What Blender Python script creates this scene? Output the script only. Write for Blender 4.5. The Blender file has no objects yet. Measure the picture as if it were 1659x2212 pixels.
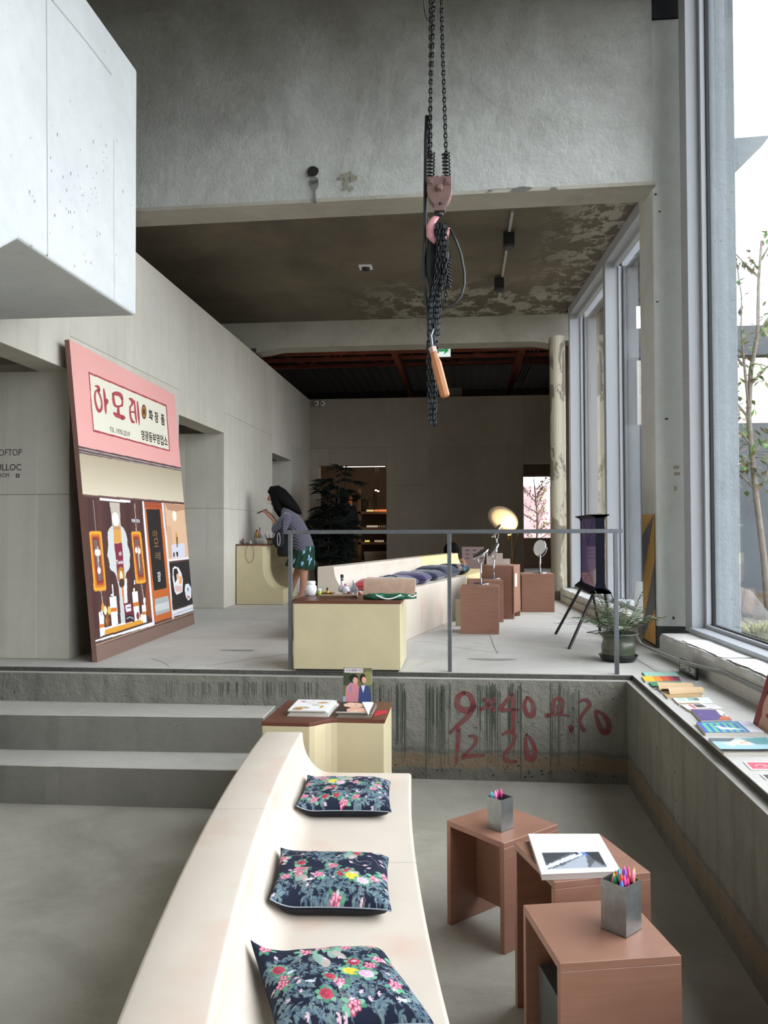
import bpy, bmesh, math, random
import numpy as np
from mathutils import Vector, Matrix, noise

rnd = random.Random(7)
COL = bpy.context.scene.collection
PI = math.pi

# ------------------------------------------------------------------ camera
F_PX, CX, CY = 1750.0, 829.5, 1106.0
EYE = Vector((0, 0, 1.65))
ROT = (Matrix.Rotation(math.radians(5.55), 3, 'Z') @ Matrix.Rotation(math.radians(91.31), 3, 'X')
       @ Matrix.Rotation(-0.0035, 3, 'Z'))
cam_d = bpy.data.cameras.new('camera')
cam_d.sensor_fit = 'VERTICAL'
cam_d.sensor_height = 24.0
cam_d.lens = 24.0 * F_PX / 2212.0
cam_d.clip_start = 0.05
cam_d.clip_end = 200
cam = bpy.data.objects.new('camera', cam_d)
COL.objects.link(cam)
cam.matrix_world = Matrix.Translation(EYE) @ ROT.to_4x4()
bpy.context.scene.camera = cam


def ray(px, py):
    return ROT @ Vector(((px - CX) / F_PX, -(py - CY) / F_PX, -1.0))


def atz(px, py, z):
    d = ray(px, py)
    return EYE + d * ((z - EYE.z) / d.z)


def aty(px, py, y):
    d = ray(px, py)
    return EYE + d * (y / d.y)


def atx(px, py, x):
    d = ray(px, py)
    return EYE + d * (x / d.x)


# ------------------------------------------------------------------ world, exposure
scn = bpy.context.scene
scn.view_settings.view_transform = 'Standard'
scn.view_settings.look = 'None'
scn.view_settings.gamma = 1
scn.view_settings.exposure = 0.22
scn.view_settings.use_curve_mapping = False
scn.cycles.max_bounces = 10
scn.cycles.diffuse_bounces = 6
scn.cycles.transparent_max_bounces = 12
scn.cycles.sample_clamp_indirect = 6
world = bpy.data.worlds.new('overcast_sky')
scn.world = world
world.use_nodes = True
bg = world.node_tree.nodes['Background']
bg.inputs['Color'].default_value = (0.92, 0.95, 1.0, 1)
bg.inputs['Strength'].default_value = 6.9


def portal(name, center, w, h, normal):
    l = bpy.data.lights.new(name, 'AREA')
    l.shape = 'RECTANGLE'
    l.size = w
    l.size_y = h
    l.cycles.is_portal = True
    o = bpy.data.objects.new(name, l)
    COL.objects.link(o)
    o.location = center
    o.rotation_euler = Vector(normal).to_track_quat('-Z', 'Y').to_euler()
    return o


portal('window_portal', (2.3, 2.6, 3.45), 7.6, 5.2, (-1, 0, 0))
portal('window_portal', (2.0, 9.1, 2.8), 4.6, 4.0, (-1, 0, 0))


# ------------------------------------------------------------------ helpers
def lin(c):
    return c / 12.92 if c <= 0.04045 else ((c + 0.055) / 1.055) ** 2.4


def hx(s):
    s = s.lstrip('#')
    return tuple(lin(int(s[i:i + 2], 16) / 255) for i in (0, 2, 4))


def tag(o, label=None, cat=None, group=None, kind=None):
    if label: o['label'] = label
    if cat: o['category'] = cat
    if group: o['group'] = group
    if kind: o['kind'] = kind
    return o


def thing(name, label, cat, loc=(0, 0, 0), rotz=0.0, group=None):
    o = bpy.data.objects.new(name, None)
    COL.objects.link(o)
    o.empty_display_size = 0.1
    o.location = loc
    o.rotation_euler = (0, 0, rotz)
    return tag(o, label, cat, group)


class MB:
    def __init__(s):
        s.v = []
        s.f = []
        s.m = []

    def add(s, vs, fs, mi=0):
        b = len(s.v)
        s.v += [Vector(v) for v in vs]
        s.f += [tuple(b + i for i in f) for f in fs]
        s.m += [mi] * len(fs)
        return s

    def box(s, x0, x1, y0, y1, z0, z1, mi=0, M=None):
        vs = [Vector((x, y, z)) for z in (z0, z1) for y in (y0, y1) for x in (x0, x1)]
        if M is not None: vs = [M @ v for v in vs]
        return s.add(vs, [(0, 2, 3, 1), (4, 5, 7, 6), (0, 1, 5, 4), (2, 6, 7, 3), (0, 4, 6, 2), (1, 3, 7, 5)], mi)

    def prism(s, poly, z0, z1, mi=0, M=None):
        a = sum(poly[i][0] * poly[(i + 1) % len(poly)][1] - poly[(i + 1) % len(poly)][0] * poly[i][1] for i in range(len(poly)))
        if a < 0: poly = poly[::-1]
        n = len(poly)
        vs = [Vector((p[0], p[1], z0)) for p in poly] + [Vector((p[0], p[1], z1)) for p in poly]
        if M is not None: vs = [M @ v for v in vs]
        fs = [tuple(range(n))[::-1], tuple(range(n, 2 * n))] + [(i, (i + 1) % n, n + (i + 1) % n, n + i) for i in range(n)]
        return s.add(vs, fs, mi)

    def tube(s, pts, r, n=8, mi=0, cap=True, ry=None, up=None):
        """r: number or list; ry: optional second radius list (ellipse)"""
        pts = [Vector(p) for p in pts]
        m = len(pts)
        rs = r if isinstance(r, (list, tuple)) else [r] * m
        rys = ry if ry is not None else rs
        b = len(s.v)
        T = (pts[1] - pts[0]).normalized()
        ref = Vector(up) if up else (Vector((0, 0, 1)) if abs(T.z) < 0.9 else Vector((1, 0, 0)))
        N = (ref - T * ref.dot(T)).normalized()
        for i, p in enumerate(pts):
            if i == 0: t = pts[1] - pts[0]
            elif i == m - 1: t = pts[-1] - pts[-2]
            else: t = (pts[i + 1] - p).normalized() + (p - pts[i - 1]).normalized()
            t = t.normalized() if t.length > 1e-9 else T
            N = (N - t * N.dot(t)).normalized()
            B = t.cross(N)
            for k in range(n):
                a = 2 * PI * k / n
                s.v.append(p + N * (math.cos(a) * rs[i]) + B * (math.sin(a) * rys[i]))
        for i in range(m - 1):
            for k in range(n):
                s.f.append((b + i * n + k, b + i * n + (k + 1) % n, b + (i + 1) * n + (k + 1) % n, b + (i + 1) * n + k))
                s.m.append(mi)
        if cap:
            s.f.append(tuple(b + k for k in range(n))[::-1]); s.m.append(mi)
            s.f.append(tuple(b + (m - 1) * n + k for k in range(n))); s.m.append(mi)
        return s

    def lathe(s, prof, n=24, c=(0, 0, 0), mi=0, M=None):
        b = len(s.v)
        for (r, z) in prof:
            for k in range(n):
                a = 2 * PI * k / n
                v = Vector((r * math.cos(a), r * math.sin(a), z))
                if M is not None: v = M @ v
                s.v.append(v + Vector(c))
        m = len(prof)
        for i in range(m - 1):
            for k in range(n):
                s.f.append((b + i * n + k, b + i * n + (k + 1) % n, b + (i + 1) * n + (k + 1) % n, b + (i + 1) * n + k)); s.m.append(mi)
        s.f.append(tuple(b + k for k in range(n))[::-1]); s.m.append(mi)
        s.f.append(tuple(b + (m - 1) * n + k for k in range(n))); s.m.append(mi)
        return s

    def ball(s, c, rx, ry, rz, n=14, mi=0, M=None):
        prof = [(max(math.sin(PI * i / n), 0.02), -math.cos(PI * i / n)) for i in range(n + 1)]
        S = Matrix.Diagonal((rx, ry, rz))
        if M is not None: S = M @ S
        return s.lathe(prof, n + 2, c, mi, S)

    def torus(s, R, r, c=(0, 0, 0), M=None, n=28, k=8, mi=0, sy=1.0):
        b = len(s.v)
        for i in range(n):
            a = 2 * PI * i / n
            for j in range(k):
                t = 2 * PI * j / k
                v = Vector(((R + r * math.cos(t)) * math.cos(a), (R + r * math.cos(t)) * math.sin(a) * sy, r * math.sin(t)))
                if M is not None: v = M @ v
                s.v.append(v + Vector(c))
        for i in range(n):
            for j in range(k):
                s.f.append((b + i * k + j, b + ((i + 1) % n) * k + j, b + ((i + 1) % n) * k + (j + 1) % k, b + i * k + (j + 1) % k)); s.m.append(mi)
        return s


def mk(name, mb, mats, parent=None, world=False, bevel=0.0, smooth=False, seg=2, recalc=False):
    """one mesh object from an MB; world=True when verts are world coordinates and the parent is an unrotated Empty"""
    vs = mb.v
    if parent is not None and world:
        chain = Vector((0, 0, 0))
        q = parent
        while q is not None:
            chain += q.location
            q = q.parent
        vs = [v - chain for v in vs]
    me = bpy.data.meshes.new(name)
    me.from_pydata([tuple(v) for v in vs], [], mb.f)
    if not isinstance(mats, (list, tuple)): mats = [mats]
    for m in mats: me.materials.append(m)
    if len(mats) > 1: me.polygons.foreach_set('material_index', mb.m)
    if recalc:
        bm = bmesh.new(); bm.from_mesh(me)
        bmesh.ops.recalc_face_normals(bm, faces=bm.faces)
        bm.to_mesh(me); bm.free()
    if smooth: me.polygons.foreach_set('use_smooth', [True] * len(me.polygons))
    me.update()
    o = bpy.data.objects.new(name, me)
    COL.objects.link(o)
    if parent is not None: o.parent = parent
    if bevel > 0:
        b = o.modifiers.new('bevel', 'BEVEL')
        b.width = bevel; b.segments = seg; b.limit_method = 'ANGLE'; b.angle_limit = math.radians(40)
    return o


def struct(name, mb, mat, parent=None, **k):
    o = mk(name, mb, mat, parent, **k)
    if parent is None: o['kind'] = 'structure'
    return o


# ------------------------------------------------------------------ materials
MATS = {}


def nodes_of(name):
    m = bpy.data.materials.new(name)
    m.use_nodes = True
    nt = m.node_tree
    return m, nt, nt.nodes['Principled BSDF']


def mat(name, col, rough=0.6, metal=0.0, var=0.0, scale=6.0, bump=0.0, bscale=40.0, emit=None, es=0.0, spec=0.5, sheen=0.0, stretch=None, alpha=1.0):
    if name in MATS: return MATS[name]
    m, nt, p = nodes_of(name)
    c = hx(col) if isinstance(col, str) else col
    p.inputs['Base Color'].default_value = (*c, 1)
    p.inputs['Roughness'].default_value = rough
    p.inputs['Metallic'].default_value = metal
    p.inputs['Specular IOR Level'].default_value = spec
    p.inputs['Sheen Weight'].default_value = sheen
    p.inputs['Alpha'].default_value = alpha
    if emit:
        p.inputs['Emission Color'].default_value = (*hx(emit), 1)
        p.inputs['Emission Strength'].default_value = es
    tc = nt.nodes.new('ShaderNodeTexCoord')
    src = tc.outputs['Object']
    if stretch:
        mp = nt.nodes.new('ShaderNodeMapping')
        mp.inputs['Scale'].default_value = stretch
        nt.links.new(src, mp.inputs['Vector'])
        src = mp.outputs['Vector']
    if var > 0:
        n = nt.nodes.new('ShaderNodeTexNoise')
        n.inputs['Scale'].default_value = scale
        n.inputs['Detail'].default_value = 5
        n.inputs['Roughness'].default_value = 0.6
        nt.links.new(src, n.inputs['Vector'])
        r = nt.nodes.new('ShaderNodeValToRGB')
        r.color_ramp.elements[0].position = 0.3
        r.color_ramp.elements[1].position = 0.7
        r.color_ramp.elements[0].color = (*[x * (1 - var) for x in c], 1)
        r.color_ramp.elements[1].color = (*[min(1, x * (1 + var)) for x in c], 1)
        nt.links.new(n.outputs['Fac'], r.inputs['Fac'])
        nt.links.new(r.outputs['Color'], p.inputs['Base Color'])
    if bump > 0:
        n2 = nt.nodes.new('ShaderNodeTexNoise')
        n2.inputs['Scale'].default_value = bscale
        n2.inputs['Detail'].default_value = 4
        nt.links.new(src, n2.inputs['Vector'])
        b = nt.nodes.new('ShaderNodeBump')
        b.inputs['Strength'].default_value = bump
        b.inputs['Distance'].default_value = 0.01
        nt.links.new(n2.outputs['Fac'], b.inputs['Height'])
        nt.links.new(b.outputs['Normal'], p.inputs['Normal'])
    MATS[name] = m
    return m


def ramp_mask(nt, src, scale, lo, hi, detail=6, rough=0.6, stretch=None, dist=0.0):
    if stretch:
        mp = nt.nodes.new('ShaderNodeMapping')
        mp.inputs['Scale'].default_value = stretch
        nt.links.new(src, mp.inputs['Vector'])
        src = mp.outputs['Vector']
    n = nt.nodes.new('ShaderNodeTexNoise')
    n.inputs['Scale'].default_value = scale
    n.inputs['Detail'].default_value = detail
    n.inputs['Roughness'].default_value = rough
    n.inputs['Distortion'].default_value = dist
    nt.links.new(src, n.inputs['Vector'])
    r = nt.nodes.new('ShaderNodeMapRange')
    r.inputs['From Min'].default_value = lo
    r.inputs['From Max'].default_value = hi
    nt.links.new(n.outputs['Fac'], r.inputs['Value'])
    return r.outputs['Result']


def mixc(nt, fac, a, b, mode='MIX'):
    mx = nt.nodes.new('ShaderNodeMix')
    mx.data_type = 'RGBA'
    mx.blend_type = mode
    if isinstance(fac, (int, float)): mx.inputs[0].default_value = fac
    else: nt.links.new(fac, mx.inputs[0])
    for k, q in ((6, a), (7, b)):
        if isinstance(q, tuple): mx.inputs[k].default_value = (*q, 1)
        else: nt.links.new(q, mx.inputs[k])
    return mx.outputs[2]


def mathn(nt, op, a, b=None, clamp=False):
    m = nt.nodes.new('ShaderNodeMath')
    m.operation = op
    m.use_clamp = clamp
    for k, q in ((0, a), (1, b)):
        if q is None: continue
        if isinstance(q, (int, float)): m.inputs[k].default_value = q
        else: nt.links.new(q, m.inputs[k])
    return m.outputs[0]


def concrete(name, c1, c2, dark=None, rough=0.85, s=1.2, pits=0.35, streak=0.0, bump=0.25, spots=None, speck=0.0, rand=0.0):
    """cast or trowelled concrete: cloudy colour, air pits, optional vertical run marks, fine relief"""
    m, nt, p = nodes_of(name)
    tc = nt.nodes.new('ShaderNodeTexCoord')
    src = tc.outputs['Object']
    a, b = hx(c1), hx(c2)
    f = ramp_mask(nt, src, s, 0.35, 0.65, 8, 0.62, dist=0.3)
    c = mixc(nt, f, a, b)
    f2 = ramp_mask(nt, src, s * 7, 0.3, 0.75, 6, 0.7)
    c = mixc(nt, mathn(nt, 'MULTIPLY', f2, 0.25), c, tuple(x * 0.72 for x in a))
    if dark:
        f3 = ramp_mask(nt, src, s * 0.8, 0.52, 0.75, 7, 0.65, dist=0.8)
        c = mixc(nt, mathn(nt, 'MULTIPLY', f3, 0.75), c, hx(dark))
    if streak > 0:
        f4 = ramp_mask(nt, src, 3.0, 0.5, 0.8, 4, 0.6, stretch=(3.2, 3.2, 0.25))
        c = mixc(nt, mathn(nt, 'MULTIPLY', f4, streak), c, tuple(x * 0.45 for x in a))
    hgt = f2
    if pits > 0:
        v = nt.nodes.new('ShaderNodeTexVoronoi')
        v.inputs['Scale'].default_value = 11
        nt.links.new(src, v.inputs['Vector'])
        r = nt.nodes.new('ShaderNodeMapRange')
        r.inputs['From Min'].default_value = 0.05
        r.inputs['From Max'].default_value = 0.11
        nt.links.new(v.outputs['Distance'], r.inputs['Value'])
        sel = ramp_mask(nt, src, 5.0, 0.53, 0.58, 3)
        pit = mathn(nt, 'MULTIPLY', mathn(nt, 'SUBTRACT', 1.0, r.outputs['Result']), sel, True)
        c = mixc(nt, mathn(nt, 'MULTIPLY', pit, pits), c, tuple(x * 0.25 for x in a))
        hgt = mathn(nt, 'SUBTRACT', f2, mathn(nt, 'MULTIPLY', pit, 3.0))
    if speck > 0:
        f5 = ramp_mask(nt, src, 60, 0.55, 0.7, 3)
        c = mixc(nt, mathn(nt, 'MULTIPLY', f5, speck), c, tuple(min(1, x * 1.6) for x in b))
    if rand > 0:
        oi = nt.nodes.new('ShaderNodeObjectInfo')
        rr = nt.nodes.new('ShaderNodeMapRange')
        rr.inputs['To Min'].default_value = 1 - rand
        rr.inputs['To Max'].default_value = 1 + rand
        nt.links.new(oi.outputs['Random'], rr.inputs['Value'])
        hsv = nt.nodes.new('ShaderNodeHueSaturation')
        nt.links.new(rr.outputs['Result'], hsv.inputs['Value'])
        nt.links.new(c, hsv.inputs['Color'])
        c = hsv.outputs['Color']
    nt.links.new(c, p.inputs['Base Color'])
    p.inputs['Roughness'].default_value = rough
    p.inputs['Specular IOR Level'].default_value = 0.3
    bn = nt.nodes.new('ShaderNodeBump')
    bn.inputs['Strength'].default_value = bump
    bn.inputs['Distance'].default_value = 0.02
    nt.links.new(hgt, bn.inputs['Height'])
    nt.links.new(bn.outputs['Normal'], p.inputs['Normal'])
    m['nt_col'] = 1
    MATS[name] = m
    return m


def wood(name, c1, c2, rough=0.45, sc=(1.0, 14.0, 1.0)):
    m, nt, p = nodes_of(name)
    tc = nt.nodes.new('ShaderNodeTexCoord')
    f = ramp_mask(nt, tc.outputs['Object'], 5, 0.3, 0.7, 6, 0.6, stretch=sc, dist=0.4)
    c = mixc(nt, f, hx(c1), hx(c2))
    f2 = ramp_mask(nt, tc.outputs['Object'], 3, 0.35, 0.7, 3)
    c = mixc(nt, mathn(nt, 'MULTIPLY', f2, 0.35), c, tuple(x * 0.75 for x in hx(c1)))
    nt.links.new(c, p.inputs['Base Color'])
    p.inputs['Roughness'].default_value = rough
    MATS[name] = m
    return m


def vcol_mat(name, rough=0.6, sheen=0.0, spec=0.4, bump=0.0):
    if name in MATS: return MATS[name]
    m, nt, p = nodes_of(name)
    a = nt.nodes.new('ShaderNodeVertexColor')
    a.layer_name = 'print'
    nt.links.new(a.outputs['Color'], p.inputs['Base Color'])
    p.inputs['Roughness'].default_value = rough
    p.inputs['Sheen Weight'].default_value = sheen
    p.inputs['Specular IOR Level'].default_value = spec
    if bump:
        tc = nt.nodes.new('ShaderNodeTexCoord')
        n = nt.nodes.new('ShaderNodeTexNoise'); n.inputs['Scale'].default_value = 90
        nt.links.new(tc.outputs['Object'], n.inputs['Vector'])
        b = nt.nodes.new('ShaderNodeBump'); b.inputs['Strength'].default_value = bump; b.inputs['Distance'].default_value = 0.003
        nt.links.new(n.outputs['Fac'], b.inputs['Height']); nt.links.new(b.outputs['Normal'], p.inputs['Normal'])
    MATS[name] = m
    return m


def glass_mat(name, tint=(0.96, 0.97, 0.975), refl=1.0):
    m = bpy.data.materials.new(name)
    m.use_nodes = True
    nt = m.node_tree
    nt.nodes.clear()
    out = nt.nodes.new('ShaderNodeOutputMaterial')
    tr = nt.nodes.new('ShaderNodeBsdfTransparent')
    tr.inputs['Color'].default_value = (*tint, 1)
    gl = nt.nodes.new('ShaderNodeBsdfGlossy')
    gl.inputs['Roughness'].default_value = 0.0
    lw = nt.nodes.new('ShaderNodeLayerWeight')
    lw.inputs['Blend'].default_value = 0.5
    fr = [mathn(nt, 'ADD', mathn(nt, 'MULTIPLY', mathn(nt, 'POWER', lw.outputs['Facing'], 5.0), 0.95), 0.045)]
    mx = nt.nodes.new('ShaderNodeMixShader')
    nt.links.new(mathn(nt, 'MULTIPLY', fr[0], refl, True), mx.inputs[0])
    nt.links.new(tr.outputs[0], mx.inputs[1])
    nt.links.new(gl.outputs[0], mx.inputs[2])
    nt.links.new(mx.outputs[0], out.inputs[0])
    MATS[name] = m
    return m


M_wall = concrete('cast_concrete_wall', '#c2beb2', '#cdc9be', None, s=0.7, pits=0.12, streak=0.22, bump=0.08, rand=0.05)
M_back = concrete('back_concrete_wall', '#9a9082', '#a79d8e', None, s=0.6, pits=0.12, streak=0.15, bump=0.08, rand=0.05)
M_plaster = concrete('rough_plaster', '#a9aba6', '#bcbeb9', '#8e8f8a', s=0.9, pits=0.1, bump=0.55)
M_white = concrete('white_painted_concrete', '#c3c8c9', '#cfd3d3', '#babebd', s=1.3, pits=0.5, bump=0.06)
M_beam = concrete('painted_beam', '#a9a69b', '#b5b2a6', '#8f8b80', s=1.5, pits=0.3, bump=0.2)
M_floor = concrete('worn_screed_floor', '#969389', '#aaa79c', '#75726a', s=1.1, pits=0.0, bump=0.12, rough=0.55, speck=0.1)
M_plat = concrete('platform_screed', '#b9b7b1', '#c9c7c1', '#a09c95', s=1.0, pits=0.0, bump=0.12, rough=0.7, speck=0.15)
M_pit = concrete('old_pit_concrete', '#7f7e76', '#908e84', '#5f5e57', s=1.6, pits=0.8, streak=0.65, bump=0.6)
def _band(m):
    # old water line: a rusty tide mark a hand above the pit floor, dark scum above and below it
    nt = m.node_tree; p = nt.nodes['Principled BSDF']; c0 = p.inputs['Base Color'].links[0].from_socket
    tc = nt.nodes.new('ShaderNodeTexCoord'); sx = nt.nodes.new('ShaderNodeSeparateXYZ'); nt.links.new(tc.outputs['Object'], sx.inputs[0])
    n = ramp_mask(nt, tc.outputs['Object'], 6, .3, .7, 5, .6)
    z = mathn(nt, 'ADD', sx.outputs['Z'], mathn(nt, 'MULTIPLY', n, -.035))
    def win(a, b, s):
        r1 = nt.nodes.new('ShaderNodeMapRange'); r1.inputs['From Min'].default_value = a - s; r1.inputs['From Max'].default_value = a + s; nt.links.new(z, r1.inputs['Value'])
        r2 = nt.nodes.new('ShaderNodeMapRange'); r2.inputs['From Min'].default_value = b - s; r2.inputs['From Max'].default_value = b + s; nt.links.new(z, r2.inputs['Value'])
        return mathn(nt, 'MULTIPLY', r1.outputs['Result'], mathn(nt, 'SUBTRACT', 1.0, r2.outputs['Result']))
    c = mixc(nt, mathn(nt, 'MULTIPLY', win(.155, .185, .012), .45), c0, hx('#3f3e38'))
    c = mixc(nt, mathn(nt, 'MULTIPLY', win(.06, .15, .012), .65), c, hx('#7a6244'))
    c = mixc(nt, mathn(nt, 'MULTIPLY', win(-.3, .06, .012), .5), c, hx('#4a463c'))
    nt.links.new(c, p.inputs['Base Color'])
_band(M_pit)
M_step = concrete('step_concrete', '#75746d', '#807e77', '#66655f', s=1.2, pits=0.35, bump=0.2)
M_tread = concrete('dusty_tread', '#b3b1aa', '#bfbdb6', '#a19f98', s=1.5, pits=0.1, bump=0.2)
M_ceil = concrete('stained_soffit', '#5a544a', '#6d665b', '#443f37', s=1.0, pits=0.2, bump=0.3)
M_sill = concrete('white_broken_sill', '#c9c8c4', '#d6d5d1', None, s=3, pits=0.3, bump=0.4)
M_cream = mat('cream_lacquer', '#c6ba97', 0.45, var=0.07, scale=3.5)
M_bench = mat('bench_gelcoat', '#d3c8ba', 0.4, var=0.05, scale=2.5)
_nt = M_bench.node_tree; _p = _nt.nodes['Principled BSDF']; _c = _p.inputs['Base Color'].links[0].from_socket
_tc = _nt.nodes.new('ShaderNodeTexCoord')
_nt.links.new(mixc(_nt, mathn(_nt, 'MULTIPLY', ramp_mask(_nt, _tc.outputs['Object'], 3.2, .56, .78, 3, .5), .55), _c, hx('#cfa593')), _p.inputs['Base Color'])
M_benchy = mat('bench_yellow_gelcoat', '#dfcd9c', 0.42, var=0.05, scale=2.5)
M_brown = wood('brown_film_plywood', '#5b3325', '#6c3f2e', 0.4)
M_stool = wood('stool_plywood', '#8f6654', '#9c735f', 0.42, (1, 1, 9))
M_alu = mat('grey_window_aluminium', '#b0b4ba', 0.45, 0.0)
M_steel = mat('brushed_steel', '#7f8489', 0.35, 0.85, var=0.1, scale=30)
M_chrome = mat('polished_silver', '#c9ccd0', 0.18, 1.0)
M_mirror = mat('mirror_glass', '#e8eaec', 0.02, 1.0)
M_glass = glass_mat('window_glass', refl=1.9)
M_black = mat('black_matt', '#141519', 0.5)
M_dark = mat('void_dark', '#1a1715', 0.9)
M_paper = mat('white_paper', '#e9eaea', 0.7)
M_print = vcol_mat('printed_surface', 0.5)
M_fabricprint = vcol_mat('printed_fabric', 0.85, 0.0, 0.2, 0.3)

# ------------------------------------------------------------------ 2D painting on flat print
class Canvas:
    """w x h colour raster (sRGB hex in, linear out); u right, v up, both 0..1"""
    def __init__(s, w, h, col):
        s.w, s.h = w, h
        s.a = np.zeros((h, w, 3), dtype=np.float32)
        s.a[:] = hx(col)
        s.U, s.V = np.meshgrid((np.arange(w) + 0.5) / w, (np.arange(h) + 0.5) / h)

    def rect(s, u0, v0, u1, v1, c):
        return s.poly([(u0, v0), (u1, v0), (u1, v1), (u0, v1)], c)

    def poly(s, pts, c):
        us = [p[0] for p in pts]; vs = [p[1] for p in pts]
        i0, i1 = max(0, int(min(us) * s.w) - 1), min(s.w, int(max(us) * s.w) + 2)
        j0, j1 = max(0, int(min(vs) * s.h) - 1), min(s.h, int(max(vs) * s.h) + 2)
        if i1 <= i0 or j1 <= j0: return s
        U = s.U[j0:j1, i0:i1]; V = s.V[j0:j1, i0:i1]
        ins = np.zeros(U.shape, bool)
        n = len(pts)
        for k in range(n):
            x0, y0 = pts[k]; x1, y1 = pts[(k + 1) % n]
            if y0 == y1: continue
            ins ^= ((V < y0) != (V < y1)) & (U < (x1 - x0) * (V - y0) / (y1 - y0) + x0)
        s.a[j0:j1, i0:i1][ins] = hx(c)
        return s

    def ell(s, u, v, ru, rv, c, rot=0.0, n=20, fn=None):
        pts = []
        for k in range(n):
            t = 2 * PI * k / n
            q = fn(t) if fn else 1
            x, y = ru * math.cos(t) * q, rv * math.sin(t) * q
            pts.append((u + x * math.cos(rot) - y * math.sin(rot), v + x * math.sin(rot) + y * math.cos(rot)))
        return s.poly(pts, c)

    def line(s, pts, wd, c, asp=1.0):
        """asp = width/height of the surface, so that the stroke is even"""
        for (x0, y0), (x1, y1) in zip(pts, pts[1:]):
            dx, dy = (x1 - x0) * asp, (y1 - y0)
            L = math.hypot(dx, dy) or 1
            nx, ny = -dy / L * wd / 2, dx / L * wd / 2
            s.poly([(x0 + nx / asp, y0 + ny), (x1 + nx / asp, y1 + ny), (x1 - nx / asp, y1 - ny), (x0 - nx / asp, y0 - ny)], c)
        return s


def print_grid(name, cv, fn, material, parent=None, nu=None, nv=None, offset=None):
    """a mesh grid whose vertices carry the canvas colours; fn(u,v)->3D point"""
    nu = nu or cv.w; nv = nv or cv.h
    us = (np.arange(nu)) / (nu - 1); vs = (np.arange(nv)) / (nv - 1)
    pts = [fn(u, v) for v in vs for u in us]
    me = bpy.data.meshes.new(name)
    idx = np.arange(nu * nv).reshape(nv, nu)
    f = np.stack([idx[:-1, :-1], idx[:-1, 1:], idx[1:, 1:], idx[1:, :-1]], -1).reshape(-1, 4)
    me.from_pydata([tuple(p) for p in pts], [], f.tolist())
    ii = np.clip((us * cv.w).astype(int), 0, cv.w - 1)
    jj = np.clip((vs * cv.h).astype(int), 0, cv.h - 1)
    c = cv.a[jj][:, ii].reshape(-1, 3)
    at = me.color_attributes.new('print', 'FLOAT_COLOR', 'POINT')
    at.data.foreach_set('color', np.concatenate([c, np.ones((len(c), 1), np.float32)], 1).astype(np.float32).ravel())
    me.materials.append(material)
    me.polygons.foreach_set('use_smooth', [True] * len(me.polygons))
    o = bpy.data.objects.new(name, me)
    COL.objects.link(o)
    if parent is not None: o.parent = parent
    return o


def text2d(s, size=1.0, fat=0.0):
    """flat letter shapes as (verts, faces), origin at the left of the baseline"""
    cu = bpy.data.curves.new('lettering', 'FONT')
    cu.body = s
    cu.size = size
    cu.offset = fat
    cu.resolution_u = 3
    o = bpy.data.objects.new('lettering', cu)
    COL.objects.link(o)
    dg = bpy.context.evaluated_depsgraph_get()
    me = bpy.data.meshes.new_from_object(o.evaluated_get(dg))
    v = [tuple(x.co) for x in me.vertices]
    f = [tuple(p.vertices) for p in me.polygons]
    bpy.data.objects.remove(o)
    bpy.data.meshes.remove(me)
    return v, f


def lettering(mb, s, fn, box, fat=0.0, mi=0):
    """fit text s into box=(a0,b0,a1,b1) of the 2D surface fn(a,b)->3D"""
    v, f = text2d(s, 1.0, fat)
    if not v: return
    x0 = min(p[0] for p in v); x1 = max(p[0] for p in v)
    y0 = min(p[1] for p in v); y1 = max(p[1] for p in v)
    a0, b0, a1, b1 = box
    mb.add([fn(a0 + (p[0] - x0) / (x1 - x0) * (a1 - a0), b0 + (p[1] - y0) / (y1 - y0) * (b1 - b0)) for p in v], f, mi)


def ribbon(mb, pts, w, fn, mi=0, n=6):
    """flat painted stroke through 2D pts (surface units); w number or list"""
    ws = w if isinstance(w, (list, tuple)) else [w] * len(pts)
    # Catmull-Rom resample
    P = [Vector((*p, 0)) for p in pts]
    Q, W = [], []
    m = len(P)
    for i in range(m - 1):
        p0 = P[max(i - 1, 0)]; p1 = P[i]; p2 = P[i + 1]; p3 = P[min(i + 2, m - 1)]
        for k in range(n):
            t = k / n
            Q.append(0.5 * ((2 * p1) + (p2 - p0) * t + (2 * p0 - 5 * p1 + 4 * p2 - p3) * t * t + (3 * p1 - p0 - 3 * p2 + p3) * t ** 3))
            W.append(ws[i] * (1 - t) + ws[i + 1] * t)
    Q.append(P[-1]); W.append(ws[-1])
    L, R = [], []
    for i, q in enumerate(Q):
        t = (Q[min(i + 1, len(Q) - 1)] - Q[max(i - 1, 0)])
        t = t.normalized() if t.length > 0 else Vector((1, 0, 0))
        nn = Vector((-t.y, t.x, 0)) * (W[i] / 2)
        L.append(q + nn); R.append(q - nn)
    vs = [fn(p.x, p.y) for p in L] + [fn(p.x, p.y) for p in R]
    k = len(L)
    mb.add(vs, [(i, i + 1, k + i + 1, k + i) for i in range(k - 1)], mi)
    for q, ww, in ((Q[0], W[0]), (Q[-1], W[-1])):
        mb.add([fn(q.x + ww / 2 * math.cos(a), q.y + ww / 2 * math.sin(a)) for a in [2 * PI * j / 10 for j in range(10)]], [tuple(range(10))], mi)

# ================================================================== LARGE STRUCTURE
PZ = 0.70                                   # platform height above the pit floor
WX = lambda y: 1.97 - 0.04 * y              # inner face of the front glazing
WB = lambda y: 2.04 - 0.0513 * y            # inner face of the rear glazing
SX = lambda y: 1.80 - 0.05 * y              # front edge of the front sill
SB = lambda y: 1.86 - 0.05 * y              # front edge of the rear sill

struct('floor', MB().box(-6.2, 1.6, -4.2, 6.2, -0.2, 0), M_floor)

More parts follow.
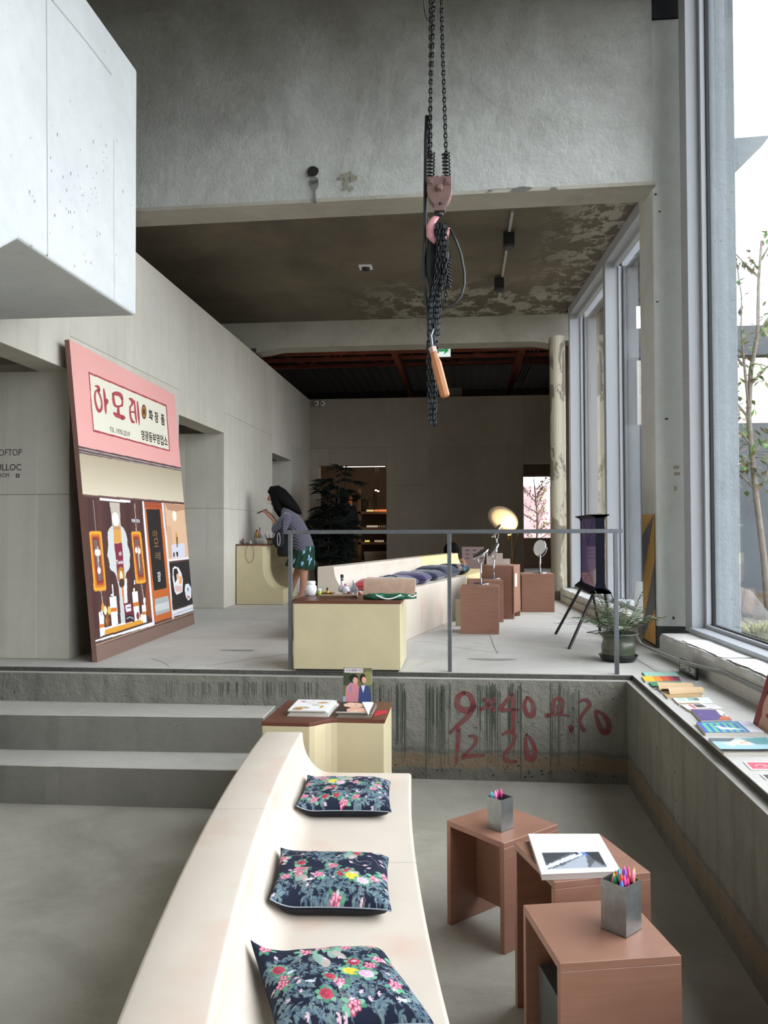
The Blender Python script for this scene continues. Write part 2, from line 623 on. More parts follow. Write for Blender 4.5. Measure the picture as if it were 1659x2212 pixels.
e0 = atz(0, 1438, PZ); e1 = atz(1366, 1458, PZ)
k_e = (e1.y - e0.y) / (e1.x - e0.x)
EY = lambda x: e1.y + (x - e1.x) * k_e       # platform front edge
r0 = e1; r1 = atz(1659, 1714, PZ)
k_r = (r1.x - r0.x) / (r1.y - r0.y)
RX = lambda y: r0.x + (y - r0.y) * k_r       # pit right edge


def plat_poly(o):
    """outline of platform + ledge, pit edge moved o towards the pit"""
    return [(-6.2, EY(-6.2) - o), (e1.x - o, EY(e1.x) - o), (RX(-4.2) - o, -4.2), (2.05, -4.2), (2.05, 6.0), (1.9, 15.5), (-6.2, 15.5)]


plat = MB()
plat.prism(plat_poly(0.0), PZ - 0.005, PZ)
struct('floor.001', plat, M_plat)
mk('slab_edge', MB().prism(plat_poly(0.0), PZ - .034, PZ - .0051), concrete('dark_slab_edge', '#57554f', '#6a6862', '#3c3a36', s=4, pits=.3, bump=.8), bpy.data.objects['floor.001'])
struct('floor.002', MB().prism(plat_poly(0.045), 0.0, PZ - 0.0381), M_pit)
mk('ledge_cap', MB().prism(plat_poly(0.045), PZ - .038, PZ - .0345), M_tread, bpy.data.objects['floor.002'])
# lower slab beyond the back wall
struct('floor.003', MB().box(-6.2, 4.2, 15.5, 21.5, PZ - 0.2, PZ), M_plat)
# floor joints and cracks of the platform: thin recessed-looking dark lines laid in the slab
# steps
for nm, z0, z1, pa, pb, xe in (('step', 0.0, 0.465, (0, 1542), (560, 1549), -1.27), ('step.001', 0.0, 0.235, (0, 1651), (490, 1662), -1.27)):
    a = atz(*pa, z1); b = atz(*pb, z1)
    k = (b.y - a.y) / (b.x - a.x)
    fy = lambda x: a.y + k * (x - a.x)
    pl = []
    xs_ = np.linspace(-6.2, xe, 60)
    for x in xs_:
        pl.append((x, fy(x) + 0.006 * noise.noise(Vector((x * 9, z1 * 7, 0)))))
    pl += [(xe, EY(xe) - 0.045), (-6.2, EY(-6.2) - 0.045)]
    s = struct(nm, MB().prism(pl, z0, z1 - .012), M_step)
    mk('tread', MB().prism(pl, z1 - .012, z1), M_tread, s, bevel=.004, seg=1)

# left wall: panels of cast concrete either side of three openings
LX = -2.93
wl = bpy.data.objects.new('wall_left', None); COL.objects.link(wl); wl['kind'] = 'structure'; wl.location = (LX, 8, PZ)
ops = [(4.35, 5.80), (8.15, 9.75), (12.3, 13.7)]
OH = 2.86
TOP = 4.18


def panel(par, x0, x1, y0, y1, z0, z1, m):
    g = 0.0012
    b = MB().box(x0 + (g if x1 - x0 > 1 else 0), x1 - (g if x1 - x0 > 1 else 0), y0 + (g if y1 - y0 > .4 else 0), y1 - (g if y1 - y0 > .4 else 0), z0 + g, z1 - g)
    mk('concrete_panel', b, m, par, world=True, bevel=0.002, seg=1)


ys = [-4.2, -2.2, -0.2, 1.8, 3.1, 4.35, 5.80, 6.9, 8.15, 9.75, 11.0, 12.3, 13.7, 15.4]
for y0, y1 in zip(ys, ys[1:]):
    opening = (y0, y1) in ops
    base = PZ if y0 > 5.4 else 0.0
    if opening:
        panel(wl, LX - .25, LX, y0, y1, OH, TOP, M_wall)
        continue
    n = max(1, round((y1 - y0) / 1.05))
    for i in range(n):
        a = y0 + (y1 - y0) * i / n; b = y0 + (y1 - y0) * (i + 1) / n
        for z0, z1 in ((base, 1.93), (1.93, 3.12), (3.12, TOP)):
            panel(wl, LX - .25, LX, a, b, z0, z1, M_wall)
# jamb returns (deep reveals) and back of openings
for (y0, y1) in ops:
    base = PZ if y0 > 5.0 else 0.0
    for z0, z1 in ((PZ, 1.93), (1.93, OH)):
        panel(wl, -3.42, LX - .25, y1, y1 + .35, z0, z1, M_wall)
        panel(wl, -4.6, -3.42, y1, y1 + .35, z0, z1, M_wall)
    mk('soffit', MB().box(-4.9, LX - .2, y0 - .1, y1 + .3, OH + 0.12, OH + .35), M_beam, wl, world=True)
    mk('lintel', MB().box(-3.42, LX - .25, y0, y0 + .12, OH, OH + .12), M_wall, wl, world=True)
struct('wall_left_outer', MB().box(-5.3, -4.9, -4.2, 15.6, 0, 7.4), M_wall)

# back wall with two openings
BY = 15.4
wb = bpy.data.objects.new('wall_back', None); COL.objects.link(wb); wb['kind'] = 'structure'; wb.location = (0, BY, PZ)
xs_ = [-3.3, -2.76, -1.45, -0.65, 0.35, 1.14, 2.2]
rows = [(PZ, 2.52), (2.52, 3.24), (3.24, 4.19)]
for x0, x1 in zip(xs_, xs_[1:]):
    if (x0, x1) in ((-2.76, -1.45), (1.14, 2.2)):
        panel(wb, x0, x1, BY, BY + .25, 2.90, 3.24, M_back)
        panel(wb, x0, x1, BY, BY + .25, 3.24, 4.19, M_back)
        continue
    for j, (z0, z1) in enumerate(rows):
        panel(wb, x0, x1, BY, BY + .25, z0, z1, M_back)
# room behind
struct('wall_back_far', MB().box(-6.2, -0.2, 20.6, 20.9, 0, 4.6).box(-0.2, 3.6, 20.6, 20.9, 3.0, 4.6).box(-0.2, 3.6, 20.6, 20.9, 0, 1.45), mat('far_wall_brown', '#6e5a4a', 0.8, var=.1))
struct('wall_partition', MB().box(-0.3, 0.0, 15.65, 20.6, PZ, 4.4), mat('partition_grey', '#7b756b', 0.8, var=.05))
struct('ceiling.001', MB().box(-6.2, 3.8, 15.65, 20.9, 3.35, 3.45), mat('back_room_ceiling', '#6a5c50', 0.8))
struct('wall_right_far', MB().box(3.4, 3.8, 12.1, 20.9, -0.5, 3.4), M_wall)

# right wall between far column and back wall
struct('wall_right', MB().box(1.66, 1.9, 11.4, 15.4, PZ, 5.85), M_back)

# ceiling slab of the middle bay: bare stained concrete with old paint flaking off near the window and the far beam
m, nt, p = nodes_of('flaking_soffit')
tc = nt.nodes.new('ShaderNodeTexCoord'); src = tc.outputs['Object']
sx = nt.nodes.new('ShaderNodeSeparateXYZ'); nt.links.new(src, sx.inputs[0])
def rng(o, a, b):
    r = nt.nodes.new('ShaderNodeMapRange'); r.inputs['From Min'].default_value = a; r.inputs['From Max'].default_value = b; nt.links.new(o, r.inputs['Value']); return r.outputs['Result']
base = mixc(nt, ramp_mask(nt, src, .9, .35, .65, 7, .6, dist=.5), hx('#5a5347'), hx('#706757'))
base = mixc(nt, mathn(nt, 'MULTIPLY', ramp_mask(nt, src, 1.6, .5, .75, 5, .6, stretch=(1, .4, 1)), .6), base, hx('#423d35'))
zone = mathn(nt, 'MAXIMUM', mathn(nt, 'MULTIPLY', rng(sx.outputs['Y'], 9.6, 10.6), rng(sx.outputs['X'], -1.6, -.6)), rng(sx.outputs['X'], .75, 1.35))
fl_ = mathn(nt, 'MULTIPLY', ramp_mask(nt, src, 4.5, .50, .54, 8, .72, stretch=(1, .7, 1), dist=.5), zone)
nt.links.new(mixc(nt, mathn(nt, 'MULTIPLY', fl_, .85, True), base, hx('#a8a498')), p.inputs['Base Color'])
p.inputs['Roughness'].default_value = .9
bn = nt.nodes.new('ShaderNodeBump'); bn.inputs['Strength'].default_value = .4; bn.inputs['Distance'].default_value = .02
nt.links.new(fl_, bn.inputs['Height']); nt.links.new(bn.outputs['Normal'], p.inputs['Normal'])
M_slab = m
# ceiling slab
SZ = 4.68
_f0 = lambda x: 6.83 + (x - 1.5) * -.125 + .05
struct('ceiling', MB().prism([(-4.9, _f0(-4.9)), (2.0, _f0(2.0)), (2.0, 11.75), (-4.9, 11.75)], SZ, SZ + .25), M_slab)

# far beam
fb = MB()
bA = aty(545, 750, 11.5); bB = aty(1196, 739, 11.5)
bz = (bA.z + bB.z) / 2
fb.box(-4.9, 1.75, 11.5, 11.85, bz, SZ)
for sx, x in ((1, -2.98), (-1, 1.36)):
    fb.prism([(x, bz), (x + sx * .35, bz), (x, bz - .06)], 11.5, 11.85, M=Matrix(((1, 0, 0, 0), (0, 0, 1, 0), (0, 1, 0, 0), (0, 0, 0, 1))))
struct('trim_1', fb, M_beam, recalc=True)

# front beam with the plastered wall above it
FZ = 4.42
pL = atz(300, 457, FZ); pR = atz(1400, 400, FZ)
qL = atz(300, 490, FZ); qR = atz(1388, 436, FZ)
kf = (pR.y - pL.y) / (pR.x - pL.x)
kq = (qR.y - qL.y) / (qR.x - qL.x)
FYf = lambda x: pL.y + kf * (x - pL.x)
FYb = lambda x: qL.y + kq * (x - qL.x)
struct('trim_2', MB().prism([(-5.2, FYf(-5.2) - .004), (1.56, FYf(1.56) - .004), (1.56, FYb(1.56)), (-5.2, FYb(-5.2))], FZ, FZ + .03), M_beam)
# wall face as a relief grid: patched plaster with a broken hole
fw = MB()
NX, NZ = 150, 90
x0_, x1_ = -5.2, 1.54
hole = aty(677, 373, FYf(-1.3)); st0 = aty(679, 392, FYf(-1.3)); st1 = aty(681, 440, FYf(-1.3))
for j in range(NZ + 1):
    z = FZ + .03 + (7.4 - FZ - .03) * j / NZ
    for i in range(NX + 1):
        x = x0_ + (x1_ - x0_) * i / NX
        y = FYf(x)
        n1 = noise.noise(Vector((x * 1.4, z * 1.8, 3))) * .012 + noise.noise(Vector((x * 6, z * 7, 1))) * .004
        band = math.exp(-((z - 5.0 - 0.1 * math.sin(x * 1.7)) / .12) ** 2) * .012
        fw.v.append(Vector((x, y - n1 - band, z)))
for j in range(NZ):
    for i in range(NX):
        a = j * (NX + 1) + i
        fw.f.append((a, a + 1, a + NX + 2, a + NX + 1)); fw.m.append(0)
m, nt, p = nodes_of('graded_grey_plaster')
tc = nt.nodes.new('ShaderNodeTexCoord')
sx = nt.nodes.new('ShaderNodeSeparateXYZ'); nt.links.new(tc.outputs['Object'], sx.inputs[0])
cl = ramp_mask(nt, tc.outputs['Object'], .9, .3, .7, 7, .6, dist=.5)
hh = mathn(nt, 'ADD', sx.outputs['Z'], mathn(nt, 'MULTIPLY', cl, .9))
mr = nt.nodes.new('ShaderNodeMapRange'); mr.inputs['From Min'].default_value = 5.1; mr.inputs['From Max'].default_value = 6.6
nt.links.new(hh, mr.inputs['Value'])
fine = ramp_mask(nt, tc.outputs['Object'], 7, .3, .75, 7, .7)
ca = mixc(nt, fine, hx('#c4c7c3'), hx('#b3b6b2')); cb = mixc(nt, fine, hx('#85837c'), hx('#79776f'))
nt.links.new(mixc(nt, mr.outputs['Result'], ca, cb), p.inputs['Base Color'])  # pale grey plaster low down, blending unevenly into darker grey towards the top
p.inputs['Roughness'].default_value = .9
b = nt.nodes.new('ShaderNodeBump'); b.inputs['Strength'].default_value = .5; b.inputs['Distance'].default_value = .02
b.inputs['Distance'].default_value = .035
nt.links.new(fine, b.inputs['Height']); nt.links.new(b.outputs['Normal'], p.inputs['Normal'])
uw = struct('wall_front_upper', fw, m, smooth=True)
mk('wall_core', MB().prism([(-5.2, FYf(-5.2) + .03), (1.54, FYf(1.54) + .03), (1.54, FYb(1.5)), (-5.2, FYb(-5.2))], FZ + .03, 7.4), M_plaster, uw)
hb = MB()
for k in range(2):
    pass
pts = []
for k in range(22):
    t = 2 * PI * k / 22
    q = 1 + .25 * noise.noise(Vector((math.cos(t) * 2, math.sin(t) * 2, 5)))
    pts.append((hole.x + .05 * q * math.cos(t), hole.z + .045 * q * math.sin(t)))
hb.add([(a, FYf(a) - .022, b) for a, b in pts], [tuple(range(22))])
mk('broken_hole', hb, mat('hole_dark', '#1d1c1b', .9), uw)
hs = MB()
ribbon(hs, [(st0.x, st0.z), (st0.x + .01, (st0.z + st1.z) / 2 + .05), (st1.x - .005, (st0.z + st1.z) / 2), (st1.x, st1.z)], [.075, .06, .022, .03], lambda a, b: (a, FYf(a) - .02, b))
mk('rust_streak', hs, mat('plaster_streak', '#77766f', .9), uw)
sp_ = MB()
for k in range(16):
    a = aty(735 + rnd.random() * 38, 376 + rnd.random() * 34, FYf(-1.0))
    r = .008 + rnd.random() * .018
    sp_.add([(a.x + r * math.cos(t) * (.6 + .6 * rnd.random()), FYf(a.x) - .0215, a.z + r * math.sin(t)) for t in [2 * PI * q / 9 for q in range(9)]], [tuple(range(9))])
mk('stain_spot', sp_, mat('plaster_stain', '#8b897b', .9), uw)['kind'] = 'stuff'
cr = MB()
for (px, py, r) in ((1128, 411, .05), (1112, 413, .03), (1142, 409, .025), (1196, 411, .03), (1058, 414, .02)):
    a = aty(px, py, FYf(.5))
    cr.add([(a.x + r * math.cos(t) * (.7 + .7 * rnd.random()), FYf(a.x) - .0225, a.z + .45 * r * math.sin(t)) for t in [2 * PI * q / 11 for q in range(11)]], [tuple(range(11))])
mk('chipped_spot', cr, mat('plaster_chip', '#6b6a63', .9), uw)['kind'] = 'stuff'

# roof over the front space, wall behind the camera
struct('ceiling.002', MB().box(-5.3, 3.2, -4.4, 7.4, 7.4, 7.6), M_ceil)
struct('wall_rear', MB().box(-6.2, 3.2, -4.5, -4.2, 0, 7.4), M_wall)

# hanging white concrete volume, upper left
bd = 4.9
c1 = aty(295, 683, bd); zb = c1.z
n1 = atz(40, 517, zb); n2 = atz(0, 541, zb)
ztop = aty(295, 152, bd).z
# soffit level from the far end to n1, then sloping down towards us like the underside of a stair
side = [(bd, zb), (n1.y, zb), (n1.y - 1.3, zb - .86), (n1.y - 1.3, ztop), (bd, ztop)]
YZ = Matrix(((0, 0, 1, 0), (1, 0, 0, 0), (0, 1, 0, 0), (0, 0, 0, 1)))
wo = struct('wall_box', MB().prism(side, -4.9, c1.x, M=YZ), M_white, bevel=0.02, seg=3, recalc=True)
sm_ = MB()
fw_ = lambda a, b: (c1.x + .0012, a, b)
def on_box(px, py):
    p = atx(px, py, c1.x); return (p.y, p.z)
for pts, w in (([(100, -60), (101, 200), (103, 552)], .006), ([(246, 300), (246, 480), (247, 648)], .0025), ([(112, 0), (180, 82), (240, 160)], .010)):
    ribbon(sm_, [on_box(*p) for p in pts], w, fw_)
tag(mk('formwork_seam', sm_, mat('seam_grey', '#a9adae', .9), wo), kind='stuff')
sp0 = MB()
for k in range(60):
    px, py = (rnd.uniform(30, 290), rnd.uniform(250, 640)) if k < 25 else (rnd.gauss(195, 28), rnd.gauss(390, 70))
    if px > 288 or px < 42: continue
    a_, b_ = on_box(px, py); rr = rnd.uniform(.003, .009)
    sp0.add([fw_(a_ + rr * .6 * math.cos(t), b_ + rr * rnd.uniform(.7, 1.6) * math.sin(t)) for t in [2 * PI * q / 8 for q in range(8)]], [tuple(range(8))])
tag(mk('pit_mark', sp0, mat('pit_mark_grey', '#8d9192', .9), wo), kind='stuff')

# column between the bays
cA = atz(1420, 1400, PZ + .0); 
cx0 = cA.x; cy0 = cA.y
cz1 = aty(1405, 43, cy0).z
col = bpy.data.objects.new('column', None); COL.objects.link(col); col['kind'] = 'structure'; col.location = (cx0, cy0, PZ)
M_col = concrete('column_paint', '#ccd0ca', '#dadeda', '#b5b8b0', s=1.4, pits=0.5, bump=0.25)
cxr = cx0 + .33
cyb = cy0 + .50
mk('shaft', MB().prism([(cx0, cy0), (cxr, cy0), (cxr, cyb), (cx0, cyb)], PZ + .17, cz1), M_col, col, world=True, bevel=.012)
mk('painted_base', MB().prism([(cx0 - .004, cy0 - .004), (cxr, cy0 - .004), (cxr, cyb), (cx0 - .004, cyb)], PZ, PZ + .17), concrete('charcoal_base', '#3b3f3f', '#4b4f4e', None, s=8, pits=.2, bump=.5), col, world=True)
mk('steel_head', MB().box(cx0 - .03, cxr + .05, cy0 - .02, cyb, cz1, 7.4), mat('dark_steel', '#2c2f33', .6, .3), col, world=True)
# yellow and grey hazard stripes on the side of the column
hz = MB(); hg = MB()
z0h, z1h = PZ + .02, aty(1405, 1110, cy0).z
fnh = lambda a, b: (cx0 - .006, cy0 + .03 + a, z0h + b)
Wd, Ht = cyb - cy0 - .05, z1h - z0h
hz.add([fnh(0, 0), fnh(Wd, 0), fnh(Wd, Ht), fnh(0, Ht)], [(0, 1, 2, 3)])
mk('hazard_paint', hz, mat('ochre_paint', '#d6a654', .7, var=.12, scale=9), col, world=True)
fnh2 = lambda a, b: (cx0 - .008, cy0 + .03 + a, z0h + b)
for lo in (0.72, -0.05):
    q = [(0, lo + .72), (0, lo + .34), (Wd, lo - .22), (Wd, lo + .16)]
    q = [(a, min(max(b, 0), Ht)) for a, b in q]
    hg.add([fnh2(*p) for p in q], [(0, 1, 2, 3)])
mk('hazard_stripe', hg, mat('grey_paint', '#6b6e73', .7, var=.1, scale=9), col, world=True)
# scrapes and taped marks on the column front
sc = MB()
for px, py, rx_, rz_ in ((1440, 905, .016, .008), (1420, 652, .012, .006), (1425, 457, .01, .008), (1455, 1335, .01, .012), (1416, 420, .012, .008)):
    a = aty(px, py, cy0)
    sc.add([(min(max(a.x + rx_ * math.cos(t) * (.6 + .8 * rnd.random()), cx0 + .003), cxr - .003), cy0 - .0015, a.z + rz_ * math.sin(t)) for t in [2 * PI * q / 9 for q in range(9)]], [tuple(range(9))])
mk('scrape', sc, mat('scrape_dark', '#3a3b38', .9), col, world=True)['kind'] = 'stuff'
tp = MB()
for px, py, w_, h_ in ((1455, 1006, 12, 7), (1456, 1020, 13, 7), (1456, 1050, 6, 10)):
    a = aty(px, py, cy0); b = aty(px + w_, py + h_, cy0)
    tp.box(a.x, b.x, cy0 - .002, cy0, b.z, a.z)
mk('tape_mark', tp, mat('tan_tape', '#a59c86', .7), col, world=True)['kind'] = 'stuff'

# far round column with peeling paint
fc = aty(1205, 1268, 11.25)
fcol = bpy.data.objects.new('column', None); COL.objects.link(fcol); fcol['kind'] = 'structure'; fcol.location = (fc.x, 11.25, PZ)
m, nt, p = nodes_of('peeling_column')
tc = nt.nodes.new('ShaderNodeTexCoord')
f = ramp_mask(nt, tc.outputs['Object'], 3.0, .47, .5, 6, .6, stretch=(1, 1, .5), dist=.6)
nt.links.new(mixc(nt, f, hx('#8f8878'), hx('#cfc9b6')), p.inputs['Base Color']); p.inputs['Roughness'].default_value = .8
M_peel = m
mk('shaft', MB().lathe([(.105, 0), (.105, 3.6)], 20, (fc.x + .02, 11.25, PZ)), M_peel, fcol, world=True, smooth=False)
mk('pilaster', MB().box(fc.x - .08, fc.x - .055, 11.3, 11.38, PZ, PZ + 3.6), mat('dark_pipe', '#3a3a38', .6), fcol, world=True)
mk('painted_base', MB().lathe([(.115, 0), (.115, .12)], 20, (fc.x + .02, 11.25, PZ)), mat('base_grey', '#55554f', .8), fcol, world=True)

# ------------------------------------------------------------------ sills (white broken concrete)
def sill(name, S, W, y0, y1, z0, z1):
    """rough-edged sill"""
    mb = MB()
    n = int((y1 - y0) / .05)
    def jag(y, q): return .018 * noise.noise(Vector((y * 5, q, 0))) + .012 * noise.noise(Vector((y * 17, q, 3)))
    ysn = [y0 + (y1 - y0) * i / n for i in range(n + 1)]
    rows_ = []
    for y in ysn:
        rows_.append([(S(y), y, z0), (S(y) + .5 * jag(y, 4), y, z1 - .03), (S(y) + .02 + jag(y, 1), y, z1 + .4 * jag(y, 9) - .003), (S(y) + .08 + jag(y, 2), y, z1), (W(y) + .3, y, z1), (W(y) + .3, y, z0)])
    m_ = len(rows_[0])
    vs = [v for r in rows_ for v in r]
    fs = []
    for i in range(n):
        for k in range(m_):
            fs.append((i * m_ + k, (i + 1) * m_ + k, (i + 1) * m_ + (k + 1) % m_, i * m_ + (k + 1) % m_))
    fs.append(tuple(range(m_))); fs.append(tuple(n * m_ + k for k in range(m_))[::-1])
    return struct(name, mb.add(vs, fs), M_sill, recalc=True)


sill('trim_3', SX, WX, -4.2, 6.35, PZ, .862)
sill('trim_4', SB, WB, cyb, 11.2, PZ, .865)

# ------------------------------------------------------------------ windows
def bar_along(mb, W, o0, o1, y0, y1, z0, z1):
    """box that follows the glazing line: offsets o0..o1 outward"""
    return mb.prism([(W(y0) + o0, y0), (W(y1) + o0, y1), (W(y1) + o1, y1), (W(y0) + o1, y0)], z0, z1)


w1 = bpy.data.objects.new('window_1', None); COL.objects.link(w1); w1['kind'] = 'structure'; w1.location = (WX(3), 3, .86)
yj = 6.45
mk('frame_jamb', bar_along(MB(), WX, .02, .115, yj - .06, yj + .1, .862, 7.4), M_alu, w1, world=True, bevel=.003)
mk('frame_jamb', bar_along(MB(), WX, .115, .155, yj - .1, yj + .1, .862, 7.4), M_alu, w1, world=True, bevel=.003)
mk('gasket', bar_along(MB(), WX, .155, .18, yj - .11, yj + .1, .862, 7.4), M_black, w1, world=True)
mk('frame_rail', bar_along(MB(), WX, 0.0, .12, -1.08, yj - .06, .862, .90), M_alu, w1, world=True, bevel=.004)
mk('frame_rail', bar_along(MB(), WX, .12, .155, -1.08, yj - .06, .862, .925), M_alu, w1, world=True, bevel=.004)
mk('gasket', bar_along(MB(), WX, .15, .17, -1.08, yj - .06, .91, .935), M_black, w1, world=True)
mk('frame_head', bar_along(MB(), WX, 0.0, .2, -1.2, yj, 6.0, 6.3), M_alu, w1, world=True)
for y in (-1.2,):
    mk('mullion', bar_along(MB(), WX, 0.0, .16, y, y + .12, .9, 6.0), M_alu, w1, world=True)
mk('glass_pane', bar_along(MB(), WX, .172, .184, -1.08, yj - .06, .93, 6.0), M_glass, w1, world=True)
struct('wall_right_near', MB().prism([(WX(-4.2), -4.2), (WX(-1.2), -1.2), (WX(-1.2) + .3, -1.2), (WX(-4.2) + .3, -4.2)], .86, 6.3), M_wall)

w2 = bpy.data.objects.new('window_2', None); COL.objects.link(w2); w2['kind'] = 'structure'; w2.location = (WB(9), 9, .86)
HZ = 4.56
mk('frame_head', bar_along(MB(), WB, -.02, .07, cyb, 11.2, HZ, SZ), M_alu, w2, world=True, bevel=.003)
mk('frame_head', bar_along(MB(), WB, .07, .12, cyb, 11.2, HZ - .05, SZ), M_alu, w2, world=True, bevel=.003)
for y, wdt in ((11.08, .1), (8.98, .1)):
    mk('mullion', bar_along(MB(), WB, -.02, .12, y, y + wdt, .865, HZ), M_alu, w2, world=True, bevel=.003)
    mk('mullion_bead', bar_along(MB(), WB, .12, .155, y - .02, y + wdt, .865, HZ - .04), M_alu, w2, world=True)
    mk('gasket', bar_along(MB(), WB, .155, .172, y - .03, y + wdt, .9, HZ - .04), M_black, w2, world=True)
mk('frame_rail', bar_along(MB(), WB, .03, .15, cyb, 11.1, .865, .905), M_alu, w2, world=True, bevel=.003)
mk('glass_pane', bar_along(MB(), WB, .16, .172, cyb, 8.98, .9, HZ), M_glass, w2, world=True)
mk('glass_pane', bar_along(MB(), WB, .16, .172, 9.08, 11.08, .9, HZ), M_glass, w2, world=True)
struct('wall_right_high', MB().prism([(WX(-4.2), -4.2), (WX(6.9), 6.9), (WX(6.9) + .3, 6.9), (WX(-4.2) + .3, -4.2)], 6.3, 7.4), M_plaster)
struct('wall_far_garden', MB().box(-2, 7, 27, 27.3, -.5, 3.1), mat('blush_wall', '#cbb0b4', .8, var=.25, scale=1.5))
# upstand above the rear glazing
struct('wall_right_upper', MB().prism([(WB(6.9) - .02, 6.9), (WB(11.4) - .02, 11.4), (WB(11.4) + .4, 11.4), (WB(6.9) + .4, 6.9)], SZ, 7.6), M_beam)

# ------------------------------------------------------------------ dark roof with red trusses beyond the far beam
M_red = mat('red_oxide_steel', '#9a5140', .6, .2, var=.25, scale=5)
M_redd = mat('dark_red_steel', '#6e362e', .7, .1, var=.2, scale=5)
rf = bpy.data.objects.new('ceiling.003', None); COL.objects.link(rf); rf['kind'] = 'structure'; rf.location = (0, 16, 5.8)
M_roof = mat('dark_roof_sheet', '#241f1d', .9)
ribs = MB()
yy = 11.9
# sheets, leaving two small daylight gaps at the far left
def sheet(x0, x1, y0, y1, z=5.8):
    mb = MB()
    n = int((x1 - x0) / .12)
    vs, fs = [], []
    for i in range(n + 1):
        x = x0 + (x1 - x0) * i / n
        zz = z + (.03 if i % 2 else 0)
        vs += [(x, y0, zz), (x, y1, zz), (x, y1, zz + .04), (x, y0, zz + .04)]
    for i in range(n):
        for k in range(4):
            fs.append((4 * i + k, 4 * i + (k + 1) % 4, 4 * i + 4 + (k + 1) % 4, 4 * i + 4 + k))
    fs.append((0, 1, 2, 3)); fs.append(tuple(4 * n + k for k in (3, 2, 1, 0)))
    mk('roof_sheet', mb.add(vs, fs), M_roof, rf, world=True, recalc=True)
sheet(-4.05, 3.0, 11.8, 24)
sheet(-6.5, -4.05, 11.8, 17.3)
sheet(-6.5, -4.35, 18.1, 24)
mk('roof_sheet', MB().box(-4.40, -4.05, 17.9, 24, 5.8, 5.84), M_roof, rf, world=True)
struct('wall_far_dark', MB().box(-6.6, 3.2, 24, 24.3, 3.25, 6.0).box(-6.6, -.3, 24, 24.3, 0, 3.25).box(-6.8, -6.5, 11.8, 24, 0, 6.0).box(3.0, 3.2, 15.4, 24, 3.4, 6.0).box(1.9, 3.2, 15.2, 15.4, 3.4, 6.0), M_roof)
struct('wall_back_upper', MB().box(-6.5, 3.2, 11.85, 11.95, SZ + .2, 6.0), M_roof)


def truss(y, xa, xb, zt, zb_, n=6):
    t = thing('roof_truss', 'red oxide steel truss crossing the dark roof space', 'truss', ((xa + xb) / 2, y, zb_))
    mk('bottom_chord', MB().box(xa, xb, y - .04, y + .04, zb_, zb_ + .06), M_red, t, world=True)
    mk('top_chord', MB().box(xa, xb, y - .04, y + .04, zt, zt + .06), M_redd, t, world=True)
    for i in range(n):
        a = xa + (xb - xa) * i / n; b = xa + (xb - xa) * (i + .5) / n; c = xa + (xb - xa) * (i + 1) / n
        mk('strut', MB().tube([(a, y, zb_ + .05), (b, y, zt)], .022, 4), M_red, t, world=True)
        mk('strut', MB().tube([(b, y, zt), (c, y, zb_ + .05)], .022, 4), M_red, t, world=True)
    return t


struct('floor.005', MB().box(-40, 60, -40, 70, -.6, -.5), mat('ground_far', '#6b6a60', .9, var=.1))
tys = [12.45, 13.6, 14.9, 16.6]
tl = ['red steel truss nearest the grey beam, under the dark roof', 'second red steel truss back from the grey beam', 'third red steel truss back, just before the rear wall', 'farthest red steel truss, seen above the top of the rear wall']
for y, L in zip(tys, tl):
    t = truss(y, -6.3, 1.7 if y < 15 else 3, 5.45 + .0 * y, 4.50 + .13 * (y - 12.45))
    t['label'] = L; t['group'] = 'red roof trusses'
purl = []
for i, (x, L) in enumerate(((-1.15, 'long red steel purlin running away left of the exit sign'), (1.02, 'long red steel purlin running away at the right near the far column'))):
    o = mk('purlin', MB().box(x - .05, x + .05, 11.95, 19, 4.66, 4.80), M_red)
    tag(o, L, 'purlin', 'red purlins')
for i in range(3):
    o = mk('conduit_pipe', MB().tube([(1.22 + .07 * i, 11.95, 4.75), (1.22 + .07 * i, 18.5, 5.0)], .014, 6), mat('galvanised_pipe', '#9c9a94', .4, .6))
    tag(o, ('leftmost', 'middle', 'rightmost')[i] + ' of three thin grey conduit pipes running under the dark roof', 'pipe', 'roof conduits')
o = mk('cable', MB().tube([(-3.9, 13, 4.62), (-2.5, 13, 4.60), (-1.6, 13, 4.62), (-.4, 13, 4.63), (.1, 13, 4.58), (.5, 13, 4.55), (1.5, 13, 4.56)], .009, 6), mat('cable_grey', '#8f8a82', .6))
tag(o, 'thin grey cable strung across the red roof trusses', 'cable')

# ================================================================== OUTSIDE
M_ext = concrete('exterior_render', '#8e979c', '#9aa3a8', None, s=2.0, pits=0.1, bump=0.5)
M_extw = concrete('white_exterior_wall', '#d9d2c3', '#e2dccf', None, s=1.0, pits=0.05, bump=0.1)
M_extg = concrete('grey_exterior_wall', '#5d6266', '#666b6f', None, s=1.0, pits=0.05, bump=0.1)
struct('floor.004', MB().box(2.3, 14, -5, 21, .3, .62), concrete('garden_soil', '#5b5140', '#6b6350', '#46402f', s=3, pits=0, bump=.6))
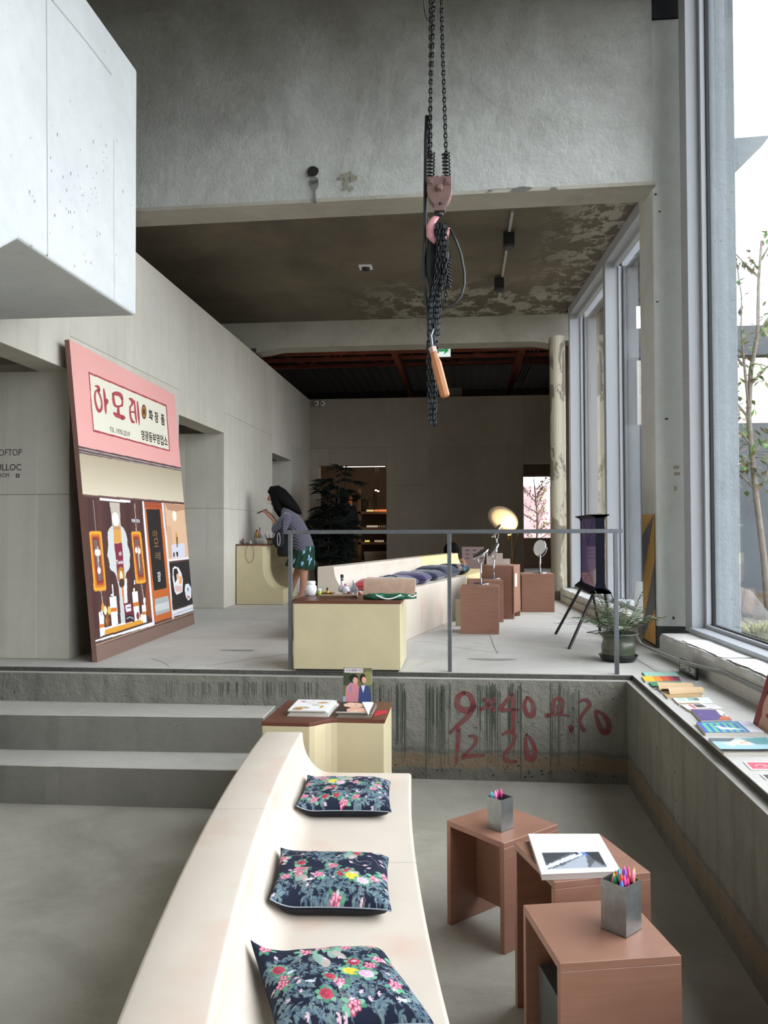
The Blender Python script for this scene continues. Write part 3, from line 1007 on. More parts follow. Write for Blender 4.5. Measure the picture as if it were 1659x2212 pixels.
# rough pier outside, next to the column
pc = atz(1576, 1385, .9)
pier = struct('wall_pier', MB().prism([(WX(6.6) + .2, 6.56), (2.155, 6.56), (2.155, 7.05), (WX(6.6) + .2, 7.05)], .3, 7.4), M_ext, bevel=.01)
struct('wall_garden', MB().box(2.6, 14, 13.6, 13.85, .3, 3.37).box(2.6, 14, 13.6, 13.85, 4.48, 4.96), M_extg)
struct('wall_garden_white', MB().box(2.6, 16, 17.5, 17.8, .3, 5.3), M_extw)
ea = aty(1565, 300, 6.8); eb = aty(1645, 293, 6.8); ec = aty(1565, 390, 6.8)
struct('trim_5', MB().add([(2.15, 6.8, ea.z), (2.22 + (eb.x - ea.x), 6.8, eb.z), (2.15, 6.8, ec.z), (2.15, 7.0, ea.z), (2.22 + (eb.x - ea.x), 7.0, eb.z), (2.15, 7.0, ec.z)],
       [(0, 2, 1), (3, 4, 5), (0, 1, 4, 3), (1, 2, 5, 4), (2, 0, 3, 5)]), M_ext, recalc=True)

M_bark = mat('pale_bark', '#8d8478', .85, var=.2, scale=14, bump=.4)
M_leafs = [mat('leaf_olive', '#7c8450', .6, var=.15), mat('leaf_green', '#6f9a4c', .6, var=.15), mat('leaf_brown', '#9a8466', .6, var=.15)]


def leaf_mesh(mb, p, d, up, L, w, mi=0):
    d = d.normalized(); s = d.cross(up)
    if s.length < 1e-3: s = d.cross(Vector((1, 0, 0)))
    s = s.normalized(); u = s.cross(d)
    mb.add([p, p + d * L * .45 + s * w / 2 + u * w * .1, p + d * L, p + d * L * .45 - s * w / 2 + u * w * .1], [(0, 1, 2), (0, 2, 3)], mi)


def tree(name, label, base, trunk, branches, nleaf, group=None, rs=(.035, .012), leafm=None):
    t = thing(name, label, 'tree', base, 0, group)
    B = Vector(base)
    mk('trunk', MB().tube([Vector(p) - B for p in trunk], [rs[0] + (rs[1] - rs[0]) * i / (len(trunk) - 1) for i in range(len(trunk))], 8), M_bark, t, smooth=True)
    lf = MB()
    for br in branches:
        P = [Vector(p) - B for p in br]
        mk('branch', MB().tube(P, [.014 - .009 * i / (len(P) - 1) for i in range(len(P))], 6), M_bark, t)
        for k in range(nleaf):
            i = rnd.randrange(len(P) - 1)
            q = P[i].lerp(P[i + 1], rnd.random()) + Vector([rnd.gauss(0, .05) for _ in range(3)])
            d = Vector([rnd.uniform(-1, 1) for _ in range(3)])
            leaf_mesh(lf, q, d, Vector((0, 0, 1)), rnd.uniform(.06, .13), rnd.uniform(.03, .06), rnd.randrange(3))
    tag(mk('foliage', lf, leafm or M_leafs, t), kind='stuff')
    return t


yt = 8.2
P_ = lambda px, py, y=yt: aty(px, py, y)
tree('garden_tree', 'slender tree with pale bark forking up outside the big window', tuple(atz(1660, 1270, .62) if False else Vector((P_(1662, 1290).x, yt, .62))),
     [Vector((P_(1662, 1290).x, yt, .62)), P_(1650, 1205), P_(1632, 1060), P_(1617, 900), P_(1622, 800), P_(1637, 720), P_(1638, 620), P_(1645, 520)],
     [[P_(1617, 880), P_(1606, 770), P_(1601, 700), P_(1602, 640), P_(1590, 560)], [P_(1634, 1060), P_(1600, 1025), P_(1575, 1000)], [P_(1615, 900), P_(1590, 870), P_(1572, 845)],
      [P_(1622, 960), P_(1600, 935), P_(1576, 915)], [P_(1637, 1060), P_(1655, 1030), P_(1670, 960)], [P_(1622, 830), P_(1650, 800), P_(1680, 770)],
      [P_(1606, 790), P_(1590, 770), P_(1575, 760)], [P_(1630, 740), P_(1650, 700), P_(1690, 640)], [P_(1640, 600), P_(1610, 570), P_(1580, 540)], [P_(1645, 560), P_(1680, 500)],
      [P_(1626, 990), P_(1640, 960), P_(1665, 940)], [P_(1634, 1020), P_(1612, 1000), P_(1590, 1000)]], 26)
# rock and low planting
def rock(label, c, r, seed, group):
    mb = MB().ball((0, 0, 0), r[0], r[1], r[2], 16)
    for v in mb.v:
        n = noise.noise(v * 4 + Vector((seed, 0, 0))) * .35 + noise.noise(v * 11 + Vector((seed, 5, 0))) * .12
        v *= 1 + n
    o = mk('rock', mb, concrete('rock_%d' % seed, '#6d6e6c', '#7f807e', '#4d4d4b', s=5, pits=0, bump=.6), smooth=True)
    o.location = c
    return tag(o, label, 'rock', group)


g = atz(1610, 1330, .7)
rock('large grey boulder in the garden just beyond the window glass', (2.62, 8.1, .78), (.3, .26, .3), 3, 'garden boulders')
rock('low grey boulder lying behind the larger one in the garden', (4.4, 9.4, .75), (.5, .4, .28), 9, 'garden boulders')


def tuft(label, x, y, z, n, h, cols, group, name='grass_clump', cat='plant'):
    t = MB()
    for k in range(n):
        a = rnd.random() * 2 * PI; q = rnd.random() * .16
        d = Vector((math.cos(a) * .7, math.sin(a) * .7, 1)).normalized()
        p0 = Vector((q * math.cos(a), q * math.sin(a), 0)); hh = h * rnd.uniform(.6, 1.1)
        p1 = p0 + d * hh * .6; p2 = p1 + Vector((d.x, d.y, .1)) * hh * .5
        s = d.cross(Vector((0, 0, 1))).normalized() * .004
        t.add([p0 - s, p0 + s, p1 + s, p2, p1 - s], [(0, 1, 2, 4), (4, 2, 3)], rnd.randrange(len(cols)))
    o = mk(name, t, cols); o.location = (x, y, z)
    return tag(o, label, cat, group, 'stuff' if False else None)


gl = [mat('grass_straw', '#a59a62', .8), mat('grass_green', '#74803f', .8), mat('grass_dark', '#4d5b34', .8)]
for i, (x, y, w_) in enumerate(((2.62, 6.5, 'beside the pier at the foot of the window'), (3.35, 6.25, 'right of the pier, low against the glass'), (3.35, 7.15, 'in front of the large garden boulder'), (3.75, 7.55, 'at the foot of the pale garden tree'), (2.55, 7.3, 'left of the large garden boulder'), (3.9, 8.3, 'behind the pale garden tree'), (2.9, 5.6, 'nearest us in the garden'), (2.45, 6.05, 'close against the glass, left of the others'), (3.3, 8.95, 'far back, left of the tree trunk'), (2.55, 8.9, 'behind the large boulder'), (4.3, 7.6, 'to the right of the pale tree'))):
    tuft('clump of thin green and straw grass ' + w_, x, y, .62, 420, .38, gl, 'garden grass clumps')
tuft('low bright green leafy plant at the base of the garden tree', 3.45, 8.35, .62, 60, .2, [M_leafs[1]], None, 'leafy_plant')

# window view at the far right of the back room
ft = Vector((1.6, 23, .4))
tree('blossom_tree', 'thin tree with pinkish leaves seen far off through the rear opening', (2.05, 23.2, .5), [(2.05, 23.2, .5), (2.1, 23.2, 2.0), (2.0, 23.2, 3.2)],
     [[(2.08, 23.2, 1.1 + .13 * i), (2.08 + rnd.uniform(-.9, .9), 23.2, 1.4 + .16 * i)] for i in range(14)], 70, leafm=[mat('leaf_pink', '#d9a9b4', .7), mat('leaf_blush', '#c98c8c', .7), mat('leaf_lime', '#a9c46a', .7)])

# ================================================================== BENCHES
def bench(name, label, F, y0, y1, z, group, matl, depth=.74, top=.195, seat=.44, back=.64, n=14, base=0.0, yaw_fn=None, sd=.405):
    """curved-back bench block swept along the front line F(y)"""
    t = thing(name, label, 'bench', (F((y0 + y1) / 2) - depth / 2, (y0 + y1) / 2, z), 0, group)
    prof = [(0.006, 0.0), (0.0, .01), (0.0, seat - .012), (.004, seat - .003), (.014, seat)]
    m = 12
    w1 = depth - top                       # inner edge of the backrest top
    for i in range(m + 1):                 # quarter-ellipse from seat up to the backrest edge
        a = PI / 2 * i / m
        prof.append((sd + (w1 - sd) * math.sin(a), seat + (back - seat) * (1 - math.cos(a)) * .96))
    prof += [(w1 + .004, back - .002), (w1 + .012, back), (depth - .012, back), (depth - .002, back - .004), (depth, back - .012), (depth, 0.01), (depth - .006, 0)]
    mb = MB()
    g = .0015
    rows_ = []
    for i in range(n + 1):
        y = y0 + g + (y1 - y0 - 2 * g) * i / n
        e = .01
        T = Vector((F(y + e) - F(y - e), 2 * e, 0)).normalized()
        N = Vector((-T.y, T.x, 0))
        rows_.append([Vector((F(y), y, z)) + N * u + Vector((0, 0, w)) for u, w in prof])
    k = len(prof)
    vs = [v for r in rows_ for v in r]
    fs = []
    for i in range(n):
        for j in range(k):
            fs.append((i * k + j, (i + 1) * k + j, (i + 1) * k + (j + 1) % k, i * k + (j + 1) % k))
    mb.add(vs, fs)
    mb.add(rows_[0], [tuple(range(k))])
    mb.add(rows_[-1], [tuple(range(k))[::-1]])
    o = mk('body', mb, matl, t, world=True, recalc=True)
    me = o.data
    for p in me.polygons:
        p.use_smooth = len(p.vertices) == 4
    return t


ptsF = [(4.06, -.262), (2.99, -.176), (1.986, -.03)]
cF = np.polyfit([p[0] for p in ptsF], [p[1] for p in ptsF], 2)
FP = lambda y: float(np.polyval(cF, y))
bench('curved_bench', 'cream moulded bench section nearest us in the pit, under two floral cushions', FP, 1.05, 2.98, 0, 'cream bench in the pit', M_bench)
bench('curved_bench', 'cream bench section under the farthest floral cushion, against the pit console', FP, 2.98, 4.06, 0, 'cream bench in the pit', M_bench)
FQ = lambda y: -.455 + .238 * (y - 7.13) + .012 * max(0, y - 9) ** 2
ML = [('pale bench section at the near end of the platform row, behind the tan bag', 6.65, 7.42, M_bench), ('middle bench section of the platform row, under the blue and purple cushions', 7.42, 9.18, M_bench),
      ('far yellowish bench section of the platform row, behind the brown stools', 9.18, 10.75, M_benchy)]
for L, a, b, mm in ML:
    bench('curved_bench', L, FQ, a, b, PZ, 'cream bench on the platform', mm, depth=.68, top=.15, seat=.44, back=.645, sd=.37)


# ================================================================== CONSOLES
def console(name, label, poly, z0, z1, bodymat, group=None, cat='console', world_base=None, shadow=.012, bev=.004):
    cx = sum(p[0] for p in poly) / len(poly); cy = sum(p[1] for p in poly) / len(poly)
    t = thing(name, label, cat, (cx, cy, z0), 0, group)
    ins = [(cx + (p[0] - cx) * .99, cy + (p[1] - cy) * .99) for p in poly]
    mk('body', MB().prism(ins, z0 + shadow, z1 - .019), bodymat, t, world=True, bevel=bev)
    mk('plinth', MB().prism([(cx + (p[0] - cx) * .95, cy + (p[1] - cy) * .95) for p in poly], z0, z0 + shadow), M_black, t, world=True)
    mk('top', MB().prism(poly, z1 - .019, z1), M_brown, t, world=True, bevel=.002)
    return t


zc = .665
A = atz(552, 1577, zc); A.y = 4.12
fil = [(-.79, 4.12), (-.765, 4.135), (-.745, 4.16), (-.72, 4.19), (-.69, 4.21), (-.66, 4.22)]
console('side_console', 'cream console with a brown top carrying magazines, at the far end of the pit bench', [(-1.04, 4.12)] + fil + [(-.41, 4.22), (-.41, 4.66), (-1.02, 4.66)], 0, zc, M_cream)
a = atz(633, 1449, PZ); b = atz(868, 1449, PZ)
yc0 = a.y; yc1 = a.y + .58; c2x0 = a.x; c2x1 = b.x
ZC2 = PZ + .475
console('side_console', 'cream box console with a brown top behind the railing, holding jars and a tan bag', [(c2x0, yc0), (c2x1, yc0), (c2x1, yc1), (c2x0, yc1)], PZ, ZC2, M_cream)

# display counters by the left wall
yk = 10.26
k0 = aty(504, 1300, yk).x + .04; k1 = aty(567, 1300, yk).x; k2 = aty(612, 1300, yk).x
t = thing('display_counter', 'cream counter with an S-curved front cut-out and a brown top, against the left wall', 'counter', ((k0 + k1) / 2, yk + .3, PZ))
zt = PZ + .78
prof = [(k0, PZ + .005), (k2, PZ + .005), (k2, PZ + .20), (k2 - .06, PZ + .20)]
cw = (k2 - .06) - k1
for i in range(13):
    an = PI / 2 * i / 12
    prof.append((k1 + cw * (1 - math.sin(an)), PZ + .20 + .30 * (1 - math.cos(an))))
prof += [(k1, zt - .02), (k0, zt - .02)]
XZ = Matrix(((1, 0, 0, 0), (0, 0, 1, 0), (0, 1, 0, 0), (0, 0, 0, 1)))
mk('body', MB().prism(prof, yk, yk + .45, M=XZ), M_cream, t, world=True, recalc=True)
mk('side_panel', MB().box(k0 - .035, k0 - .005, yk, yk + .45, PZ, zt), M_black, t, world=True)
mk('top', MB().box(k0 - .005, k1 + .03, yk - .005, yk + .455, zt - .02, zt), M_brown, t, world=True)
t = thing('display_counter', 'taller cream counter behind the woman, its brown top set with small bottles', 'counter', (k2 - .3, yk + .9, PZ))
h2x0 = k0 + .2; h2x1 = -2.41; zt2 = PZ + .85
mk('body', MB().box(h2x0, h2x1, yk + .83, yk + 1.4, PZ + .005, zt2 - .02), M_cream, t, world=True, bevel=.005)
mk('top', MB().box(h2x0 - .01, h2x1 + .01, yk + .815, yk + 1.41, zt2 - .02, zt2), M_brown, t, world=True)
o = mk('wire_loop', MB().tube([(k0 + .18 + .055 * math.sin(2 * PI * i / 24) * (1 if i < 12 else 1), yk - .012, zt - .12 - .12 * (-math.cos(2 * PI * i / 24)) - .0) for i in range(25)], .0025, 5, cap=False), mat('brown_cord', '#5c4a38', .7))
tag(o, 'thin brown cord loop hanging on the face of the cream counter', 'cord')

# ================================================================== STOOLS
def stool(label, p_front, ang, w, h, z, group, name='plywood_stool', card=False):
    """U-shaped plywood stool: local x runs along the solid side, local y along the open side; front corner at p_front"""
    t = thing(name, label, 'stool', (p_front[0], p_front[1], z), ang, group)
    th = .022
    mk('side_panel', MB().box(0, w, 0, th, 0, h - th), M_stool, t, bevel=.0015, seg=1)
    mk('side_panel', MB().box(0, w, w - th, w, 0, h - th), M_stool, t, bevel=.0015, seg=1)
    mk('top', MB().box(0, w, 0, w, h - th, h), M_stool, t, bevel=.0015, seg=1)
    mk('cross_panel', MB().box(w * .5 - th / 2, w * .5 + th / 2, th, w - th, .08, h - th), M_stool, t, bevel=.001, seg=1)
    return t


def stool_px(label, fp, rp, w, h, z, **k):
    """front corner pixel and the pixel of the right-hand corner along the solid side, both on the top edge"""
    f = atz(*fp, z + h); r = atz(*rp, z + h)
    ang = math.atan2(r.y - f.y, r.x - f.x)
    return stool(label, (f.x, f.y), ang, w, h, z, **k), f, ang


s1, f1, a1 = stool_px('lower brown plywood stool farthest from us in the pit, with a near-empty metal cup', (1088, 1822), (1210, 1779), .325, .43, 0, group='brown stools in the pit')
s2, f2, a2 = stool_px('tall brown plywood stool holding a white art book, in the pit', (1197, 1906), (1405, 1884), .33, .56, 0, group='brown stools in the pit')
s3, f3, a3 = stool_px('tall brown plywood stool nearest us, with the metal cup full of coloured pens', (1209, 2081), (1477, 2063), .325, .55, 0, group='brown stools in the pit')
# stools on the platform: solid side towards us
G = 'brown stools on the platform'


def stool_b(label, lx, rx, by, w, h, flip=False, ang=0):
    a = atz(lx, by, PZ); b = atz(rx, by, PZ)
    return stool(label, (a.x, a.y), ang, w, h, PZ, G), a


sA, pA = stool_b('brown plywood stool nearest us on the platform, carrying a tilted round mirror', 995, 1077, 1369, .35, .43, ang=-.05)
sB, pB = stool_b('brown plywood stool half hidden behind the nearest one, its open side showing', 1012, 1094, 1344, .36, .43, ang=.03)
sC, pC = stool_b('tall brown plywood stool with a white card on its side, third back on the platform', 1043, 1106, 1334, .36, .57, ang=-.26)
sC.location = (.19, 8.85, PZ)
sD, pD = stool_b('brown plywood stool standing apart at right, in front of the round column', 1128, 1195, 1322, .37, .44, ang=-.02)
# stool C is closed on the side facing the window
mk('end_panel', MB().box(.338, .36, .0, .36, .06, .55), M_stool, sC)
cd = mk('card', MB().box(.3605, .3625, .06, .17, .34, .48), M_paper, sC)
cd.name = 'label_card'
# grey slab-like folder stored inside the nearest stool
o = mk('storage_box', MB().box(.03, .14, .04, .28, 0.0, .40), mat('dark_grey_board', '#3e4446', .45, var=.06), None, bevel=.004)
o.location = s3.location; o.rotation_euler = s3.rotation_euler
tag(o, 'dark grey slab box standing inside the nearest brown stool', 'box')

# ================================================================== RAILING
def ez(px, py):
    return atz(px, py, PZ)


rl = thing('guard_rail', 'square steel guard rail along the platform edge above the pit', 'railing', ((ez(970, 1452)).x, ez(970, 1452).y, PZ))
rt = PZ + .955
yr = lambda x: EY(x) + .022
for px in (627.5, 972, 1331.5):
    x = aty(px, 1452, EY(0) + .03).x
    mk('post', MB().box(x - .0135, x + .0135, yr(x) - .0135, yr(x) + .0135, PZ, rt - .027), M_steel, rl, world=True, bevel=.002)
xa = aty(611, 1152, EY(0)).x; xb = aty(1346, 1150, EY(0)).x
mk('top_rail', MB().prism([(xa, yr(xa) - .0135), (xb, yr(xb) - .0135), (xb, yr(xb) + .0135), (xa, yr(xa) + .0135)], rt - .027, rt), M_steel, rl, world=True, bevel=.002)

# ================================================================== RED SPRAYED MARKS ON THE PIT WALL
def pit(a, b):
    d = ray(780 + a / 2.592, 1400 + b / 2.592)
    t = (e1.y - k_e * e1.x - .0475) / (d.y - k_e * d.x)
    return EYE + d * t


gr = MB()
S_ = lambda pts, w: ribbon(gr, pts, ([x * 1.3 for x in w] if isinstance(w, (list, tuple)) else w * 1.3), pit)
S_([(575, 250), (545, 275), (542, 325), (590, 350), (628, 325), (610, 265), (575, 250)], [18, 24, 24, 30, 26, 22, 18])
S_([(628, 328), (600, 380), (545, 430), (500, 472)], [28, 24, 18, 12])
S_([(688, 288), (712, 320), (740, 348)], 20); S_([(745, 285), (710, 318), (668, 348)], [20, 22, 12])
S_([(842, 262), (810, 300), (783, 345), (830, 345), (880, 344)], [14, 16, 20, 14, 12]); S_([(848, 255), (852, 340), (853, 460)], [12, 20, 14])
S_([(930, 275), (915, 320), (932, 370), (960, 375), (968, 330), (950, 290), (932, 276)], [12, 16, 20, 24, 18, 14, 12])
S_([(1072, 362), (1078, 300), (1105, 282), (1130, 305), (1122, 362)], [12, 16, 14, 18, 12]); S_([(1102, 325), (1104, 368)], 10)
S_([(1040, 378), (1100, 372), (1165, 378)], [20, 10, 8]); S_([(1175, 445), (1177, 462)], [24, 18]); S_([(1176, 462), (1177, 480)], [10, 3])
S_([(1218, 302), (1258, 290), (1280, 318), (1245, 365), (1222, 410), (1248, 460)], [10, 14, 18, 16, 16, 18])
S_([(1312, 355), (1322, 400), (1350, 465), (1380, 465), (1385, 420), (1360, 375), (1318, 352)], [12, 18, 26, 28, 22, 16, 14])
S_([(545, 458), (542, 540), (532, 650)], [20, 18, 8])
S_([(608, 492), (640, 498), (640, 535), (600, 578), (568, 605), (620, 602), (688, 600)], [12, 16, 16, 12, 18, 20, 12])
S_([(790, 485), (830, 468), (860, 490), (848, 540), (805, 590), (812, 630), (868, 635)], [8, 16, 18, 14, 14, 16, 14])
S_([(925, 483), (922, 540), (935, 612), (965, 615), (974, 570), (950, 510), (927, 484)], [10, 16, 26, 28, 18, 14, 10])
m, nt, p = nodes_of('red_spray')
tc = nt.nodes.new('ShaderNodeTexCoord')
nt.links.new(mixc(nt, ramp_mask(nt, tc.outputs['Object'], 20, .35, .7, 6), hx('#7d3338'), hx('#6d5450')), p.inputs['Base Color'])
p.inputs['Roughness'].default_value = .9
gm = mk('sprayed_numbers', gr, m)
tag(gm, 'red sprayed marks 9x40 and 12 20 on the pit wall below the railing', 'graffiti')
# vertical board marks and green drips of the old wall
dr = MB(); ds = MB()
for k in range(190):
    cl = rnd.choice([(60, 200), (200, 260), (360, 500), (360, 480), (650, 780), (700, 760), (820, 900), (1060, 1230)])
    a = rnd.uniform(*cl); b0_ = rnd.uniform(190, 260); b1_ = b0_ + rnd.uniform(120, 470)
    if b1_ > 700: b1_ = 700
    w_ = rnd.uniform(1, 4)
    (dr if rnd.random() < .6 else ds).add([pit(a, b0_) + Vector((0, .0008, 0)), pit(a + w_, b0_) + Vector((0, .0008, 0)), pit(a + w_ * .6, b1_) + Vector((0, .0008, 0)), pit(a, b1_) + Vector((0, .0008, 0))], [(0, 1, 2, 3)])
for a in (893, 1059, 362):
    ds.add([pit(a, 195), pit(a + 5, 195), pit(a + 5, 735), pit(a, 735)], [(0, 1, 2, 3)])
for i in range(60):
    a = rnd.uniform(-1100, -200); b0_ = 190; w_ = rnd.uniform(1, 3)
    (dr if rnd.random() < .4 else ds).add([pit(a, b0_), pit(a + w_, b0_), pit(a + w_, b0_ + rnd.uniform(40, 110)), pit(a, b0_ + rnd.uniform(40, 110))], [(0, 1, 2, 3)])
pw = bpy.data.objects['floor.002']
tag(mk('green_drip', dr, mat('green_stain', '#4c5a4a', .9), pw), kind='stuff')
tag(mk('board_mark', ds, mat('board_mark_dark', '#4d4c46', .9), pw), kind='stuff')
pk = MB()
for k in range(90):
    a, b = rnd.uniform(180, 1480), rnd.choice([rnd.uniform(200, 560), rnd.uniform(600, 730)]); r = rnd.uniform(1.2, 5) * (1.7 if b > 640 else 1)
    pk.add([pit(a + r * math.cos(t) * rnd.uniform(.6, 1.3), b + r * .8 * math.sin(t)) for t in [2 * PI * q / 8 for q in range(8)]], [tuple(range(8))])
tag(mk('air_pocket', pk, mat('pocket_dark', '#35342f', .9), pw), kind='stuff')

# cracks and joints in the platform floor
ck = MB()
fl = lambda pts, w: ribbon(ck, [tuple(ez(*p).xy) for p in pts], w, lambda a, b: (a, b, PZ + .0008), n=3)
fl([(1058, 1372), (1066, 1395), (1075, 1412)], .006)
fl([(893, 1385), (940, 1388), (985, 1398), (1040, 1406), (1080, 1409)], .005)
fl([(1200, 1318), (1300, 1378), (1420, 1452)], .005)
fl([(445, 1439), (540, 1424), (630, 1412)], .007)
fl([(325, 1422), (350, 1430), (365, 1440)], .004)
tag(mk('floor_crack', ck, mat('crack_dark', '#6d6a65', .9), bpy.data.objects['floor.001']), kind='stuff')
pt = MB()
for (px, py, w_, h_) in ((1062, 1425, .16, .07), (560, 1345, .35, .5), (520, 1405, .14, .06)):
    if px == 560: continue
    c = ez(px, py)
    pt.add([(c.x + w_ * math.cos(t) * (1 + .3 * math.sin(3 * t + px)), c.y + h_ * math.sin(t) * (1 + .3 * math.cos(2 * t)), PZ + .0006) for t in [2 * PI * q / 18 for q in range(18)]], [tuple(range(18))])
tag(mk('floor_patch', pt, mat('patch_grey', '#8a8984', .8, var=.1), bpy.data.objects['floor.001']), kind='stuff')

# ================================================================== SHOPFRONT BOARD
q = [atz(210, 1431, PZ), atz(420, 1348, PZ), atx(379, 850, LX + .045), atx(150, 739.5, LX + .045)]
BO, BU, BV = q[0], q[1] - q[0], q[3] - q[0]
BV2 = q[2] - q[1]
BV = (BV + BV2) / 2
BN = BU.cross(BV).normalized()
if BN.x < 0: BN = -BN
bd_ = thing('shopfront_board', 'tall printed board of an old cosmetics shopfront under a pink sign, leaning on the wall', 'board', tuple(BO + BU / 2))
mb = MB()
cs = [BO, BO + BU, BO + BU + BV, BO + BV]
bk = [c - BN * .035 for c in cs]
for v in bk[:2]: v.z = max(v.z, PZ + .001)
mb.add(cs + bk, [(0, 1, 2, 3), (7, 6, 5, 4), (0, 4, 5, 1), (1, 5, 6, 2), (2, 6, 7, 3), (3, 7, 4, 0)])
sd_ = mk('panel', mb, mat('board_side', '#7d5c52', .7), bd_, world=True)
BOFF = .0015


def bplane(px, py, off=BOFF):
    d = ray(px, py)
    t = (BO + BN * off - EYE).dot(BN) / d.dot(BN)
    return EYE + d * t


BM = Matrix((BU, BV, BN)).transposed().inverted()


def uvb(px, py):
    r = BM @ (bplane(px, py, 0) - BO)
    return (r.x, r.y)


L_ = lambda a, b: uvb(150 + a / 5.925, 1050 + b / 5.925)
U_ = lambda a, b: uvb(160 + a / 6.9125, 760 + b / 6.9125)
cv = Canvas(330, 620, '#e6a9a3')
PL = lambda pts, c: cv.poly([L_(*p) for p in pts], c)
PU = lambda pts, c: cv.poly([U_(*p) for p in pts], c)
# cornice, beige wall, brown base
PU([(40, 1400), (1700, 1750), (1700, 3200), (40, 3200)], '#54433f')
PU([(40, 1425), (1700, 1775), (1700, 1790), (40, 1445)], '#a9999a')
PU([(40, 1470), (1700, 1800), (1700, 1812), (40, 1490)], '#8f7f80')
PU([(40, 1500), (1700, 1822), (1700, 1834), (40, 1520)], '#5d4d4d')
for i in range(12):
    f0 = i / 12; f1 = (i + 1) / 12
    g0 = [(60, 1525 + f * (1770 + 60 - 1525 + 540)) for f in (f0, f1)]
    ca = tuple(int(x + (y - x) * f0) for x, y in zip((176, 164, 140), (214, 203, 180)))
    lft = lambda f: -425 + f * 532; rgt = lambda f: -170 + f * 385
    PL([(90, lft(f0)), (1560, rgt(f0)), (1560, rgt(f1) + 4), (90, lft(f1) + 4)], '#%02x%02x%02x' % ca)
PL([(100, 100), (1600, 225), (1700, 2100), (100, 2100)], '#573b38')
PL([(160, 104), (1600, 218), (1600, 232), (160, 128)], '#6b4a47')
# base band
PL([(240, 2085), (1700, 1600), (1700, 2400), (240, 2400)], '#7d655a')
PL([(240, 2055), (1640, 1588), (1640, 1600), (240, 2075)], '#a18a72')
# window frame white strip under the display
PL([(270, 1960), (1080, 1735), (1090, 1775), (270, 2008)], '#e9ebee')
# dark display interior
PL([(180, 140), (935, 190), (1060, 1740), (320, 1975)], '#4d302e')
for i in range(6):
    x0 = 230 + i * 120
    PL([(x0, 150 + i * 8), (x0 + 50, 154 + i * 8), (x0 + 140, 1800 - i * 30), (x0 + 90, 1820 - i * 30)], '#573733' if i % 2 else '#45292a')
PL([(385, 150), (780, 185), (780, 214), (387, 185)], '#eef4fb')
for a, b in (((300, 180), (335, 580)), ((400, 1340), (430, 1580)), ((828, 215), (850, 580)), ((915, 1250), (950, 1470))):
    PL([a, (a[0] + 9, a[1]), (b[0] + 9, b[1]), b], '#b3a7a3')
# white face silhouettes forming a vase
PL([(510, 205), (640, 215), (655, 505), (545, 500), (530, 330)], '#bdb2a6')
PL([(545, 505), (505, 550), (488, 600), (497, 760), (490, 840), (484, 890), (500, 930), (512, 985), (515, 1040), (530, 1075), (575, 1100), (600, 1150), (640, 1340), (690, 1470), (745, 1480), (735, 1300), (715, 1180), (725, 1110), (765, 1060), (775, 1010), (768, 960), (776, 880), (765, 820), (745, 760), (740, 680), (722, 600), (690, 535), (655, 505)], '#c9ccc9')
PL([(700, 1180), (735, 1175), (745, 1750), (690, 1760)], '#d9dcdf'); PL([(628, 1210), (660, 1210), (715, 1770), (660, 1760)], '#c4c8cb')
PL([(558, 505), (652, 510), (668, 722), (572, 735)], '#d39a4d'); PL([(560, 505), (650, 510), (655, 560), (562, 560)], '#b98d66')
PL([(574, 738), (670, 724), (708, 1180), (620, 1215)], '#7d2a3c')
cv.ell(*L_(590, 425), .03, .024, '#efece0')
cv.ell(*L_(665, 1160), .028, .035, '#b5782c'); cv.ell(*L_(663, 1150), .012, .018, '#f8edc2'); cv.ell(*L_(670, 1240), .024, .016, '#4a3526')
PL([(665, 1290), (690, 1290), (705, 1500), (690, 1500)], '#d4782c')
# hanging orange lamps
def lampbox(x0, x1, y0, x2, x3, y1):
    def inset(f, c):
        a0 = x0 + (x1 - x0) * f; a1 = x1 - (x1 - x0) * f; b0_ = x2 + (x3 - x2) * f; b1_ = x3 - (x3 - x2) * f
        t0_ = y0 + (y1 - y0) * f * .42; t1_ = y1 - (y1 - y0) * f * .5
        k = (a1 - a0) * .12
        PL([(a0 + k, t0_), (a1 - k, t0_ + 2), (a1, t0_ + 20), (b1_, t1_ - 30), (b1_ - k, t1_ - 10), (b0_ + k, t1_), (b0_, t1_ - 15), (a0, t0_ + 18)], c)
    for f, c in ((0, '#dfa035'), (.12, '#c6742a'), (.2, '#a44a2c'), (.27, '#7d3330'), (.34, '#6b5f59')):
        inset(f, c)
lampbox(255, 412, 575, 315, 475, 1345)
lampbox(790, 915, 580, 850, 978, 1250)
for (a, b) in ((345, 850), (378, 850), (380, 1080), (855, 820), (892, 830)):
    cv.ell(*L_(a, b), .012, .011, '#e8e5e0')
PL([(355, 770), (364, 770), (380, 1090), (372, 1090)], '#d9d5cf'); PL([(872, 760), (880, 760), (902, 1080), (895, 1080)], '#d9d5cf')
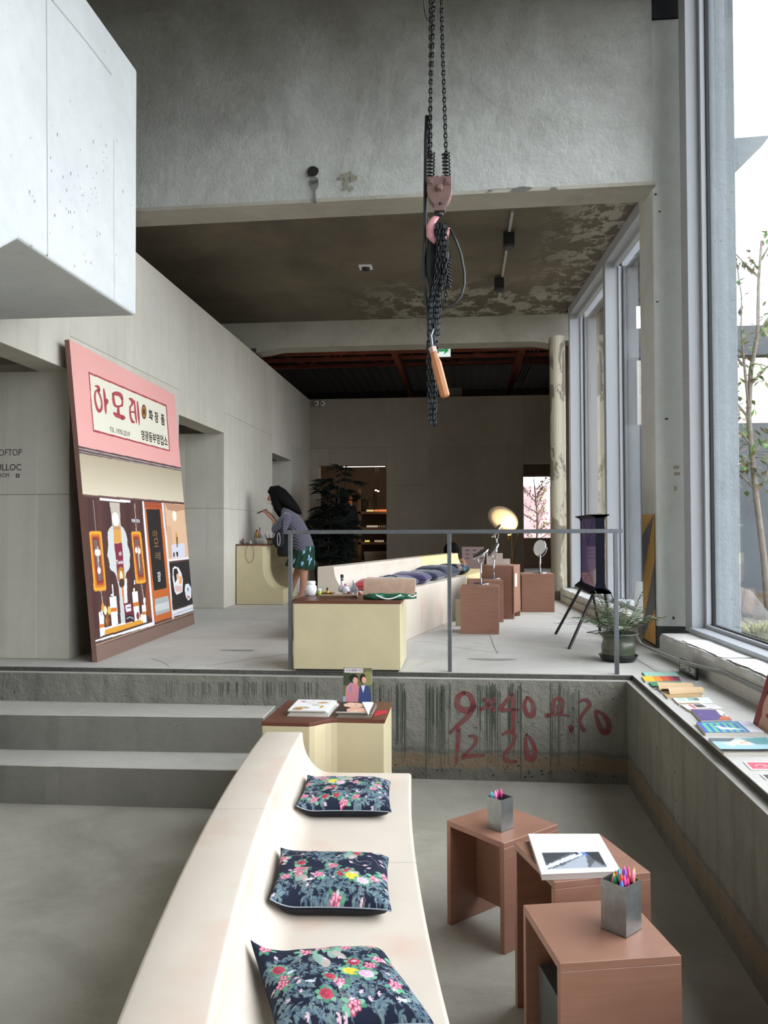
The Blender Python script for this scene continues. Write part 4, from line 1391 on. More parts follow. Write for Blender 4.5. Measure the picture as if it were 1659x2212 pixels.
# plinths, bottles, tray
PL([(380, 1660), (440, 1650), (455, 1900), (395, 1930)], '#e7eaf0'); PL([(384, 1770), (446, 1760), (450, 1800), (388, 1815)], '#d0762c')
PL([(510, 1420), (598, 1405), (625, 1760), (545, 1790)], '#e9ecf2'); PL([(522, 1560), (608, 1550), (612, 1600), (527, 1612)], '#cf752c')
PL([(800, 1360), (872, 1345), (900, 1700), (835, 1710)], '#e9ecf2'); PL([(812, 1490), (886, 1478), (890, 1530), (818, 1545)], '#cf752c')
PL([(922, 1525), (975, 1515), (990, 1740), (945, 1750)], '#e9ecf2'); PL([(930, 1610), (982, 1600), (986, 1640), (935, 1648)], '#cf752c')
PL([(450, 1835), (940, 1695), (945, 1755), (455, 1905)], '#d99a35')
PL([(450, 1810), (940, 1680), (940, 1697), (450, 1838)], '#eceef2')
PL([(543, 1255), (558, 1253), (570, 1410), (552, 1410)], '#e8e8ea'); PL([(528, 1380), (560, 1378), (560, 1405), (530, 1408)], '#dfe2e4')
PL([(825, 1205), (840, 1205), (842, 1255), (827, 1255)], '#e8e8ea'); PL([(812, 1305), (835, 1300), (838, 1350), (815, 1352)], '#ded9bd')
PL([(372, 1610), (402, 1605), (408, 1660), (378, 1665)], '#dfe2e4'); PL([(402, 1580), (425, 1580), (432, 1655), (412, 1655)], '#dfe2e4')
for a, b, c in ((430, 1550, '#d38a3a'), (460, 1590, '#e9dfae'), (510, 1590, '#d7b35d'), (485, 1720, '#c58a35'), (925, 1680, '#efe9cf'), (875, 1660, '#7d2a2c'), (960, 1470, '#e8e8ea')):
    cv.ell(*L_(a, b), .013, .014, c)
PL([(470, 1640), (500, 1640), (505, 1780), (475, 1790)], '#8a5a2a')
PL([(693, 1500), (800, 1480), (830, 1720), (715, 1760)], '#6e2332'); PL([(715, 1520), (785, 1508), (790, 1595), (725, 1610)], '#dcdbe0'); PL([(740, 1548), (785, 1545), (785, 1560), (742, 1562)], '#6b3640')
for k in range(9):
    cv.ell(*L_(730 + k * 11, 1700 - 20 * math.sin(k / 8 * PI)), .011, .011, '#241d20')
for k in range(6):
    cv.ell(*L_(738 + k * 15, 1692 - 16 * math.sin(k / 5 * PI)), .003, .003, '#dcdbe0')
# reddish curtain
PL([(960, 640), (1010, 900), (1030, 1200), (1060, 1700), (1000, 1660), (970, 1500), (985, 1150)], '#8a4a2a')
# black price plate
PL([(785, 415), (910, 420), (912, 475), (788, 470)], '#221f22')
# white posts
PL([(927, 195), (950, 197), (1090, 1775), (1062, 1780)], '#e4e2e2'); PL([(1178, 212), (1205, 215), (1335, 1690), (1310, 1695)], '#dddada')
# orange door
PL([(955, 200), (1178, 218), (1312, 1675), (1092, 1745)], '#c0652f'); PL([(955, 200), (1178, 218), (1185, 290), (965, 280)], '#a44d33')
PL([(980, 295), (1155, 298), (1243, 1300), (1080, 1340)], '#241f1f')
PL([(1090, 1445), (1262, 1400), (1285, 1600), (1105, 1655)], '#a9adab')
PL([(1095, 1520), (1270, 1470), (1278, 1560), (1100, 1610)], '#c6cac9')
# right bay
PL([(1210, 215), (1480, 240), (1530, 920), (1270, 935)], '#dcb694'); PL([(1215, 220), (1482, 250), (1470, 300), (1360, 330), (1250, 300)], '#b98c70')
PL([(1240, 500), (1300, 520), (1330, 900), (1268, 930)], '#d0a583')
cv.ell(*L_(1342, 382), .026, .022, '#f5eee2')
PL([(1268, 938), (1530, 905), (1532, 930), (1272, 965)], '#e7e5e6')
PL([(1275, 990), (1535, 950), (1580, 1500), (1320, 1580)], '#262326')
PL([(1320, 1595), (1582, 1510), (1590, 1590), (1330, 1672)], '#e3e4ea'); PL([(1322, 1640), (1585, 1550), (1586, 1560), (1324, 1652)], '#b4b0b6')
PL([(1300, 750), (1470, 730), (1480, 905), (1315, 920)], '#cfd0dc'); PL([(1325, 850), (1345, 848), (1345, 905), (1328, 905)], '#2a2a35'); PL([(1360, 840), (1385, 838), (1392, 900), (1372, 902)], '#2a2a35')
PL([(1352, 600), (1372, 595), (1392, 740), (1370, 760)], '#c49a3a'); PL([(1365, 650), (1385, 650), (1382, 780), (1370, 780)], '#6b5138')
PL([(1320, 1050), (1345, 1025), (1395, 1045), (1430, 1110), (1450, 1200), (1445, 1350), (1415, 1370), (1370, 1390), (1345, 1350), (1318, 1180)], '#e6e2df')
PL([(1335, 1060), (1370, 1050), (1390, 1100), (1392, 1160), (1350, 1240), (1330, 1120)], '#241c1e'); PL([(1365, 1130), (1395, 1110), (1400, 1180), (1372, 1190)], '#e2b394'); PL([(1405, 1150), (1440, 1160), (1430, 1260), (1400, 1240)], '#e2a860'); PL([(1350, 1270), (1440, 1280), (1435, 1350), (1360, 1350)], '#d9b7b4')
PL([(1480, 1260), (1520, 1245), (1555, 1300), (1558, 1420), (1520, 1465), (1490, 1420), (1472, 1330)], '#dfe4ec'); PL([(1505, 1405), (1535, 1400), (1535, 1430), (1507, 1432)], '#d0563a')
PL([(1500, 1310), (1525, 1300), (1518, 1360)], '#6b6f78')
# upper sign plate
PU([(212, 298), (1378, 798), (1432, 1490), (283, 1192)], '#a8444f')
PU([(232, 335), (1366, 818), (1416, 1466), (296, 1164)], '#e3dfcd')
pg = print_grid('print', cv, lambda u, v: BO + BU * u + BV * v + BN * .001 - bd_.location, M_print, bd_)


def quad(c0, c1, c2, c3, base, sc, off=.0022):
    """(a,b) in 0..1 -> point on the board inside the quad bl, br, tr, tl given in zoomed pixels"""
    def fn(a, b):
        x = (c0[0] * (1 - a) + c1[0] * a) * (1 - b) + (c3[0] * (1 - a) + c2[0] * a) * b
        y = (c0[1] * (1 - a) + c1[1] * a) * (1 - b) + (c3[1] * (1 - a) + c2[1] * a) * b
        return bplane(base[0] + x / sc, base[1] + y / sc, off)
    return fn


UB, LB = (160, 760), (150, 1050)
fu = lambda a, b: bplane(160 + a / 6.9125, 760 + b / 6.9125, .0022)
rd = MB()
def _rp():
    mk('red_letter', rd, mat('sign_red', '#b14a52', .5), bd_, world=True)
    rd.v.clear(); rd.f.clear(); rd.m.clear()
R_ = lambda pts, w: ribbon(rd, pts, [x * 1.15 for x in w], fu, n=5)
R_([(308, 510), (335, 512), (362, 530), (372, 580)], [6, 28, 40, 34])
R_([(372, 575), (330, 585), (312, 640), (318, 740), (345, 840), (378, 885), (408, 850), (414, 770), (398, 680), (365, 600)], [34, 26, 22, 24, 30, 44, 30, 20, 20, 24])
R_([(442, 555), (455, 640), (466, 760), (472, 860), (478, 925)], [16, 30, 34, 28, 10]); R_([(468, 745), (488, 715), (500, 745), (486, 785)], [20, 28, 26, 16])
_rp(); R_([(578, 625), (630, 622), (690, 645), (718, 700)], [26, 56, 50, 30]); R_([(718, 690), (724, 745), (718, 800)], [26, 22, 26])
R_([(584, 640), (590, 720), (612, 800), (660, 815), (718, 802)], [26, 34, 34, 26, 26]); R_([(660, 820), (662, 925)], [26, 40]); R_([(600, 915), (640, 950), (690, 965), (732, 985)], [30, 52, 56, 62])
_rp(); R_([(832, 700), (862, 718), (874, 760), (858, 800), (836, 820)], [26, 40, 36, 24, 20]); R_([(836, 820), (838, 900), (848, 980), (872, 1040), (895, 1052)], [20, 22, 26, 36, 24]); R_([(838, 905), (880, 895)], [16, 20])
R_([(902, 730), (912, 860), (924, 980), (936, 1070)], [14, 24, 24, 6]); R_([(945, 745), (956, 860), (966, 980), (976, 1095)], [16, 26, 26, 6]); R_([(880, 900), (912, 905)], [18, 22])
_rp()
bl = MB()
def Q(s, a, b, c, d, fat=.03, base=UB, sc=6.9125, nm='black_letter', mm=None):
    q_ = MB(); lettering(q_, s, quad(a, b, c, d, base, sc), (0, 0, 1, 1), fat)
    mk(nm, q_, mm or mat('sign_black', '#38302d', .5), bd_, world=True)
Q('화', (1120, 1015), (1184, 1038), (1174, 880), (1112, 852)); Q('장', (1207, 1052), (1262, 1072), (1256, 912), (1199, 880)); Q('품', (1303, 1085), (1356, 1106), (1346, 944), (1294, 925))
Q('영광동부영업소', (1006, 1312), (1402, 1418), (1392, 1262), (1000, 1160), .02)
Q('TEL 1970-2019', (536, 1188), (832, 1272), (830, 1196), (530, 1118), .0)
em = MB()
for k, (rx_, ry_, c) in enumerate(((37, 108, 0), (27, 84, 1), (14, 50, 0))):
    em.add([bplane(160 + (1045 + rx_ * math.cos(t)) / 6.9125, 760 + (896 + ry_ * math.sin(t) + rx_ * .35 * math.cos(t)) / 6.9125, .0022 + .0004 * k) for t in [2 * PI * j / 22 for j in range(22)]], [tuple(range(22))], c)
mk('emblem', em, [mat('emblem_brown', '#4d3021', .5), mat('emblem_tan', '#b5823f', .5)], bd_, world=True)
MW, MG = mat('sign_white', '#dcdadb', .5), mat('sign_gold', '#8f6f4a', .5)
Q('Hi', (635, 895), (668, 888), (664, 835), (632, 842), .03, LB, 5.925, 'white_letter', MW)
Q('Tone', (600, 1003), (685, 993), (680, 940), (596, 948), .03, LB, 5.925, 'white_letter', MW)
Q('장', (1130, 1228), (1172, 1222), (1166, 1092), (1124, 1096), .02, LB, 5.925, 'white_letter', MW)
Q('화장품 영업소', (795, 465), (905, 470), (903, 422), (793, 418), .03, LB, 5.925, 'white_letter', MW)
for s_, y in (('아', 560), ('모', 670), ('레', 840)):
    Q(s_, (1068 + (y - 560) * .13, y + 110), (1130 + (y - 560) * .13, y + 104), (1124 + (y - 560) * .13, y), (1062 + (y - 560) * .13, y + 4), 0, LB, 5.925, 'gold_letter', MG)

# lettering on the left jamb
J = thing('wall_sign', 'dark ROOFTOP and OSULLOC lettering on the concrete jamb at the left edge', 'sign', tuple(aty(0, 1000, 5.798)))
M_sg = mat('sign_paint_dark', '#4c4a45', .7)
yj2 = 5.80 - .0015
fj = lambda a, b: aty(a, b, yj2)
def jq(s, x0, x1, y0, y1, fat=0.0):
    p0 = aty(x0, y1, yj2); p1 = aty(x1, y0, yj2)
    q_ = MB(); lettering(q_, s, lambda a, b: (a, yj2, b), (p0.x, p0.z, p1.x, p1.z), fat)
    mk('lettering', q_, M_sg, J, world=True)
jq('ROOFTOP', -24, 47, 970, 985); jq('OSULLOC', -30, 46, 1002, 1017, .01); jq('RESTROOM', -34, 20, 1022, 1032)
p0 = aty(34, 1032, yj2)
ic = MB()
for k in range(2):
    for (w_, z0_, z1_) in ((.012, .0, .016), (.014, .018, .03)):
        x = p0.x + k * .018
        ic.add([(x, yj2, p0.z + z0_), (x + w_, yj2, p0.z + z0_), (x + w_, yj2, p0.z + z1_), (x, yj2, p0.z + z1_)], [(0, 1, 2, 3)])
tag(mk('pictogram', ic, M_sg, J, world=True), kind='stuff')

# ================================================================== CUSHIONS
def floral(seed, w=260, h=230):
    r = random.Random(seed)
    c = Canvas(w, h, '#1f2538')
    asp = w / h
    greys = ['#5f7480', '#6d838c', '#54697a', '#768c8e']
    greens = ['#5f9c80', '#4f8a6e', '#7bb598', '#6aa886']
    # bamboo leaf fields
    for k in range(620):
        u, v = r.random(), r.random()
        if noise.noise(Vector((u * 3, v * 3, seed))) < -0.05: continue
        for j in range(4):
            a = r.gauss(-.3, .9); L = r.uniform(.035, .07)
            du, dv = L * math.cos(a) / asp, L * math.sin(a)
            nx, ny = -dv * .16, du * .16
            c.poly([(u, v), (u + du * .5 + nx, v + dv * .5 + ny), (u + du, v + dv), (u + du * .5 - nx, v + dv * .5 - ny)], r.choice(greys))
    # branches
    for k in range(16):
        u, v = r.random(), r.random(); pts = [(u, v)]; a = r.uniform(0, 6.28)
        for j in range(8):
            a += r.gauss(0, .6); u += .03 * math.cos(a); v += .03 * math.sin(a); pts.append((u, v))
        c.line(pts, .008, r.choice(['#7d7478', '#6a646c', '#8d8286']), asp)
    # crane bodies / trunks
    for k in range(2):
        u, v = r.uniform(.2, .8), r.uniform(.15, .8)
        c.ell(u, v, .05, .11, '#8aa79b', r.uniform(-.6, .6)); c.ell(u + .02, v - .05, .035, .08, '#b3aaa2', r.uniform(-.6, .6))
    def cluster(u, v):
        for j in range(5):
            a = r.uniform(0, 6.28)
            c.ell(u + .06 * math.cos(a) / asp, v + .06 * math.sin(a), .036, .018, r.choice(greens), a)
        for j in range(9):
            a = 2.4 * j; q = .0155 * math.sqrt(j + .5)
            c.ell(u + q * math.cos(a) / asp, v + q * math.sin(a),   .019 / asp, .019, '#b04a68', n=10)
            c.ell(u + q * math.cos(a) / asp, v + q * math.sin(a), .012 / asp, .012, '#e6a9bb', n=8)
    for k in range(15): cluster(r.random(), r.random())
    def peony(u, v, R, col, dk):
        for j in range(7):
            a = 2 * PI * j / 7
            c.ell(u + R * 1.15 * math.cos(a) / asp, v + R * 1.15 * math.sin(a), R * .42 / asp, R * .42, r.choice(greens))
        c.ell(u, v, R / asp, R, col, fn=lambda t: 1 + .09 * math.sin(9 * t))
        for j in range(4):
            c.line([(u + R * .7 * (1 - j * .22) * math.cos(t) / asp, v + R * .7 * (1 - j * .22) * math.sin(t)) for t in [0.6 * j + 2 * PI * q / 12 for q in range(10)]], .006, dk, asp)
    for k in range(4): peony(r.uniform(.1, .9), r.uniform(.1, .9), r.uniform(.04, .055), '#c04a5e', '#94334a')
    u, v = r.uniform(.3, .75), r.uniform(.3, .75)
    peony(u, v, .065, '#ead64f', '#cdb43a'); peony(u + .09, v - .06, .06, '#ecc3dd', '#d7a6c6')
    for k in range(34):                       # magnolia petals
        u, v, a = r.random(), r.random(), r.uniform(0, 6.28)
        for j in range(3):
            c.ell(u + .014 * math.cos(a + j) / asp, v + .014 * math.sin(a + j), .016, .0065, '#dfc3d0', a + j, n=10)
    for k in range(3):                        # small birds
        u, v = r.random() * .9, r.random() * .9
        c.ell(u, v, .035, .014, r.choice(['#e0e4ee', '#b7a53a', '#cdd6e2']), r.uniform(-.6, .6)); c.ell(u + .03, v + .01, .02, .008, '#9aa8a0', .8)
    return c


def cushion(name, label, corners, z, thick, canvas, plain, group, sag=.0, fold=None, n=(150, 130), ground=None):
    """corners: 4 world (x,y) near-left, near-right, far-right, far-left"""
    C = [Vector((c[0], c[1], 0)) for c in corners]
    cen = sum(C, Vector()) / 4
    t = thing(name, label, 'cushion', (cen.x, cen.y, z), 0, group)

    def P(u, v, side):
        a, b = 2 * u - 1, 2 * v - 1
        # pinch the edges inwards between the corners
        pin = .045
        uu = .5 + .5 * a * (1 - pin * (1 - b * b)); vv = .5 + .5 * b * (1 - pin * (1 - a * a))
        p = (C[0] * (1 - uu) + C[1] * uu) * (1 - vv) + (C[3] * (1 - uu) + C[2] * uu) * vv
        e = max(0.0, (1 - a ** 4) * (1 - b ** 4)) ** .5
        w = noise.noise(Vector((u * 4, v * 4, len(label)))) * .10 + noise.noise(Vector((u * 9, v * 9, 2))) * .04
        mid = thick * .36
        h = mid + (thick * .62 * e * (1 + w) if side > 0 else -mid * min(1, e * 1.5) * .98)
        if side > 0: h += .004 * (1 - e)
        if ground: h += ground(p.x, p.y)
        return Vector((p.x - cen.x, p.y - cen.y, h + .001))
    if canvas:
        print_grid('cover', canvas, lambda u, v: P(u, v, 1), M_fabricprint, t, n[0], n[1])
    else:
        mb = MB(); k = 26
        mb.add([P(i / k, j / k, 1) for j in range(k + 1) for i in range(k + 1)], [(j * (k + 1) + i, j * (k + 1) + i + 1, (j + 1) * (k + 1) + i + 1, (j + 1) * (k + 1) + i) for j in range(k) for i in range(k)])
        mk('cover', mb, plain, t, smooth=True)
    mb = MB(); k = 20
    mb.add([P(i / k, j / k, -1) for j in range(k + 1) for i in range(k + 1)], [(j * (k + 1) + i, (j + 1) * (k + 1) + i, (j + 1) * (k + 1) + i + 1, j * (k + 1) + i + 1) for j in range(k) for i in range(k)])
    mk('underside', mb, mat('navy_cotton', '#10131f', .9, sheen=0) if canvas else plain, t, smooth=True)
    pp = MB().tube([P(i / 20, .001, 1) + Vector((0, -.001, -.003)) for i in range(21)], .0022, 5)
    mk('piping', pp, mat('pale_piping', '#8f9aa5', .6) if canvas else plain, t)
    return t


zs = .44
def seat_curve(u, sd, w1, rise):
    s_ = min(max((u - sd) / (w1 - sd), 0), .98)
    return rise * .96 * (1 - math.sqrt(1 - s_ * s_))
gP = lambda x, y: seat_curve(FP(y) - x, .405, .545, .2) * .8 + .0015
gQ = lambda x, y: seat_curve((FQ(y) - x) * .97, .37, .53, .205) * .8 + .0015


def seatpts(pts, z=.47): return [tuple(atz(px, py, z).xy) for px, py in pts]


cu1 = cushion('seat_cushion', 'floral navy cushion farthest from us on the pit bench, its zip facing us', seatpts([(640, 1757), (846, 1757), (844, 1692), (664, 1690)]), zs, .085, floral(3), None, 'floral cushions on the pit bench', ground=gP)
mk('zip_pull', MB().box(-.002, .002, -.004, 0, -.012, .012), M_chrome, cu1).location = (.13, -.17, .03)
cushion('seat_cushion', 'floral navy cushion in the middle of the three on the pit bench', seatpts([(583, 1968), (846, 1972), (840, 1858), (606, 1857)]), zs, .09, floral(11), None, 'floral cushions on the pit bench', ground=gP)
cushion('seat_cushion', 'floral navy cushion nearest us on the pit bench, cut by the bottom edge', seatpts([(600, 2222), (938, 2195), (828, 2044), (541, 2064)], .50), zs, .10, floral(23), None, 'floral cushions on the pit bench', n=(200, 180), ground=gP)

G = 'cushions on the platform bench'
zq = PZ + .44
def pc_(label, pts, colr, th=.09, dz=0.0, canvas=None):
    C4 = [tuple(atz(px, py, zq + .03 + dz).xy) for px, py in pts]
    return cushion('seat_cushion', label, C4, zq + dz, th, canvas, mat('fabric_' + colr[1:], colr, .9, sheen=.3, bump=.2), G, n=(60, 50))
def pcy(label, y, w, dn, colr, th=.09, dz=0.0, rot=0.0, canvas=None):
    """cushion lying on the platform bench at depth y"""
    F = FQ(y); e = .01
    T = Vector((FQ(y + e) - FQ(y - e), 2 * e, 0)).normalized(); N = Vector((-T.y, T.x, 0))
    T2 = T * math.cos(rot) + N * math.sin(rot); N2 = N * math.cos(rot) - T * math.sin(rot)
    c = Vector((F, y, 0)) + N * dn
    C4 = [(c - T2 * w / 2).xy, (c - T2 * w / 2 - N2 * 0 ).xy, (c + T2 * w / 2).xy, (c + T2 * w / 2).xy]
    C4 = [tuple((c - T2 * w / 2 + N2 * w * .45).xy), tuple((c - T2 * w / 2 - N2 * w * .45).xy), tuple((c + T2 * w / 2 - N2 * w * .45).xy), tuple((c + T2 * w / 2 + N2 * w * .45).xy)]
    return cushion('seat_cushion', label, C4, zq + dz, th, canvas, mat('fabric_' + colr[1:], colr, .9, sheen=.3, bump=.2), G, n=(60, 50), ground=gQ)
pcy('red cushion nearest us on the platform bench, half behind the tan bag', 6.92, .40, .24, '#a8323c', .10, 0, .2)
pcy('slate blue cushion beside the red one on the platform bench', 7.32, .36, .21, '#3c4468', .10, 0, -.1)
pcy('purple cushion in the middle of the platform bench', 7.80, .42, .22, '#3f3560', .11, 0, .15)
pcy('dark blue cushion lying flat just past the purple one', 8.35, .42, .24, '#272f4c', .10, 0, .05)
pcy('second dark blue cushion, puffed up behind the railing post', 8.85, .42, .24, '#232b45', .13, 0, -.15)
pcy('floral navy cushion at the far end of the platform bench', 9.45, .42, .24, '#232b45', .12, 0, .1, floral(31, 110, 100))

# ================================================================== CHAIN HOIST
HD = 4.5
H_ = lambda px, py, dy=0.0: aty(px, py, HD + dy)
hp = 1 / F_PX * HD                       # metres per pixel there
M_chain = mat('oily_chain_steel', '#2f3130', .4, .7)
M_chain2 = mat('hand_chain_steel', '#33373a', .2, .95)
M_hook = mat('dusty_maroon_iron', '#7b615c', .65, .2, var=.15, scale=20)
M_pink = mat('pink_hook_paint', '#c98f93', .6, var=.2, scale=25)
M_rub = mat('black_rubber', '#2a2b2a', .5)
ht = thing('chain_hoist', 'old chain hoist block with pink hook hanging on two long chains', 'hoist', tuple(H_(948, 430)))


def link_mesh(L, W, r, nm):
    """a stadium-shaped link in the local XZ plane"""
    mb = MB(); path = []
    hl = (L - W) / 2; R = W / 2 - r
    for k in range(5): a = PI * k / 4; path.append(Vector((R * math.cos(a), 0, hl + R * math.sin(a))))
    for k in range(5): a = PI + PI * k / 4; path.append(Vector((R * math.cos(a), 0, -hl + R * math.sin(a))))
    n = len(path); q = 5
    for i in range(n):
        T = (path[(i + 1) % n] - path[i - 1]).normalized(); N = T.cross(Vector((0, 1, 0)))
        for j in range(q):
            a = 2 * PI * j / q
            mb.v.append(path[i] + N * math.cos(a) * r + Vector((0, 1, 0)) * math.sin(a) * r)
    for i in range(n):
        for j in range(q):
            mb.f.append((i * q + j, ((i + 1) % n) * q + j, ((i + 1) % n) * q + (j + 1) % q, i * q + (j + 1) % q)); mb.m.append(0)
    return mb


def mesh_of(mb, nm, m):
    me = bpy.data.meshes.new(nm); me.from_pydata([tuple(v) for v in mb.v], [], mb.f); me.materials.append(m)
    me.polygons.foreach_set('use_smooth', [True] * len(me.polygons)); return me


lk = mesh_of(link_mesh(.037, .026, .0048, 'l'), 'chain_link', M_chain)
lk2mb = link_mesh(.044, .0215, .0034, 'l')
lk2 = mesh_of(lk2mb, 'hand_chain_link', M_chain2)


def chain(par, me, pts, pitch, name='chain_link', phase=0, jitter=0.0, stuff=None, mb=None, fixed=0):
    """links along a polyline"""
    P = [Vector(p) for p in pts]
    seg = [(b - a).length for a, b in zip(P, P[1:])]
    tot = sum(seg); n = int(tot / pitch); base = par.location
    for i in range(n + 1):
        s = i * pitch; k = 0
        while k < len(seg) - 1 and s > seg[k]: s -= seg[k]; k += 1
        q = P[k].lerp(P[k + 1], min(1, s / seg[k])); d = (P[k + 1] - P[k]).normalized()
        rot = d.to_track_quat('Z', 'Y').to_matrix() @ Matrix.Rotation((PI / 2 if (i + phase) % 2 else 0) + fixed + rnd.gauss(0, jitter), 3, 'Z')
        if stuff is not None:
            stuff.add([rot @ v + q - base for v in mb.v], mb.f)
        else:
            o = bpy.data.objects.new(name, me); COL.objects.link(o); o.parent = par
            o.location = q - base; o.rotation_euler = rot.to_euler()


chain(ht, lk, [H_(931, -160), H_(930, 335)], 9.9 * hp, fixed=.35)
chain(ht, lk, [H_(953, -160), H_(955, 60), H_(964, 335)], 9.9 * hp, fixed=.5)
chain(ht, lk, [H_(942, -160, -.02), H_(933, 150, .02), H_(925, 335, .03)], 9.9 * hp, fixed=.9)
# rubber hose / pendant cable
mk('cable', MB().tube([H_(p[0], p[1], .03) for p in ((922, 250), (920, 300), (919, 400), (918, 500), (915, 560), (915, 600), (920, 640), (926, 690), (927, 730))], .0105, 8), M_rub, ht, world=True, smooth=True)
mk('cable', MB().tube([H_(p[0], p[1], .02) for p in ((914, -20), (916, 15), (919, 32), (923, 44))], .003, 6), M_rub, ht, world=True)
mk('cable', MB().tube([H_(p[0], p[1], .02) for p in ((924, 470), (924, 540), (927, 572), (933, 575))], .005, 6), M_rub, ht, world=True)
# buffer springs
def spring(px0, py0, px1, py1, R, r, turns, m, nm='spring'):
    a, b = H_(px0, py0), H_(px1, py1); n = int(turns * 10)
    pts = [a.lerp(b, i / n) + Vector((R * math.cos(2 * PI * i / 10), R * math.sin(2 * PI * i / 10), 0)) for i in range(n + 1)]
    return mk(nm, MB().tube(pts, r, 6), m, ht, world=True, smooth=True)
spring(931, 330, 930, 384, .020, .0048, 7, M_chain); spring(963, 330, 965, 384, .020, .0048, 7, M_chain)
# block housing
c = H_(948, 423); w = 27 * hp
out = [(-26, 38), (-26, 6), (-23, -6), (-17, -16), (-10, -24), (15, -24), (21, -17), (26, -6), (28, 8), (28, 37), (14, 38), (8, 42), (3, 36), (-2, 41), (-8, 38)]
XZt = Matrix(((1, 0, 0, 0), (0, 0, 1, 0), (0, 1, 0, 0), (0, 0, 0, 1)))
bk_ = MB().prism([(x * hp, y * hp) for x, y in out], -.032, .032, M=Matrix.Translation(c) @ XZt)
mk('hoist_block', bk_, M_hook, ht, world=True, bevel=.004, recalc=True)
for x0, x1 in ((-24, -9), (11, 27)):
    pl_ = MB()
    a = c + Vector((x0 * hp, -.036, 18 * hp)); b = c + Vector((x1 * hp, -.030, 35 * hp)); pl_.box(a.x, b.x, a.y, b.y, a.z, b.z)
    pl_.box(a.x + .01, b.x - .01, a.y - .006, b.y, a.z + .008, b.z - .008)
    mk('cover_plate', pl_, M_hook, ht, world=True, bevel=.0015)
bo = c + Vector((3 * hp, -.03, 10 * hp)) - Vector((0, 0, 16 * hp)) * 0
mk('axle_bolt', MB().lathe([(.021, 0), (.021, .01), (.016, .012), (.016, .022), (.013, .025)], 6, (0, 0, 0), 0, Matrix.Rotation(PI / 2, 3, 'X')), M_hook, ht).location = tuple(H_(950, 411) - Vector(ht.location) - Vector((0, .03, 0)))
c2 = H_(950, 447)
mk('hook_bracket', MB().box(c2.x - 12 * hp, c2.x + 12 * hp, c2.y - .03, c2.y + .03, c2.z - 12 * hp, c2.z + 15 * hp), M_hook, ht, world=True, bevel=.003)
mk('bracket_hole', MB().lathe([(.008, 0), (.008, .003)], 14, (c2.x + .003, c2.y - .0302, c2.z + .007), 0, Matrix.Rotation(PI / 2, 3, 'X')), M_black, ht, world=True)
mk('swivel', MB().lathe([(.020, 0), (.026, .006), (.026, .018), (.018, .024)], 16, tuple(H_(948, 468))), M_black, ht, world=True, smooth=True)
# pink hook: thick curved body
hk = [(945, 466), (936, 476), (930, 490), (931, 508), (940, 520), (952, 522), (963, 512), (968, 500), (970, 492)]
mk('hook', MB().tube([H_(*p) for p in hk], [.014, .020, .026, .026, .022, .019, .014, .009, .006], 10, ry=[.012, .016, .018, .018, .017, .015, .011, .008, .005]), M_pink, ht, world=True, smooth=True)
# hand chain bundle gathered over the hook, tapering down
cb = thing('hand_chain', 'long dark chain gathered in a thick bundle and looped over the pink hook', 'chain', tuple(H_(940, 700)))
inner = MB()
st = []
for k in range(15):
    t = k / 14
    x0 = 944 + 22 * t; xm = 930 + 34 * t; xl = 925 + 26 * t
    dy = .03 * math.sin(k * 2.3) - .012
    yb = [745, 560, 742, 640, 700, 610, 735, 590, 690, 650, 745, 600, 720, 640, 600][k]
    pts = [H_(x0 - 2, 488 + 4 * abs(t - .5), dy), H_(x0, 530, dy), H_((x0 + xm) / 2, 600, dy)]
    if yb > 650: pts.append(H_(xl + 3, 650, dy))
    pts.append(H_(xl if yb > 620 else xm, yb, dy))
    st.append((pts, k))
for pts, k in st:
    if k in (1, 5, 9, 13, 7): chain(cb, lk2, pts, 12.2 * hp, stuff=inner, mb=lk2mb, phase=k, jitter=.25)
    else: chain(cb, lk2, pts, 12.2 * hp, phase=k, jitter=.25, name='chain_link')
for x0, x1, ph in ((924, 929, 0), (930, 934, 1), (938, 937, 0), (944, 939, 1)):
    chain(cb, lk2, [H_(x0, 745, .01 * ph), H_((x0 + x1) / 2, 860, -.01 * ph), H_(x1, 918, 0)], 12.2 * hp, phase=ph, jitter=.2)
chain(cb, lk2, [H_(942, 745, .03), H_(935, 830, .03), H_(935, 905, .03)], 12.2 * hp, stuff=inner, mb=lk2mb, jitter=.3)
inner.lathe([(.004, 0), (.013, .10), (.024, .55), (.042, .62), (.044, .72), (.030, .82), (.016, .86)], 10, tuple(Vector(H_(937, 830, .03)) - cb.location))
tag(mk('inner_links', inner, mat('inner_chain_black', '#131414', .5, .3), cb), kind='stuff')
# limit spring and last links
sp2 = thing('limit_spring', 'ribbed black spring with a small chain link below, beside the chain bundle', 'spring', tuple(H_(967, 600)))
def in_sp(o): o.parent = sp2; return o
a, b = H_(966, 556), H_(968, 622)
pts = [a.lerp(b, i / 90) + Vector((.019 * math.cos(2 * PI * i / 10), .019 * math.sin(2 * PI * i / 10), 0)) for i in range(91)]
mk('coil', MB().tube(pts, .0042, 6), M_chain2, sp2, world=True, smooth=True)
mk('core', MB().tube([a, b], .012, 10), M_black, sp2, world=True)
mk('rope_tail', MB().tube([H_(962, 520), H_(966, 540), H_(967, 558)], .004, 6), M_chain2, sp2, world=True)
e_ = H_(966, 618)
mk('end_block', MB().box(e_.x - .024, e_.x + .018, e_.y - .02, e_.y + .02, e_.z - .014, e_.z + .012), M_black, sp2, world=True, bevel=.002)
chain(sp2, lk, [H_(964, 627), H_(964, 652)], 10 * hp)
loop = [(972, 495), (985, 520), (996, 550), (1003, 590), (1003, 615), (996, 640), (982, 657), (968, 664), (956, 662), (947, 659)]
